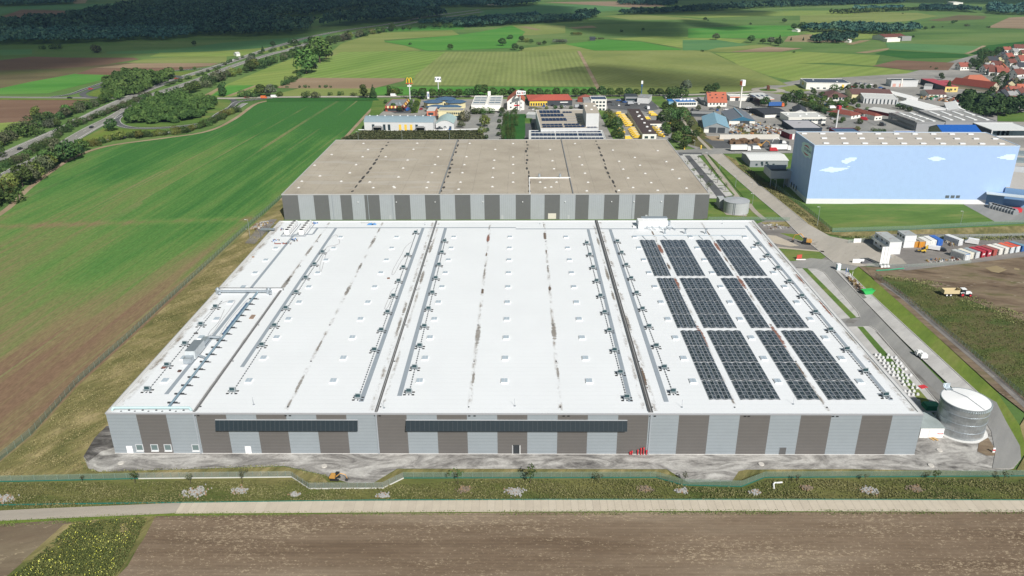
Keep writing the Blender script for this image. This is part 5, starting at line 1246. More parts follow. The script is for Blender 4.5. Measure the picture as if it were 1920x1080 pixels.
for y in (0.16,0.5,0.62,0.9):
    for a_,b_ in ((0.03,0.35),(0.36,0.65),(0.66,0.98)):
        n_ = max(2,round(L*(b_-a_)/2.6)); mb = MB()
        for k in range(n_): x0 = L*a_+k*L*(b_-a_)/n_; mb.face([(x0,D*y-2.4,h+0.3),(x0+L*(b_-a_)/n_-0.25,D*y-2.4,h+0.3),(x0+L*(b_-a_)/n_-0.25,D*y,h+0.7),(x0,D*y,h+0.7)])
        lp(r,'solar_array',mb,PVB)
r,L,D,h = bld('tower','plain white windowless tower with beige roof rising out of the solar hall',(1099.3,212),(1123.3,212),(1091,193),0,'flat',W2,R_BE,cat='tower',h=17.9)
roofbits(r,L,D,h,3)
r,L,D,h = bld('loading_canopy','small grey loading canopy over a dark sunken yard left of the solar hall',(987,214.5),(1004.5,215),(986.5,210),222,'flat',WG,R_LG,cat='canopy')
# parcel depot
r,L,D,h = bld('depot','long narrow parcel depot with dark brown roof between rows of yellow vans',(1205,251),(1231,251),(1168.5,204.5),263.5,'flat',W1,C('roof_darkbrown','4a3f3d',0.8),cat='depot')
roofbits(r,L,D,h,1); 
for k in range(6): lp(r,'skylight',MB().box(L*0.55,D*(0.08+0.15*k),h+.15,L*0.55+1.6,D*(0.08+0.15*k)+1.8,h+.7),WHITE)
windows(r,'f',L,D,(2.2,),2,2.4,1.6)
r,L,D,h = bld('annex','white square annex with dark roof attached to the right of the parcel depot',(1216,232),(1241.5,231.5),(1211,226),243,'flat',W1,C('roof_darkbrown','4a3f3d'),cat='annex'); windows(r,'f',L,D,(2.8,),4,1.2,1.0,0.15,0.6)
r,L,D,h = bld('restaurant','grey flat fast-food pavilion on the car park below the blue mast',(1173,181),(1195,181),(1172,176),187,'flat',WG,WD,cat='restaurant',h=4.5); windows(r,'f',L,D,(2,),5,2,1.6)
r,L,D,h = bld('shop','pale grey flat roofed shop right of the grey pavilion below the blue mast',(1173+22,183),(1217,184),(1197,176.5),189,'flat',W2,R_GR,cat='shop',h=4.8); roofbits(r,L,D,h,3,ZINC)
r,L,D,h = bld('shop','small shop with red awnings between the red roofed shop and the white office',(1083,183),(1100,184),(1084,178),190,'hip',C('red_brick','8e4a38'),R_RED,1.6,cat='shop',h=3.8)
# middle group
r,L,D,h = bld('shop','long low white shop with bright blue roof left of the orange roofed house',(1269,192.5),(1307.5,192),(1266,186.5),200.5,'flat',W1,R_BL,cat='shop'); windows(r,'f',L,D,(2.3,),8,1.6,1.6)
for k in range(4): lp(r,'roof_vent',MB().box(L*(0.3+0.18*k),D*0.7,h+.15,L*(0.3+0.18*k)+2,D*0.7+1.2,h+1.2),WHITE)
r,L,D,h = bld('shed','small turquoise shed with blue roof left of the long blue roofed shop',(1254,190),(1263,190),(1255,186),197.5,'flat',R_LB,R_BL,cat='shed')
r,L,D,h = bld('house','white house with bright orange tiled roof and small dark skylights',(1327.5,191.8),(1363,191.8),('d',15),200.5,'gable',W1,R_OR,7.0,'x',cat='house'); windows(r,'f',L,D,(2.4,),5,1.2,1.4)
for x,y in ((0.25,0.2),(0.5,0.2),(0.78,0.2),(0.15,0.33),(0.45,0.36),(0.85,0.36)): s_ = 7.0/(D/2); lp(r,'skylight',MB().box(L*x-.5,D*y-.5,h+D*y*s_+.25,L*x+.5,D*y+.5,h+D*y*s_+.75),WD)
lp(r,'solar_array',MB().face([(0.3,D*.28,h+D*.28*s_+.35),(3,D*.28,h+D*.28*s_+.35),(3,D*.48,h+D*.48*s_+.35),(.3,D*.48,h+D*.48*s_+.35)]) or MB().box(0.3,D*.45,h+5,3,D*.47,h+7),PVB)
r,L,D,h = bld('annex','dark narrow annex with pale roof against the left of the orange roofed house',(1321,193),(1326.5,193),(1313,181.5),199,'flat',WG,R_GR,cat='annex')
r,L,D,h = bld('petrol_station_shop','white flat petrol station shop behind the tall white mast',(1369,181.8),(1413.5,181.8),(1368,177.3),189.3,'flat',W1,R_LG,cat='shop'); doors(r,(6,18,30),3,2.6); lp(r,'fascia',MB().box(0,-0.3,h-0.5,10,-0.2,h+0.2),ORG)
cn = thing('petrol_station_canopy','flat petrol station canopy with orange edge beside the roundabout','canopy',(P(1425,186).x,P(1425,186).y,0))
c4_ = [P(1403.5,174.8,5.5),P(1430,173.3,5.5),P(1452,184.8,5.5),P(1426,186.6,5.5)]; o_ = cn.location
pl = [(q.x-o_.x,q.y-o_.y) for q in c4_]
lp(cn,'roof',MB().prism(pl,5.0,5.5),R_LG); lp(cn,'fascia',MB().prism([(a_*1.01,b_*1.01) for a_,b_ in pl],4.75,4.99),ORG)
cx_, cy_ = sum(a_ for a_,b_ in pl)/4, sum(b_ for a_,b_ in pl)/4
for s_ in (0.5,-0.5):
    for t_ in (0,2): lp(cn,'column',MB().box(cx_+(pl[t_][0]-cx_)*0.7-.25,cy_+(pl[t_][1]-cy_)*0.7*abs(s_)*2-.25+s_,0,cx_+(pl[t_][0]-cx_)*0.7+.25,cy_+(pl[t_][1]-cy_)*0.7*abs(s_)*2+.25+s_,4.74),WG)
for k in range(4): lp(cn,'skylight',MB().box(cx_-8+4*k,cy_-6+1.5*k,5.5,cx_-6+4*k,cy_+5,5.6),PVB)
r,L,D,h = bld('workshop','workshop with pale blue gable roof and open dark front beside the tree belt',(1320,238.5),(1367,240),(1297.5,217.8),249,'gable',WG,R_LB,3.2,'y',cat='workshop'); doors(r,(L*.35,L*.7),5,4,WD); lp(r,'wall_panel',MB().box(0.3,-0.06,0,4.2,-0.012,2.6),W1)
r,L,D,h = bld('workshop','grey roofed workshop with pale ridge lines and teal front gable',(1367.5,226),(1416,226.5),(1347.5,209.5),235,'gable',W1,C('roof_slate','6a7079',0.6),2.8,'y',cat='workshop'); doors(r,(L*.6,),7,3.2,WD)
mb = MB(); mb.face([(-0.2,-0.42,h),(L+0.2,-0.42,h),(L/2,-0.42,h+2.9)]); mb.face([(-.2,-.4,h),(L/2,-.4,h+2.9),(L+.2,-.4,h)]); lp(r,'gable_front',mb,C('teal_panel','2f6580'))
lp(r,'ridge_cap',MB().box(L/2-.4,-.3,h+2.95,L/2+.4,D+.3,h+3.25),R_LB)
r,L,D,h = bld('shed','flat grey shed behind the pale blue gable workshop',(1297,214),(1340,215),(1294,208.5),219,'flat',WD,R_GR,cat='shed')
r,L,D,h = bld('hall','dark grey hall with slate roof and pale strip door left of the white flat building',(1432.5,213.5),(1476,211.5),(1421.5,202.5),221.5,'gable',WD,R_DK,1.2,'x',cat='hall'); lp(r,'door',MB().box(1,-.1,0.1,L*.55,-.02,2.2),W1)
r,L,D,h = bld('hall','small hall with dark slate gable roof and white front behind the white flat building',(1489,210),(1514,211),(1484,200.5),216,'gable',W2,R_DK,2.2,'y',cat='hall')
r,L,D,h = bld('office','long white office with pale flat roof and dark shaded loading front',(1479,221),(1549,221),(1465,211),232.5,'flat',W1,R_LG,cat='office'); windows(r,'f',L,D,(h-1.6,),9,1.8,1.2,0.35,1); lp(r,'loading_bay',MB().box(1,-.12,.2,L*.42,-.02,h-1.5),WD); roofbits(r,L,D,h,4)
r,L,D,h = bld('hall','dark blue walled hall with pale lilac flat roof',(1488.5,241),(1541.5,241),(1464.5,226.3),251,'flat',C('navy_wall','2c3947'),C('roof_lilac','a9a8ad'),cat='hall'); roofbits(r,L,D,h,1,R_GR)
r,L,D,h = bld('shed','dark red walled shed with grey roof at the back left corner of the blue warehouse',(1481,251),(1505,250),(1470,244),262,'flat',C('wine_red','6c1f2a'),R_GR,cat='shed'); doors(r,(L*.3,),1.5,4,W1)
r,L,D,h = bld('shed','dark red shed with slate blue roof at the foot of the red-tipped mast',(1572,251),(1618,251),(1566,241),262,'flat',C('wine_red','6c1f2a'),R_TQ,cat='shed')
# north-east group
r,L,D,h = bld('supermarket','long white supermarket with dark blue-grey roof at the edge of the fields',(1512.5,155.5),(1594,156.5),(1485.5,147.5),168,'flat',W1,C('roof_bluegrey','454f5e'),cat='supermarket'); lp(r,'sign_board',MB().box(L*.82,-.2,1,L*.87,-.05,5),YEL); roofbits(r,L,D,h,2); windows(r,'f',L,D,(1.5,),6,2.5,1.2)
lp(r,'sign_board',MB().box(-.2,D*.4,2.5,-.05,D*.6,4.5),YEL)
r,L,D,h = bld('supermarket','low supermarket with hipped brown tiled roof and cream gables behind the car park',(1552.5,182.5),(1593,182.5),(1538,173.5),189,'hip',W1,C('tile_umber','664b48',0.8,0.12),3.6,cat='supermarket'); windows(r,'f',L,D,(1.8,),6,2,1.6)
r,L,D,h = bld('garden_centre','long building with brown tiled roof behind the white roofed garden centre halls',(1598,176.5),(1674,178),(1589,167.8),185,'gable',WC,C('tile_umber','664b48'),2.6,'x',cat='shop')
r,L,D,h = bld('garden_centre','garden centre with broad white flat roof and open planted front',(1620,183.5),(1684,186),(1599,174.5),194,'flat',W2,R_LG,cat='shop'); 
for k in range(9): lp(r,'column',MB().box(L*(k+.4)/9,-.3,0.1,L*(k+.4)/9+.8,-.02,h-.6),WD if k%2 else GLASS)
r,L,D,h = bld('house','low bungalow office with hipped red-brown roof right of the red-tipped mast',(1596.5,217.3),(1619,213.5),(1572.5,205.5),224,'hip',W1,C('tile_redbrown','7d463c',0.8),2.2,cat='house'); windows(r,'f',L,D,(1.8,),3)
r,L,D,h = bld('house','small white bungalow with brown roof, middle one of three beside the mast road',(1621,214),(1636,213.5),(1606,207),222,'gable',W1,C('tile_redbrown','7d463c'),1.6,'y',cat='house'); windows(r,'f',L,D,(1.8,),2,1.5,1.2)
r,L,D,h = bld('house','small white bungalow with red-brown hipped roof, right one of three',(1640.5,217.5),(1654.5,216.5),(1627,207.5),224,'hip',W1,C('tile_redbrown','7d463c'),1.6,cat='house',h=3.6); windows(r,'f',L,D,(1.6,),2,1.4,1.0)
r,L,D,h = bld('hall','small white roofed hall with dark red flank behind the grey production halls',(1669,213),(1692,210.3),(1647,202.5),219,'gable',C('wine_red','6c1f2a'),R_LG,1.0,'y',cat='hall')
r,L,D,h = bld('hall','white hall with two broad shallow gables, left half',(1734,205.5),(1776,204),(1693,191.5),213,'gable',W2,WHITE,2.0,'y',cat='hall')
r,L,D,h = bld('hall','white hall with broad shallow gable, right half next to the dark trees',(1777,207),(1818,209.5),(1738,191),214,'gable',W2,WHITE,2.0,'y',cat='hall')
r,L,D,h = bld('factory','grey production hall with long white rooflights, lower left one of two',(1719.5,231),(1771.5,230),(1669.5,212),247,'flat',C('fac_grey','8f9193'),C('fac_roof','8f8f8e'),cat='factory'); windows(r,'l',L,D,(3,6.2),7,4.5,1.2)
for k in range(4): lp(r,'rooflight',MB().box(L*.3,D*(.12+.22*k),h+.15,L*.3+2.0,D*(.12+.22*k)+D*.17,h+.5,0),WHITE); lp(r,'rooflight',MB().box(L*.7,D*(.12+.22*k),h+.15,L*.7+2,D*(.12+.22*k)+D*.17,h+.5),WHITE)
r,L,D,h = bld('factory','large grey production hall with long white rooflights, right one of two',(1773.5,228),(1868.5,227.8),(1716,207.8),241,'flat',C('fac_grey','8f9193'),C('fac_roof','8f8f8e'),cat='factory')
for k in range(4):
    for q in range(2): lp(r,'rooflight',MB().box(L*(.14+.24*k),D*(.1+.45*q),h+.15,L*(.14+.24*k)+2.2,D*(.1+.45*q)+D*.33,h+.5),WHITE)
r,L,D,h = bld('hall','olive walled hall with vivid blue gable roof behind the blue warehouse',(1769,250),(1841,250),('d',20),262,'gable',C('olive_wall','8f9478'),C('roof_vivid','1f57a4',0.5,0.05),3.4,'x',cat='hall',h=8)
windows(r,'l',L,D,(4,),2)
r,L,D,h = bld('shed','low shed with bright blue roof just behind the back edge of the blue warehouse',(1684,251),(1724,251),(1688,246.5),262,'flat',W2,C('roof_vivid','1f57a4'),cat='shed',h=6)
r,L,D,h = bld('hall','dark grey hall with broad white roof and blue glazed front at the right edge',(1860,244.5),(1938,244.5),(1820,231),258,'flat',W2,C('white_roof2','cfd2d2'),cat='hall'); windows(r,'f',L,D,(h-1.6,),10,3,.9); windows(r,'f',L,D,(3,),8,5,3.4)
lp(r,'wall_panel',MB().box(-.25,0,0,-.02,D,h),WD)
r,L,D,h = bld('shop','dark flat shop with white and pink glazed entrance at the field edge',(1672,151.5),(1722,151.5),(1657,148),163,'flat',W2,WD,cat='shop'); doors(r,(3,9),3,3,C('pinkish','c79a8e')); lp(r,'pylon',MB().box(L*.36,-.6,0,L*.4,.3,h+2),W1)
r,L,D,h = bld('workshop','small grey workshop with open garage doors in front of the pink roofed hall',(1733,160.5),(1748,161.5),(1712,155),168,'flat',W2,R_GR,cat='workshop'); windows(r,'l',L,D,(2,),5,2.6,2.4)
r,L,D,h = bld('hall','long hall with bright pinkish red roof and yellow front',(1773,162.5),(1797,162.5),(1719,147.7),173,'flat',C('yellow_wall','d8c27a'),R_PK,cat='hall'); windows(r,'f',L,D,(2.5,),3,1.5,1.5); lp(r,'wall_panel',MB().box(-.2,0,0,-.02,D,h-.2),WD)
r,L,D,h = bld('hall','short pinkish red roofed wing right of the long pink roofed hall',(1782,156),(1800,155),(1762,151),162,'flat',C('yellow_wall','d8c27a'),R_PK,cat='hall')
r,L,D,h = bld('barn','big barn with steep hipped terracotta roof above the pink roofed hall',(1797,150),(1812,153.5),('d',24),158,'hip',C('brick_dark','5e3a34'),C('tile_terra','a3624c',0.8),5.5,cat='barn')
r,L,D,h = bld('barn','very long barn with dark red-brown roof and pale stone gable on the right',(1857,165.8),(1874.5,162.6),(1812,151.5),174,'gable',C('stone_pale','b3ab97'),C('tile_oxblood','6e352b',0.8,0.1),4.6,'y',cat='barn'); windows(r,'f',L,D,(3,),2,1.4,1.6); windows(r,'f',L,D,(5.6,),2,1.0,1.0)
r,L,D,h = bld('shed','long low shed with sand grey roof below the long red-brown barn',(1839,188),(1852,183.5),(1804,175.5),193.5,'flat',WD,R_BE,cat='shed')
r,L,D,h = bld('house','white house with brown roof and gable beside the machinery yard',(1742,177),(1775,177),(1737,171),184,'gable',W1,C('tile_umber','664b48'),2.6,'x',cat='house'); windows(r,'f',L,D,(2,),4)
r,L,D,h = bld('hall','white tent-like hall with pale roof behind the machinery yard',(1700,184),(1722,183),(1674,172.5),190,'gable',W2,WHITE,1.4,'y',cat='hall')
r,L,D,h = bld('hall','grey hall with white shallow gable roof and small dark windows beside the beige road',(1407,301),(1478,301),(1391,286.5),314,'gable',C('shed_grey','8b9094'),C('white_roof3','d2d4d3'),1.2,'x',cat='hall'); windows(r,'f',L,D,(h-1.3,),2,1.3,1.3,0.25,0.5); windows(r,'f',L,D,(1.7,),4,1.2,1.2,0.1,0.7)
# tiny farmstead far out and roadhouse in the wood
r,L,D,h = bld('farmstead','far white farm buildings standing alone in the green fields',(1660,70),(1700,68.5),(1658,66),74,'gable',W1,R_BR,3,'x',cat='farm',h=5); lp(r,'barn',MB().box(L*.6,-8,0,L*1.05,-1,6),R_GR); lp(r,'house',MB().box(-8,-14,0,14,-5,4.5),W1)
r,L,D,h = bld('roadhouse','white motorway services building in the clearing of the dark wood',(755,23),(775,23),(752,21),26,'flat',W1,R_LG,cat='building',h=5); lp(r,'house',MB().box(4,-20,0,26,-9,4),C('tile_redbrown','7d463c'))
r,L,D,h = bld('house','single white house at the top of the far wood',(930,6),(940,5),(930,4),8,'gable',W1,R_OR,3,'x',cat='house',h=5)
r,L,D,h = bld('barn','far group of pale barns in the top right distance',(1788,5),(1806,5),(1788,3.5),7,'flat',W1,W1,cat='barn',h=5)
r,L,D,h = bld('shelter','dark low field shelter beside the hedge in the far meadow',(1106,72),(1116,72),(1106,71),74,'gable',WD,WD,2,'x',cat='shed',h=3)
for k,(x,y,w,lab) in enumerate(((443,101,7,'pale roofed hut among bushes just left of the motorway'),(1496,56.5,5,'orange lit hut at the edge of the far wood'),(1552,70,9,'pink roofed allotment hut inside the dark trees'),(1540,73,6,'white allotment hut left of the pink roofed hut'),(1593,76,4,'small white hut at the right end of the allotment trees'))):
    r,L,D,h = bld('hut',lab,(x,y),(x+w,y-.5),(x+.5,y-2),y+2.5,'gable',W1,R_LG if k!=2 else R_PK,1.5,'x',cat='hut',h=3)
# village houses, upper right
RC = {'r':R_RED,'b':R_BR,'o':R_OR,'d':R_DK,'g':R_GR}; RN = {'r':'red','b':'brown','o':'orange','d':'dark','g':'grey'}; WN = {'w':'white','y':'yellow','g':'grey','o':'salmon'}; WM = {'w':W1,'y':WC,'g':WG,'o':C('salmon2','c98a66')}
vil = [(1803,131,'r','w',11,9,10,'the lone house at the field edge left of the village'),(1857,121,'d','y',12,10,8,'behind the dark trees at the village edge'),(1874,118,'d','y',10,9,60,'with its gable to the village street'),(1888,113,'r','w',11,10,25,'on the uphill left side of the village street'),(1879,110,'d','w',10,9,25,'left of the red roofed house by the street'),(1909,97,'b','w',14,10,-10,'at the very top of the village'),(1900,103,'g','w',9,9,20,'just below the topmost roof'),(1866,128,'b','w',10,9,-30,'in the second row behind the big barn'),(1877,134,'o','o',11,10,60,'with its orange gable above the crossing gardens'),(1852,131,'g','w',10,8,5,'with low flat blue-white front'),(1849,137,'b','w',12,9,15,'right of the terracotta barn'),(1860,141,'b','w',9,9,-15,'in the garden right of the terracotta barn'),(1877,142,'r','w',11,10,-15,'at the bend right of the conifer'),(1904,147,'b','w',13,11,25,'with a big white gable facing the camera'),(1916,121,'r','w',16,13,10,'largest red roof at the right edge of the view'),(1915,133,'d','w',13,10,0,'right of the village street'),(1925,146,'r','w',12,10,20,'behind the big white gable at the right edge'),(1893,169,'d','y',12,11,65,'with yellow gable between gardens'),(1886,172,'d','o',8,7,65,'small front wing of the yellow gabled house'),(1860,196,'d','w',12,11,40,'nearest the dark tree clump'),(1874,190,'d','g',12,12,50,'right of the house nearest the tree clump'),(1893,188,'g','w',10,9,20,'in the lower village row'),(1908,186,'b','w',13,11,40,'in the lower village row near the right edge'),(1902,198,'b','w',11,9,-20,'with red-brown roof above the bright meadow'),(1915,176,'o','w',12,9,0,'with low orange roof at the right edge'),(1923,192,'d','w',11,10,20,'lowest at the right edge of the view'),(1888,203,'g','w',8,7,10,'the lowest small shed-like house left of the conifer'),(1930,168,'r','w',12,10,0,'behind the low orange roof'),(1938,110,'r','w',13,10,15,'beyond the street at the right edge'),(1940,128,'b','w',12,10,-10,'partly cut by the right edge'),(1893,124,'b','w',10,9,20,'beside the village street, third from its top'),(1898,136,'g','w',10,8,35,'in the garden left of the street bend'),(1868,136,'r','w',8,8,10,'small one between the orange gable and the terracotta barn'),(1885,99,'r','w',10,8,10,'at the left end of the top village row'),(1880,181,'b','w',10,9,60,'right below the yellow gabled house'),(1897,178,'r','w',10,9,10,'between yellow gable and low orange roof'),(1910,159,'g','y',11,9,30,'below the big white gable'),(1920,106,'b','y',11,9,0,'below the topmost large roof')]
for k,(x,y,rc,wc,w,d,rot,ex) in enumerate(vil):
    p = P(x,y,0); h = 4.2 if w < 12 else 5.0
    w *= 0.95; d *= 0.95
    t = thing('house', f'{WN[wc]} house with {RN[rc]} roof {ex}', 'house', (p.x,p.y,0), 'village houses', R(rot))
    rise = d*0.42; mb = MB().box(-w/2,-d/2,0,w/2,d/2,h); mb.face([(-w/2,d/2,h),(-w/2,-d/2,h),(-w/2,0,h+rise)]); mb.face([(w/2,-d/2,h),(w/2,d/2,h),(w/2,0,h+rise)]); lp(t,'wall',mb,WM[wc])
    mb = MB(); o=.5; s_=rise/(d/2)
    mb.face([(-w/2-o,-d/2-o,h-o*s_+.15),(w/2+o,-d/2-o,h-o*s_+.15),(w/2+o,0,h+rise+.15),(-w/2-o,0,h+rise+.15)]); mb.face([(w/2+o,d/2+o,h-o*s_+.15),(-w/2-o,d/2+o,h-o*s_+.15),(-w/2-o,0,h+rise+.15),(w/2+o,0,h+rise+.15)])
    mb.face([(-w/2-o,-d/2-o,h-o*s_),(-w/2-o,0,h+rise),(w/2+o,0,h+rise),(w/2+o,-d/2-o,h-o*s_)]); mb.face([(w/2+o,d/2+o,h-o*s_),(w/2+o,0,h+rise),(-w/2-o,0,h+rise),(-w/2-o,d/2+o,h-o*s_)])
    rf = lp(t,'roof',mb,RC[rc]); q = bpy.data.objects.new('chimney',MB().box(w*.2-.35,-.8,h+rise*.6,w*.2+.35,-.1,h+rise+1.1).mesh('chimney',R_BR)); COL.objects.link(q); q.parent = rf
    for x_ in (-.28,.05,.32): q = bpy.data.objects.new('window',win_mesh(1.2,1.3)); COL.objects.link(q); q.parent = t; q.location = (w*x_,-d/2,2.0)
    for y_ in (-.22,.22):
        for z_ in (2.0,4.3): q = bpy.data.objects.new('window',win_mesh(1.1,1.2)); COL.objects.link(q); q.parent = t; q.location = (-w/2,d*y_,z_); q.rotation_euler=(0,0,R(-90))
# ---------------------------------------------------------------- masts and signs
def mast(px, by, ty, r0, r1, m, name, label, cat='mast'):
    p = P(px, by); H = hgt(px, by, ty); t = thing(name, label, cat, (p.x, p.y, 0)); lp(t,'pole',MB().cyl(0,0,0,H,r0,8,0,r1),m); return t, H
t,H = mast(769,188,157,0.5,0.45,W2,'sign_mast','tall grey mast carrying big yellow double arches above a white panel','sign')
for sx in (-1,1):
    mb = MB(); pts = [Vector((sx*(1.25+1.12*math.cos(math.pi*k/12)),0,H+0.6+4.4*math.sin(math.pi*k/12)**0.8)) for k in range(13)]
    mb.tube(pts,0.34,6); lp(t,'arch',mb,M('sign_yellow',(0.8,0.52,0.03),0.4,0.03))
lp(t,'sign_board',MB().box(-3,-.35,H-.1,3,.35,H+.6),M('sign_red',(0.4,0.05,0.04),0.5)); lp(t,'sign_board',MB().box(-1.7,-.3,H-2.4,1.7,.3,H-1.3),WHITE)
t,H = mast(822.5,181,153,0.42,0.4,W2,'sign_mast','tall grey mast with white square sign showing a dark blue mark, above the pavilions','sign')
lp(t,'sign_board',MB().box(-2.7,-.4,H-.3,2.7,.4,H+4.1),WHITE); mb=MB()
mb.face([(-2.4,-.45,H+.6),(-1.7,-.45,H+2.2),(-1.9,-.45,H+3.3),(-2.5,-.45,H+3.0)]); mb.face([(-.9,-.45,H+1.8),(0,-.45,H+1.4),(.9,-.45,H+1.9),(.7,-.45,H+2.9),(-.3,-.45,H+3.0)]); mb.face([(1.5,-.45,H+1.6),(2.5,-.45,H+1.2),(2.5,-.45,H+3.0),(1.9,-.45,H+2.6)]); lp(t,'lettering',mb,M('navy',(0.02,0.05,0.12),0.5))
t,H = mast(975,208.5,176.5,0.5,0.5,W2,'sign_mast','stout mast with a wide white three-sided sign in front of the orange gabled shop','sign')
mb=MB()
for q in range(3):
    a_=R(90+120*q+20); b_=R(90+120*(q+1)+20); mb.face([(4.6*math.cos(a_),4.6*math.sin(a_),H-.2),(4.6*math.cos(b_),4.6*math.sin(b_),H-.2),(4.6*math.cos(b_),4.6*math.sin(b_),H+2.6),(4.6*math.cos(a_),4.6*math.sin(a_),H+2.6)])
lp(t,'sign_board',mb,WHITE)
a_=Vector((4.6*math.cos(R(230)),4.6*math.sin(R(230)),0)); b_=Vector((4.6*math.cos(R(350)),4.6*math.sin(R(350)),0)); d_=(b_-a_).normalized(); n_=Vector((d_.y,-d_.x,0))*0.06
mb=MB()
for k in range(8):
    s0=0.6+k*0.85+(0.5 if k>3 else 0); q0=a_+d_*s0+n_; q1=a_+d_*(s0+(.5 if k%2 else .65))+n_; hh=1.7 if k in(0,4) else 1.25
    mb.face([(q0.x,q0.y,H+.5),(q1.x,q1.y,H+.5),(q1.x,q1.y,H+.5+hh),(q0.x,q0.y,H+.5+hh)],1 if k==4 else 0)
lp(t,'lettering',mb,[M('sign_dark',(0.05,0.05,0.06),0.6),RED])
t,H = mast(1387,203,156,0.75,0.6,W1,'sign_mast','very tall white mast with a narrow white box sign on top beside the petrol station','sign')
lp(t,'sign_board',MB().box(-1.3,-1.4,H-2,1.9,1.4,H+2.6,0,rot=.5),WHITE); lp(t,'sign_board',MB().box(-1.6,-1.0,H-1.6,-1.35,1.0,H+1.6,0,rot=.5,org=(0,0)),ORG)
t,H = mast(1567,240,204.5,0.7,0.5,W2,'sign_mast','pale mast with a red cube on top beside the grey flat office','sign')
lp(t,'sign_board',MB().box(-1.2,-1.2,H,1.2,1.2,H+2.4,0,rot=.4),M('sign_red2',(0.45,0.05,0.07),0.5))
t,H = mast(1202.5,180,155,0.35,0.3,M('mast_blue',(0.04,0.12,0.3),0.5),'sign_mast','dark blue mast with a small white top near the car park','sign')
lp(t,'sign_board',MB().box(-.8,-.5,H-1,.8,.5,H+1.6),WHITE); lp(t,'sign_board',MB().box(-.7,-.4,H-3.2,.7,.4,H-1.7),M('mast_blue',(0.04,0.12,0.3),0.5))
t,H = mast(801,186,172,0.15,0.12,GREY,'banner','white and blue banner flag beside the avenue left of the pavilions','flag'); lp(t,'cloth',MB().box(.1,-.05,H-6,1.9,.05,H,0).box(.5,-.08,H-4.5,1.5,-.055,H-1.5,1),[WHITE,M('mast_blue',(0.04,0.12,0.3),0.5)])
# street and yard lamps
lampdef = [(672,262,247,'leftmost lamp rising behind the brown hall'),(754,262,245,'slim lamp behind the brown hall below the barrel roofed hall'),(843,262,246,'slim lamp behind the brown hall in the weedy strip'),(1378.7,352,330,'grey lamp on the grass beside the beige road'),(1410.5,384,363,'tall lamp on the grass between squat tank and beige road'),(1349,323,306,'lamp beside the narrow path near the junction'),(1326,296,286,'short lamp at the parking entrance'),(1453.5,358,337,'lamp in the shade before the grey annex'),(1532,425,388,'left lamp on the lawn before the blue warehouse'),(1800,424,396,'right lamp on the lawn before the blue warehouse'),(1302,278,263,'lamp beside the yellow gate post'),(1410,352.5,342,'lamp head standing just above the beige road'),(469,446,412,'slim leaning lamp left of the hall near the scrap corner'),(499,412,424,'short lamp at the stair tower'),(1393,413,400,'lamp at the fence below the squat tank')]
for px, by, ty, lb in lampdef:
    if by < ty: continue
    p = P(px,by); H = hgt(px,by,ty); t = thing('street_lamp', lb, 'lamp', (p.x,p.y,0), 'lamps on the sites'); lp(t,'pole',MB().cyl(0,0,0,H,.11,6,0,.07),ZINC); lp(t,'lamp_head',MB().bar((0,0,H),(-.9,-.2,H+.1),.06).box(-1.3,-.35,H+.05,-.7,.0,H+.2),W2)
for px, by, ty, lb in ((1314,280,273,'right yellow bollard post at the gate'),(1283,281,276,'left yellow bollard post at the gate')):
    p = P(px,by); H = max(hgt(px,by,ty),1.5); tag(MB().cyl(0,0,0,H,.45,8).cyl(0,0,H,H+.3,.5,8,0,.2).build('bollard',YEL,loc=(p.x,p.y,0)),lb,'bollard')
# roundabout
p = P(1440,169.5); mb = MB(); z=.30
def ring(r0,r1,z,m,name,kind='structure'):
    mb=MB(); n=36
    for k in range(n):
        a_,b_=2*math.pi*k/n,2*math.pi*(k+1)/n; mb.face([(p.x+r0*math.cos(a_),p.y+r0*math.sin(a_),z),(p.x+r1*math.cos(a_),p.y+r1*math.sin(a_),z),(p.x+r1*math.cos(b_),p.y+r1*math.sin(b_),z),(p.x+r0*math.cos(b_),p.y+r0*math.sin(b_),z)])
    return struct(name,mb,MATS[m])
ring(8,15,.42,'road_beige','road'); ring(.01,7.5,.45,'lawn','verge')
t = thing('sculpture','rusty brown block sculpture on the roundabout island','sculpture',(p.x,p.y,0)); lp(t,'block',MB().box(-1.2,-1,0,1.2,1,3.6).box(-1.6,-.6,3.6,.6,.6,4.6),M('rust',(0.12,0.05,0.03),0.9))
# retaining wall and other low walls behind
tag(MB().tube([P(672,243.5,.5),P(800,244.5,.5),P(905,242,.5)],.45,4).build('low_wall',W2),'low pale wall in front of the barrel roofed hall','wall')
tag(MB().box(P(1349,262).x,P(1349,262).y,0,P(1457,259).x,P(1349,262).y+2,3.2).build('retaining_wall',C('conc_pale','c9c5bc')),'long pale concrete retaining wall above the dark excavation','wall')
# ground patches of the town
F([(700,186),(724,186),(722,206),(700,225),(690,228)],'lawn',7,'verge'); F([(640,262),(680,245),(905,246),(910,262)],'meadow_rough',8,'verge'); F([(905,246),(935,205),(948,205),(935,262),(905,262)],'asphalt',7,'road')
F([(875,222),(906,218),(902,242),(872,242)],'asphalt',7,'pavement'); F([(945,215),(985,214),(990,232),(983,262),(943,262)],'deep_green',7,'verge'); F([(985,232),(1002,231),(1004,262),(985,262)],'asphalt_dark',8,'road'); F([(985,215),(1000,217),(995,232),(984,232)],'lawn',8,'verge')
F([(725,206),(760,185),(775,186),(770,213),(740,213)],'asphalt_dark',7,'car_park'); F([(778,186),(790,186),(783,212),(770,213)],'verge',7,'verge')
F([(1137,190),(1160,187),(1225,190),(1235,205),(1205,212),(1168,206),(1140,205)],'asphalt_dark',7,'car_park'); F([(1210,180),(1240,180),(1270,208),(1245,208)],'lawn',8,'verge')
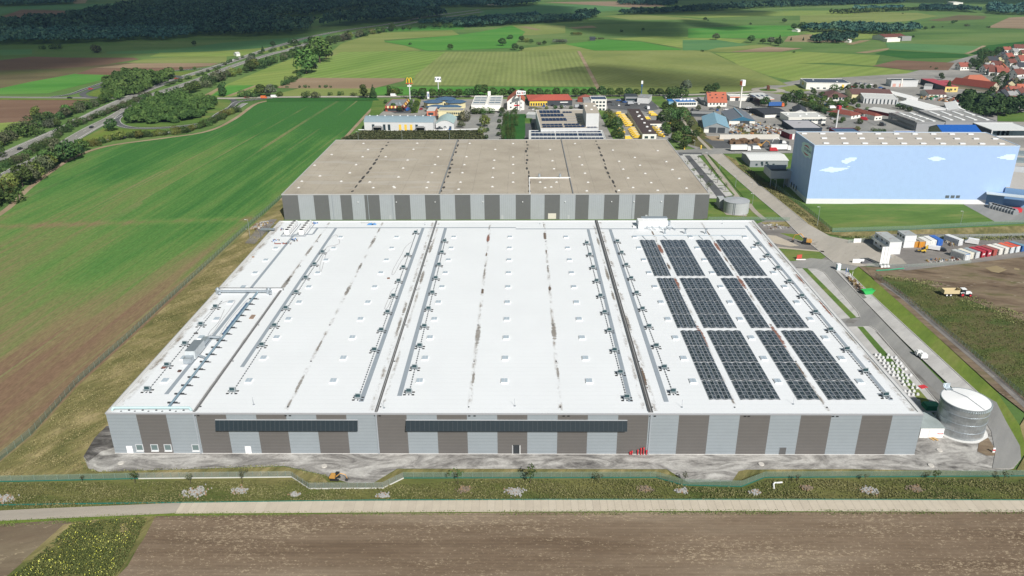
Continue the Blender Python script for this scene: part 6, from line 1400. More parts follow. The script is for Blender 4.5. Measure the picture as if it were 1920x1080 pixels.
F([(1120,205),(1150,213),(1170,262),(1150,262)],'lawn',8,'verge'); F([(1160,212),(1172,212),(1210,262),(1180,262)],'asphalt',8,'yard'); F([(1195,206),(1250,222),(1275,262),(1235,262),(1232,245)],'asphalt',8,'yard')
F([(1258,195),(1290,205),(1330,262),(1340,285),(1260,262)],'meadow_rough',8,'verge'); road([(1272,214),(1290,240),(1312,262),(1332,282)],2.4,'grey_path',11,'path')
F([(1319,262),(1460,262),(1480,266),(1478,279),(1342,279)],'asphalt_dark',9,'dirt'); F([(1320,256),(1352,256),(1358,265),(1335,264)],'track',10,'dirt')
F([(1363,190),(1440,190),(1490,195),(1480,203),(1400,208),(1370,200)],'asphalt',7,'car_park'); F([(1480,186),(1500,186),(1560,206),(1545,210)],'asphalt',7,'road')
F([(1488,184),(1520,180),(1600,200),(1610,208),(1560,206)],'swale_grass',8,'verge'); F([(1620,210),(1690,232),(1700,245),(1570,250),(1560,236)],'asphalt',7,'road'); F([(1870,215),(1925,210),(2100,215),(2100,232),(1870,228)],'lawn',8,'meadow')
F([(1420,172),(1500,158),(1520,170),(1470,178)],'yellow_green',6,'verge'); F([(1905,100),(1925,95),(1925,140),(1893,140),(1890,125)],'asphalt',8,'road')
F([(1300,193),(1360,200),(1420,206),(1460,240),(1450,256),(1330,256),(1305,235)],'town_ground',7,'yard'); F([(1378,238),(1420,240),(1440,252),(1385,252)],'meadow_rough',8,'verge')
# roads of the interchange and the federal road
ML = [(-120,358),(-60,328),(0,296.5),(40,276.5),(100,250),(143,230),(187,208),(233,187),(273,170),(333,148),(400,127),(450,110),(493,95),(533,83),(580,70),(640,58),(690,51),(753,41.5),(790,33),(840,26),(900,18)]
MR = [(-120,405),(-60,370),(0,337),(40,314),(77,297),(133,263),(173,240),(213,220),(247,200),(283,180),(333,163),(377,148),(413,133),(467,114),(520,98.5),(537,95),(580,81),(640,66),(690,58),(753,47),(800,38),(850,30),(905,22)]
road(ML,11,'motorway',9,'motorway'); road(MR,11,'motorway',9,'motorway')
for Q_ in (ML,MR):
    dashes(Q_,5.0,0.22,1,0,10); dashes(Q_,-5.0,0.22,1,0,10); dashes(Q_,1.2,0.2,6,12,10)
dashes(ML,3.6,0.35,1,0,10); dashes(MR,-3.6,0.35,1,0,10)
road([(-150,179),(0,182.5),(100,183.5),(200,184)],7.5,'motorway',7,'road')
road([(190,184),(300,184.5),(355,185)],7.5,'motorway',7,'road')
road([(350,184),(430,185),(500,183),(600,182),(800,181.5),(1000,180.5),(1250,179),(1340,176.5),(1420,171.5)],7.5,'road_beige',11,'road')
dashes([(350,184),(430,185),(500,183),(600,182),(800,181.5),(1000,180.5),(1250,179),(1340,176.5),(1420,171.5)],0,.2,4,6,12)
road([(1460,170),(1500,180),(1540,192),(1580,206),(1620,222),(1650,236)],7,'asphalt',12,'road')
LOOP = [(510,184),(470,188),(445,192),(432,202),(410,214),(393,227),(360,235),(300,240.5),(250,240.5),(226,235),(219,226),(228,216),(247,204)]
road(LOOP,5.5,'asphalt_dark',10,'slip_road'); dashes(LOOP,2.3,.3,1,0,12); dashes(LOOP,-2.3,.3,1,0,12)
road([(432,186),(440,190),(435,198)],5,'asphalt_dark',10,'slip_road')
OUTR = [(460,194),(438,207),(400,226),(383,233),(333,246.5),(253,255.5),(190,265),(150,272)]
road(OUTR,5.0,'asphalt',11,'slip_road'); dashes(OUTR,2.1,.3,1,0,12)
L2_ = [(95,182.5),(133,177),(160,167),(187,158),(217,147),(253,140),(300,135),(350,131),(390,128),(420,122)]
road(L2_,5.5,'asphalt_dark',10,'slip_road'); dashes(L2_,2.3,.3,1,0,12); dashes(L2_,-2.3,.3,1,0,12)
L3_ = [(200,184.5),(165,182),(155,177),(165,171),(197,160),(225,150)]
road(L3_,5.5,'asphalt_dark',10,'slip_road')
L4_ = [(290,163),(325,153),(338,147),(332,143),(310,142)]
road(L4_,5.5,'asphalt_dark',10,'slip_road')
F([(166,178),(175,171),(195,166),(215,182),(200,183),(175,181)],'verge',8,'verge'); F([(300,138),(380,132),(370,142),(340,150),(338,143)],'verge',8,'verge')
F([(228,222),(250,205),(300,190),(430,187),(440,197),(400,216),(380,230),(300,238),(240,237)],'lawn',8,'verge'); F([(130,273),(200,238),(230,242),(330,246),(250,253),(160,270)],'verge',8,'verge')
F([(0,187),(120,186),(175,187),(150,200),(60,228),(0,231),(-80,235),(-80,186)],'soil',4); F([(-80,235),(0,231),(70,226),(60,250),(0,275),(-80,300)],'mown_b',4,'meadow')
F([(-80,183.6),(190,186),(190,188),(-80,187.5)],'verge',8,'verge')
F([(500,184.5),(705,184),(712,189),(500,191)],'deep_green',9,'verge')
# ---------------------------------------------------------------- trees
LEAF = {
 'deep': leafmat('leaf_deep', (0.02,0.042,0.016), (0.04,0.075,0.024), (0.075,0.12,0.035)),
 'mid': leafmat('leaf_mid', (0.025,0.05,0.014), (0.05,0.09,0.022), (0.085,0.13,0.035)),
 'light': leafmat('leaf_light', (0.04,0.08,0.02), (0.075,0.13,0.03), (0.12,0.18,0.05)),
 'yellow': leafmat('leaf_yellow', (0.06,0.08,0.02), (0.11,0.13,0.03), (0.18,0.18,0.05)),
 'grey': leafmat('leaf_grey', (0.05,0.065,0.04), (0.1,0.12,0.08), (0.17,0.19,0.14)),
 'brown': leafmat('leaf_brown', (0.04,0.05,0.025), (0.075,0.085,0.045), (0.12,0.125,0.07))}
LEAF['far'] = leafmat('leaf_far', (0.015,0.05,0.045), (0.035,0.085,0.062), (0.07,0.13,0.075))  # blue of distant haze and cloud shade is put into the leaf colour
BARK = M('bark', (0.07,0.055,0.04), 0.9, 0.2)
def leafquads(C_, Nn, s, tone, name, mat):
    "C_ centres (n,3), Nn outward directions (n,3), s sizes (n), tone (n)"
    n = len(C_); J = rng.normal(size=(n,3))*0.55; Nn = Nn+J; Nn /= np.linalg.norm(Nn,axis=1)[:,None]+1e-9
    T = rng.normal(size=(n,3)); T -= (T*Nn).sum(1)[:,None]*Nn; T /= np.linalg.norm(T,axis=1)[:,None]+1e-9; B = np.cross(Nn,T)
    s = s[:,None]; asp = rng.uniform(0.55,1.0,size=(n,1))
    V = np.stack([C_-T*s-B*s*asp*0.6, C_+T*s*0.7-B*s*asp, C_+T*s+B*s*asp*0.5, C_-T*s*0.5+B*s*asp],1).reshape(-1,3)
    me = bpy.data.meshes.new(name); me.vertices.add(4*n); me.loops.add(4*n); me.polygons.add(n)
    me.vertices.foreach_set('co', V.astype(np.float32).ravel()); me.loops.foreach_set('vertex_index', np.arange(4*n,dtype=np.int32))
    me.polygons.foreach_set('loop_start', np.arange(0,4*n,4,dtype=np.int32)); me.polygons.foreach_set('loop_total', np.full(n,4,dtype=np.int32))
    me.update(calc_edges=True); at = me.attributes.new('tone','FLOAT','FACE'); at.data.foreach_set('value', tone.astype(np.float32))
    me.materials.append(mat); return me
def crown_pts(kind, n, seed):
    r = np.random.default_rng(seed)
    if kind == 'round': lobes = [((0,0,.62),(.34,.34,.34))]+[((.26*math.cos(a),.26*math.sin(a),.42+.2*r.random()),(.2,.2,.19)) for a in r.random(7)*6.28]+[((.12*math.cos(a),.12*math.sin(a),.8),(.17,.17,.16)) for a in r.random(3)*6.28]
    elif kind == 'tall': lobes = [((0.05*r.normal(),0.05*r.normal(),z),(.17+.07*r.random(),.17+.07*r.random(),.16)) for z in (.25,.38,.5,.6,.7,.8,.9)]+[((.15*math.cos(a),.15*math.sin(a),.35+.4*r.random()),(.13,.13,.14)) for a in r.random(6)*6.28]
    elif kind == 'bush': lobes = [((.38*r.normal()*.6,.38*r.normal()*.6,.42+.1*r.normal()),(.34,.34,.36)) for _ in range(5)]+[((0,0,.5),(.45,.45,.45))]
    elif kind == 'cone': lobes = [((0,0,.15+.8*t),(.26*(1-t)+.03,.26*(1-t)+.03,.1)) for t in np.linspace(0,1,9)]
    elif kind == 'column': lobes = [((0.02*r.normal(),0.02*r.normal(),z),(.13,.13,.12)) for z in (.12,.24,.36,.48,.6,.72,.84,.93)]
    else: lobes = [((.1*r.normal(),.1*r.normal(),.5+.38*r.random()),(.11,.11,.13)) for _ in range(6)]
    lobes = [(np.array(c),np.array(q)*r.uniform(.85,1.15)) for c,q in lobes]; ws = np.array([q.prod()**(2/3) for _,q in lobes]); ws /= ws.sum()
    k = r.choice(len(lobes), n, p=ws); d = r.normal(size=(n,3)); d /= np.linalg.norm(d,axis=1)[:,None]
    rad = np.clip(r.normal(.9,.14,size=n),.35,1.12); c = np.array([lobes[i][0] for i in k]); q = np.array([lobes[i][1] for i in k])
    # drop points deep inside other lobes
    Pp = c+d*q*rad[:,None]; keep = np.ones(n,bool)
    for cc,qq in lobes: keep &= ~((((Pp-cc)/qq)**2).sum(1) < .5)
    lt = r.random(len(lobes)); tone = np.clip(.25+.5*lt[k]+r.normal(0,.2,n),0,1)
    keep &= Pp[:,2] > .02
    return Pp[keep], (d/q*q.mean())[keep], tone[keep]
_cm = {}
def crown(kind, leaf, seed, n=520, s=0.042):
    key = (kind, leaf, seed)
    if key not in _cm:
        Pp, Nn, tone = crown_pts(kind, n, seed); Nn = Nn/np.linalg.norm(Nn,axis=1)[:,None]
        _cm[key] = leafquads(Pp, Nn, rng.uniform(.6,1.3,len(Pp))*s, tone, 'crown', LEAF[leaf])
    return _cm[key]
_tm = {}
def trunk(kind):
    if kind not in _tm:
        mb = MB(); H = {'round':.5,'tall':.6,'bush':.35,'cone':.8,'column':.7,'sapling':.8}[kind]; w = {'round':.028,'tall':.02,'bush':.02,'cone':.018,'column':.015,'sapling':.014}[kind]
        mb.bar((0,0,0),(0.01,0,H),w,6,0,w*.5)
        for k in range(4): a = k*1.7; mb.bar((0.01,0,H*.6),(0.01+.14*math.cos(a),.14*math.sin(a),H*.6+.22),w*.5,5,0,w*.2)
        _tm[kind] = mb.mesh('trunk', BARK)
    return _tm[kind]
KW = {'round':'rounded','tall':'tall narrow','bush':'bushy','cone':'pointed dark','column':'slim columnar','sapling':'thin young'}
LW = {'deep':'dark green','mid':'green','light':'bright green','yellow':'yellowing','grey':'silvery grey','brown':'brownish'}
def tree(x, y, H, kind='round', leaf='mid', wide=1.0, label=None, group=None, name='tree', cat='tree', parts=True):
    if name == 'tree': name, cat = {'bush':('bush','bush'),'cone':('conifer','conifer'),'sapling':('young_tree','young tree')}.get(kind,('tree','tree'))
    if not parts: pass
    if name == 'bush' and label: label = label.replace(' tree',' bush').replace('treeline','tree line')
    o = bpy.data.objects.new(name, None); COL.objects.link(o); o.location = (x, y, 0); o.rotation_euler = (0,0,random.uniform(0,6.28)); o.scale = (H*wide, H*wide, H)
    o['label'] = label or f'{LW[leaf]} {KW[kind]} tree'; o['category'] = cat
    if group: o['group'] = group
    c = bpy.data.objects.new('crown', crown(kind, leaf, random.randrange(4), (150 if kind == 'sapling' else 1000) if H < 14 else 1700, (.03 if kind == 'sapling' else .05) if H < 14 else .036)); COL.objects.link(c); c.parent = o
    t = bpy.data.objects.new('trunk', trunk(kind)); COL.objects.link(t); t.parent = o
    return o
def tp(px, by, ty, *a, **k):
    p = P(px, by); return tree(p.x, p.y, max(1.5, hgt(px, by, ty)), *a, **k)
def along(px, n, H, jit, kinds, leaves, label, group, name='tree', cat='tree', wide=1.0, uniq=False):
    pts = smooth([P(x,y) for x,y in px],12); d = [0]
    for a,b in zip(pts,pts[1:]): d.append(d[-1]+(b-a).length)
    for k in range(n):
        s = d[-1]*(k+.5+random.uniform(-.3,.3))/n; i = max(j for j in range(len(d)) if d[j] <= s); i = min(i,len(pts)-2)
        q = pts[i].lerp(pts[i+1],(s-d[i])/max(1e-6,d[i+1]-d[i])); h = random.uniform(*H)
        tree(q.x+random.uniform(-jit,jit), q.y+random.uniform(-jit,jit), h, random.choice(kinds), random.choice(leaves), wide*random.uniform(.85,1.2), (f'{nth(k)} {label}' if uniq else label), group, name, cat)
def inpoly(x, y, poly):
    c = False; n = len(poly)
    for i in range(n):
        x0,y0 = poly[i]; x1,y1 = poly[(i+1)%n]
        if (y0 > y) != (y1 > y) and x < (x1-x0)*(y-y0)/(y1-y0)+x0: c = not c
    return c
def scatter(px, n, seed=1, mind=0):
    poly = [tuple(P(x,y)[:2]) for x,y in px]; r = random.Random(seed); xs_ = [p[0] for p in poly]; ys_ = [p[1] for p in poly]; out = []; tries = 0
    while len(out) < n and tries < n*60:
        tries += 1; x,y = r.uniform(min(xs_),max(xs_)), r.uniform(min(ys_),max(ys_))
        if inpoly(x,y,poly) and (not mind or all((x-a)**2+(y-b)**2 > mind*mind for a,b in out)): out.append((x,y))
    return out
# avenue along the federal road
av = [777,793,811,828,844,861,878,925,944,961,978,995,1011,1027,1044,1061,1079,1095,1110,1144,1161,1178,1193,1222,1237,1253,1268]
for k,x in enumerate(av): tp(x,183.5-(x-777)*.006,164.5+random.uniform(-1,3),'round','mid' if k%3 else 'deep',1.25,f'{nth(k)} tree from the left in the even avenue along the federal road','avenue along the federal road')
for k,(x,by,ty,kd,lf,lb) in enumerate(((897,180,158,'round','mid','wide tall tree in the avenue just right of the square sign mast'),(908,180,158,'round','mid','second tall tree in the avenue right of the square sign mast'),(885,180,166,'round','deep','low dark tree left of the two tall avenue trees'),(1128,183,161,'round','deep','biggest dark tree of the avenue behind the three-storey office'),(793,187,168,'tall','deep','dark upright tree left of the white and blue banner'),(683,184,160,'tall','mid','tall twin tree on the road left of the double arch sign, left one'),(700,184,159,'cone','deep','tall dark twin tree left of the double arch sign, right one'),(571,184,171,'bush','deep','small dark tree at the road above the green crop, left one'),(592,184,170,'bush','brown','small brownish tree at the road above the green crop, right one'),(617,179,172,'bush','mid','low bush left of the single roadside trees'),(636,179,170,'bush','mid','low round bush at the field road, right one'),(662,180,172,'bush','mid','low bush beside the twin trees'),(730,180,162,'tall','mid','loose tree beside the farm track left of the double arch sign'),(745,177,162,'bush','mid','bush beside the farm track'),(738,178,165,'bush','yellow','yellowish bush beside the farm track'))):
    tp(x,by,ty,kd,lf,1,lb,'roadside trees')
# interchange woods
THICK = [('thicket',[(236,227),(254,205),(290,189),(350,186),(400,190),(405,200),(375,222),(345,230),(290,233),(245,232)],4.6,(2.5,7.5),'dense leafy thicket filling the right motorway loop',61,110,'mid',.85),('thicket',[(197,177),(200,156),(232,143),(283,144),(320,144),(325,150),(290,164),(262,175),(235,183)],5.5,(3,8.5),'thicket filling the far left motorway loop',62,90,'mid',.95),('thicket',[(1790,205),(1810,190),(1850,188),(1880,200),(1925,205),(1925,214),(1870,222),(1830,225)],6.5,(7,12),'dense dark clump of trees between halls and village',63,120,'deep',1.0)]
MED = [(-40,339),(0,317),(43,298),(100,263),(133,240),(200,214),(285,179)]
along(MED,44,(3.6,5.6),1.2,['bush'],['deep','mid','brown'],'dark shrub on the central reservation, nearer stretch','near shrubs between the carriageways','shrub','shrub',1.3)
along([(303,165),(397,133),(443,113),(500,98),(600,77),(680,61)],34,(3,5),1.2,['bush'],['deep','mid'],'dark shrub on the central reservation, farther stretch','far shrubs between the carriageways','shrub','shrub',1.3)
along([(-40,300),(0,278),(33,255),(67,242),(100,228),(133,216),(187,196),(233,184)],34,(6,10),2.5,['bush','round','bush'],['mid','deep','brown','light'],'tree in the verge left of the motorway','left verge of the motorway',wide=1.15)
tp(70,228,201,'tall','yellow',1.2,'single upright yellow-green tree at the brown field left of the motorway','left verge single trees'); tp(157,206,189,'round','deep',1.3,'rounded dark tree at the right end of the left verge hedge','left verge single trees'); tp(92,240,223,'bush','grey',1.3,'silvery bush in the left motorway verge','left verge single trees'); tp(108,238,222,'round','mid',1.2,'dark green tree next to the silvery bush in the left verge','left verge single trees')
along([(-30,398),(0,380),(40,350),(75,326),(110,300),(150,284)],16,(8.5,12.5),2.5,['round','round','bush'],['deep','mid','yellow','mid','brown'],'big tree in the near verge between motorway and green crop','near right verge of the motorway',wide=1.05)
for k,(x,by,ty,lf,lb) in enumerate(((50,338,315,'yellow','yellow-green tree third from the corner of the near verge'),(66,326,303,'deep','dark tree standing up to the lane in the near verge'),(95,318,290,'yellow','large yellow-green tree in the near verge'),(125,305,267,'deep','tallest dark green tree beside the on-ramp'),(140,300,268,'mid','green tree right of the tallest one beside the on-ramp'),(12,360,338,'deep','dark rounded tree nearest the lower left of the motorway'),(210,246,222,'deep','lone round tree on the grass between loop and motorway'),(228,262,244,'yellow','olive tree on the near side of the slip road'),(262,260,244,'yellow','small yellowish tree on the near side of the slip road'))): tp(x,by,ty,'round',lf,1.15,lb,'single trees at the interchange')
along([(158,278),(200,266),(240,258),(300,254),(345,249),(390,234),(415,222),(445,209)],42,(3.5,5.5),1.5,['bush'],['deep','mid','deep','yellow'],'shrub in the long hedge between slip road and green crop','hedge along the slip road','shrub','shrub',1.2)
along([(340,182),(360,172),(385,160),(430,145),(480,130),(520,118),(550,107),(600,90),(660,73),(700,64),(740,57)],60,(7,12),4,['round','bush','round'],['deep','mid','brown','mid','deep','yellow'],'tree in the long belt right of the motorway','belt right of the motorway',wide=1.1)
for (x,by,ty,kd,lf,lb) in ((473,127,104,'round','grey','silvery pale tree in the belt beside the motorway'),(418,181,156,'tall','deep','solitary dark tree standing before the light green meadow'),(512,88,77,'round','deep','dark round tree left of the motorway on the far meadow'),(493,97,86,'cone','deep','dark pointed tree beside the white motorway sign'),(365,86,76,'round','deep','small lone tree on the dark meadow'),(183,99,83,'bush','brown','pale brown bush on the dark meadow near the wood'),(103,92,80,'bush','deep','dark bush before the wood, left part'),(83,92,84,'bush','deep','smaller dark bush before the wood'),(553,86,72,'round','deep','dark tree group left of the motorway, lower one'),(545,84,74,'round','deep','dark tree left of the motorway, behind the lower one'),(583,80,68,'round','deep','dark tree right above the shaded carriageway'),
 (575,138,90,'round','light','huge rounded light green tree near the brown field'),(600,118,68,'round','light','largest light green tree towering over the belt'),(585,135,112,'round','grey','grey-green tree at the foot of the huge light green tree'),(612,112,88,'round','deep','dark tree at the right foot of the largest tree'),(562,145,134,'round','deep','round dark tree in the hedge below the huge tree'),(548,153,140,'bush','deep','dark tree in the hedge going down to the road'),(532,160,149,'bush','deep','small dark tree in the hedge going down to the road'),
 (490,181,157,'round','mid','rounded green tree left of the yellow hut at the road'),(508,181,158,'round','grey','grey-green tree right of the yellow hut at the road'),(470,182,166,'bush','deep','low dark tree left of the rounded roadside trees'),(455,182,168,'bush','mid','low bush at the left end of the roadside tree group'),(525,181,170,'bush','light','green bush at the right end of the roadside tree group'),
 (273,139,129,'round','mid','small round tree beside the far left ramp'),(312,136,127,'round','deep','second small round tree beside the far left ramp'),(340,133,125,'round','mid','third small tree beside the far left ramp'),(365,130,124,'bush','light','light bush beside the far left ramp')): tp(x,by,ty,kd,lf,1.15,lb,'single trees in the open land')
along([(505,172),(520,164),(545,155),(560,147)],9,(3,5),1,['bush'],['deep','mid'],'small shrub in the hedge between meadow and brown field','hedge left of the brown field','shrub','shrub')
for k,x in enumerate((539,562,572,580,600,610,621)): tp(x,164.5,160.5-(k%3),'bush','deep',1,f'{nth(k)} tiny bush from the left in the row along the brown field','tiny bushes at the brown field',name='shrub',cat='shrub')
# trees of the meadows
far = [(942,86,71,'round','deep','round dark tree, left one of the meadow group'),(957,73,64,'bush','deep','upper left bush of the meadow group'),(965,94,81,'round','deep','lower middle round tree of the meadow group'),(978,95,86,'round','deep','lower right round tree of the meadow group'),(978,78,67,'round','deep','upper middle round tree of the meadow group'),(986,79,71,'bush','yellow','small yellowish tree of the meadow group'),(996,81,73,'round','mid','right round tree of the meadow group'),(1012,84,78,'bush','brown','small twiggy tree right of the meadow group'),(1021,84,76,'round','deep','round tree right of the twiggy one'),
 (844,93,82,'round','mid','light green tree above the left cornfield'),(769,84,79,'bush','deep','small bush on the bright meadow'),(1165,60,55,'bush','deep','small dark bush on the shaded ploughland'),(1206,58,52,'round','deep','small round tree on the shaded ploughland'),(1342,75,62,'round','brown','thin-foliaged tree with visible trunk in the meadow'),(1408,80,66,'round','deep','broad round tree left of the meadow copse'),(1430,82,72,'round','mid','left tree of the meadow copse'),(1445,83,69,'round','grey','middle tree of the meadow copse'),(1459,86,71,'round','deep','big right tree of the meadow copse'),(1462,74,65,'cone','deep','dark tree peeking out behind the copse'),(1470,43,34,'round','deep','lone round tree in the pale meadow'),(1322,39,32,'round','deep','small tree in the pale meadow, left one'),(1328,39,36,'bush','deep','low bush right of the small pale-meadow tree'),(1407,46,42,'bush','deep','tiny bush in the pale meadow'),(1318,97,93,'bush','deep','dark bush at the corner of the right cornfield'),(1489,99,95,'bush','deep','dark bush at the tip of the brown triangle'),
 (1488,56,44,'round','deep','round tree at the left end of the far wood strip'),(1504,58,41,'round','deep','tallest tree at the left end of the far wood strip'),(1516,46,42,'bush','deep','first small tree above the wood strip'),(1529,46,43,'bush','deep','second small tree above the wood strip'),(1538,46,43,'bush','deep','third small tree above the wood strip'),(1545,47,43,'bush','deep','fourth small tree above the wood strip'),(1558,48,44,'bush','deep','fifth small tree above the wood strip'),(1483,76,69,'cone','deep','left small conifer in the allotments'),(1506,76,69,'cone','deep','right small conifer in the allotments'),(1712,71,66,'round','deep','round bush right of the lone farm'),(1735,56,49,'round','deep','left one of two round bushes on the right meadow'),(1749,54,48,'round','deep','right one of two round bushes on the right meadow'),(1786,45,38,'round','deep','tree on the field corner of the right meadow'),(1793,41,37,'bush','deep','smaller tree at the field corner'),(1812,49,44,'bush','brown','brown bush on the right meadow'),(1855,52,48,'bush','deep','small dark bush at the pale ploughed field'),(1767,51,49,'bush','deep','tiny bush between the meadow pairs'),(1647,73,68,'round','deep','bush left of the lone farm'),(1669,65,59,'cone','deep','dark conifer above the lone farm'),(1692,26,24,'bush','deep','tiny bush on the high pale meadow')]
for x,by,ty,kd,lf,lb in far: tp(x,by,ty,kd,lf,1.3 if kd!='cone' else .9,lb,'scattered meadow trees')
for x,n in ((1045,5),(1078,5)):
    for k in range(n): tp(x-6+k*5.2 if x == 1045 else x-6+k*4.2, 82 if x == 1045 else 66.5, 73 if x == 1045 else 60,'round','grey' if x == 1045 else ('yellow' if k>0 else 'mid'),1.1,f'{nth(k)} tree from the left in the {"silvery clump" if x==1045 else "autumn coloured clump"} on the bright meadow','clumps on the meadow')
for k,(x,by,ty) in enumerate(((1115,73.5,70),(1123,73.5,70),(1130,73.5,69.5))): tp(x,by,ty,'bush','brown',1.2,f'{nth(k)} brown shrub beside the dark field shelter','shrubs by the shelter',name='shrub',cat='shrub')
for k,(x,by,ty) in enumerate(((744,57,50),(757,57,49),(768,57,48),(789,55,46),(797,54,47),(815,53.5,43),(825,53.5,42),(835,53,44),(845,53,42),(870,51,41),(880,50,40),(890,50,41))): tp(x,by,ty,'round','deep' if k%2 else 'mid',1.15,f'{nth(k)} tree from the left in the loose row behind the bright strip','row behind the bright strip')
# town and village trees
town = [(1186,218,208,'mid'),(1140,213,203,'mid'),(1148,222,207,'yellow'),(1150,232,215,'yellow'),(1157,243,219,'deep'),(1143,238,222,'mid'),(1160,252,234,'deep'),(1152,258,244,'mid'),(1165,261,246,'mid'),(1135,224,213,'deep'),
 (1012,212,200,'yellow'),(1002,205,199,'yellow'),(1025,206,199,'yellow'),(1041,206,197,'deep'),(1053,205,197,'mid'),(1070,204,198,'deep'),(890,214,201,'mid'),(898,214,200,'mid'),(917,214,199,'mid'),(941,213,201,'mid'),(965,211,202,'mid'),(908,238,215,'yellow'),(903,250,236,'yellow'),(873,228,207,'brown'),(865,240,226,'brown'),(939,220,212,'deep'),(936,230,222,'deep'),(937,243,232,'deep'),(914,247,239,'deep'),(912,262,252,'deep'),(935,256,247,'deep'),
 (738,208,193,'deep'),(750,210,198,'deep'),(723,195,187,'mid'),(776,206,190,'mid'),(782,200,188,'mid'),(777,212,200,'mid'),(770,195,186,'light'),(1248,246,228,'mid'),(1262,185,160,'deep'),
 (1257,228,198,'deep'),(1268,222,205,'deep'),(1245,236,206,'deep'),(1262,245,222,'mid'),(1275,250,228,'mid'),(1285,258,235,'deep'),(1252,255,240,'mid'),(1270,268,246,'light'),(1288,275,255,'mid'),(1280,280,262,'mid'),(1262,262,250,'light'),(1300,270,255,'yellow'),(1310,255,238,'yellow'),(1295,240,224,'brown'),(1303,260,243,'deep'),(1247,205,190,'deep'),(1255,215,200,'deep'),(1262,206,192,'mid'),(1280,210,199,'deep'),(1309,208,197,'brown'),(1347,206,198,'brown'),
 (1286,174,150,'grey'),(1270,174,163,'deep'),(1254,174,163,'deep'),(1328,176,158,'deep'),(1341,172,155,'deep'),(1333,174,162,'deep'),(1434,201,181,'deep'),(1472,197,174,'deep'),(1470,200,190,'deep'),
 (1488,185,167,'deep'),(1498,186,168,'mid'),(1507,188,175,'light'),(1520,190,177,'light'),(1524,178,165,'deep'),(1544,192,180,'light'),(1556,200,187,'mid'),(1532,196,187,'mid'),(1575,200,187,'light'),(1586,197,184,'light'),(1600,196,183,'light'),(1563,171,157,'mid'),(1576,172,162,'mid'),(1590,170,158,'deep'),(1602,168,157,'deep'),(1615,168,158,'deep'),(1628,168,158,'deep'),(1640,167,158,'brown'),(1525,208,197,'deep'),(1538,210,199,'mid'),(1550,209,201,'deep'),(1558,220,210,'mid'),(1580,230,219,'mid'),(1612,233,222,'deep'),(1607,247,236,'yellow'),(1566,232,224,'deep'),(1577,231,224,'deep'),(1640,249,240,'mid'),(1648,249,240,'deep'),(1658,249,242,'deep'),(1625,206,200,'light'),
 (1683,204,194,'deep'),(1693,206,195,'deep'),(1705,209,199,'mid'),(1777,172,150,'cone'),(1764,146,136,'deep'),(1766,150,141,'deep'),(1754,130,126,'deep'),(1745,127,124,'deep'),(1886,155,137,'cone'),(1884,202,184,'cone')]
for k,(x,by,ty,lf) in enumerate(town):
    kd = 'cone' if lf == 'cone' else random.choice(['round','bush','round']); lf = 'deep' if lf == 'cone' else lf
    near = min(((abs(x-q[0])+2*abs(by-q[1]),q[2]) for q in ((760,205,'the fast-food restaurant'),(830,190,'the blue hexagonal roofs'),(910,200,'the white car dealership'),(870,225,'the cream office'),(930,240,'the short street with dark asphalt'),(1035,200,'the red roofed shop'),(1150,240,'the yellow van depot'),(1270,250,'the path left of the pale blue workshop'),(1340,195,'the orange roofed house'),(1300,172,'the right cornfield'),(1440,195,'the petrol station'),(1550,190,'the supermarket car park'),(1600,165,'the garden centre'),(1600,235,'the red-tipped mast'),(1690,200,'the white gabled halls'),(1780,150,'the terracotta barn'),(1880,190,'the lower village row'))))[1]
    tp(x,by,ty,kd,lf,1.1,f'{nth(sum(1 for q in town[:k] if abs(q[0]-x)<60) if False else k%20)} {LW[lf]} {KW[kd]} tree near {near}'.replace(ORD[k%20]+' ','',1),'trees of the business park')
for (x,y) in scatter([(1822,118),(1835,100),(1870,98),(1880,104),(1850,118),(1845,140),(1825,135),(1810,142)],22,10,8): tree(x,y,random.uniform(6,9),random.choice(['round','bush']),'deep',1.1,'dark garden tree at the upper edge of the village','upper garden trees')
for (x,y) in scatter([(1860,150),(1880,165),(1925,160),(1925,205),(1880,190),(1855,178)],20,11,10): tree(x,y,random.uniform(4.5,8),random.choice(['round','bush']),random.choice(['deep','mid']),1.0,'garden tree between the lower village houses','lower garden trees')
for (x,y) in scatter([(1850,128),(1900,112),(1905,150),(1870,150),(1845,145)],24,12,7): tree(x,y,random.uniform(4,7),'round',random.choice(['deep','mid']),1.1,'small garden tree between the upper village houses','middle garden trees')
for k,(x,y) in enumerate(scatter([(1486,186),(1530,180),(1600,192),(1612,206),(1560,207),(1520,200)],18,14,7)): tree(x,y,random.uniform(3.5,6),'round','light' if k%2 else 'mid',1.1,'small fresh green tree on the supermarket car park islands','car park island trees')
along([(1484,190),(1510,200),(1545,212),(1570,222)],14,(3,5),1.5,['bush'],['deep'],'dark shrub in the hedge along the supermarket road','hedge along the supermarket road','shrub','shrub',1.2)
# columnar trees in rows beside the solar hall
for c_ in range(4):
    for k in range(12):
        x0,y0,x1,y1 = ((946,218,943,262),(952,215,952,262),(959,213,961,262),(967,212,969,236))[c_]
        if c_ == 3 and k > 5: continue
        t = k/(11 if c_ < 3 else 5); tp(x0+(x1-x0)*t,y0+(y1-y0)*t,y0+(y1-y0)*t-8-4*t,'bush','mid',.62,f'slim green tree in the {nth(c_)} planted row from the left beside the loading yard','planted rows beside the loading yard')
# saplings in the car park of the brown hall
for k,(x,by,ty) in enumerate(((1309,302,289),(1321,317,305),(1333,330,313),(1345,344,325),(1360,358,342),(1289,312,300),(1301,327,313),(1313,343,325),(1327,358,341))): tp(x,by,ty,'sapling','mid',1.5,f'{nth(k)} young tree in the car park right of the brown hall, row by row','young car park trees')
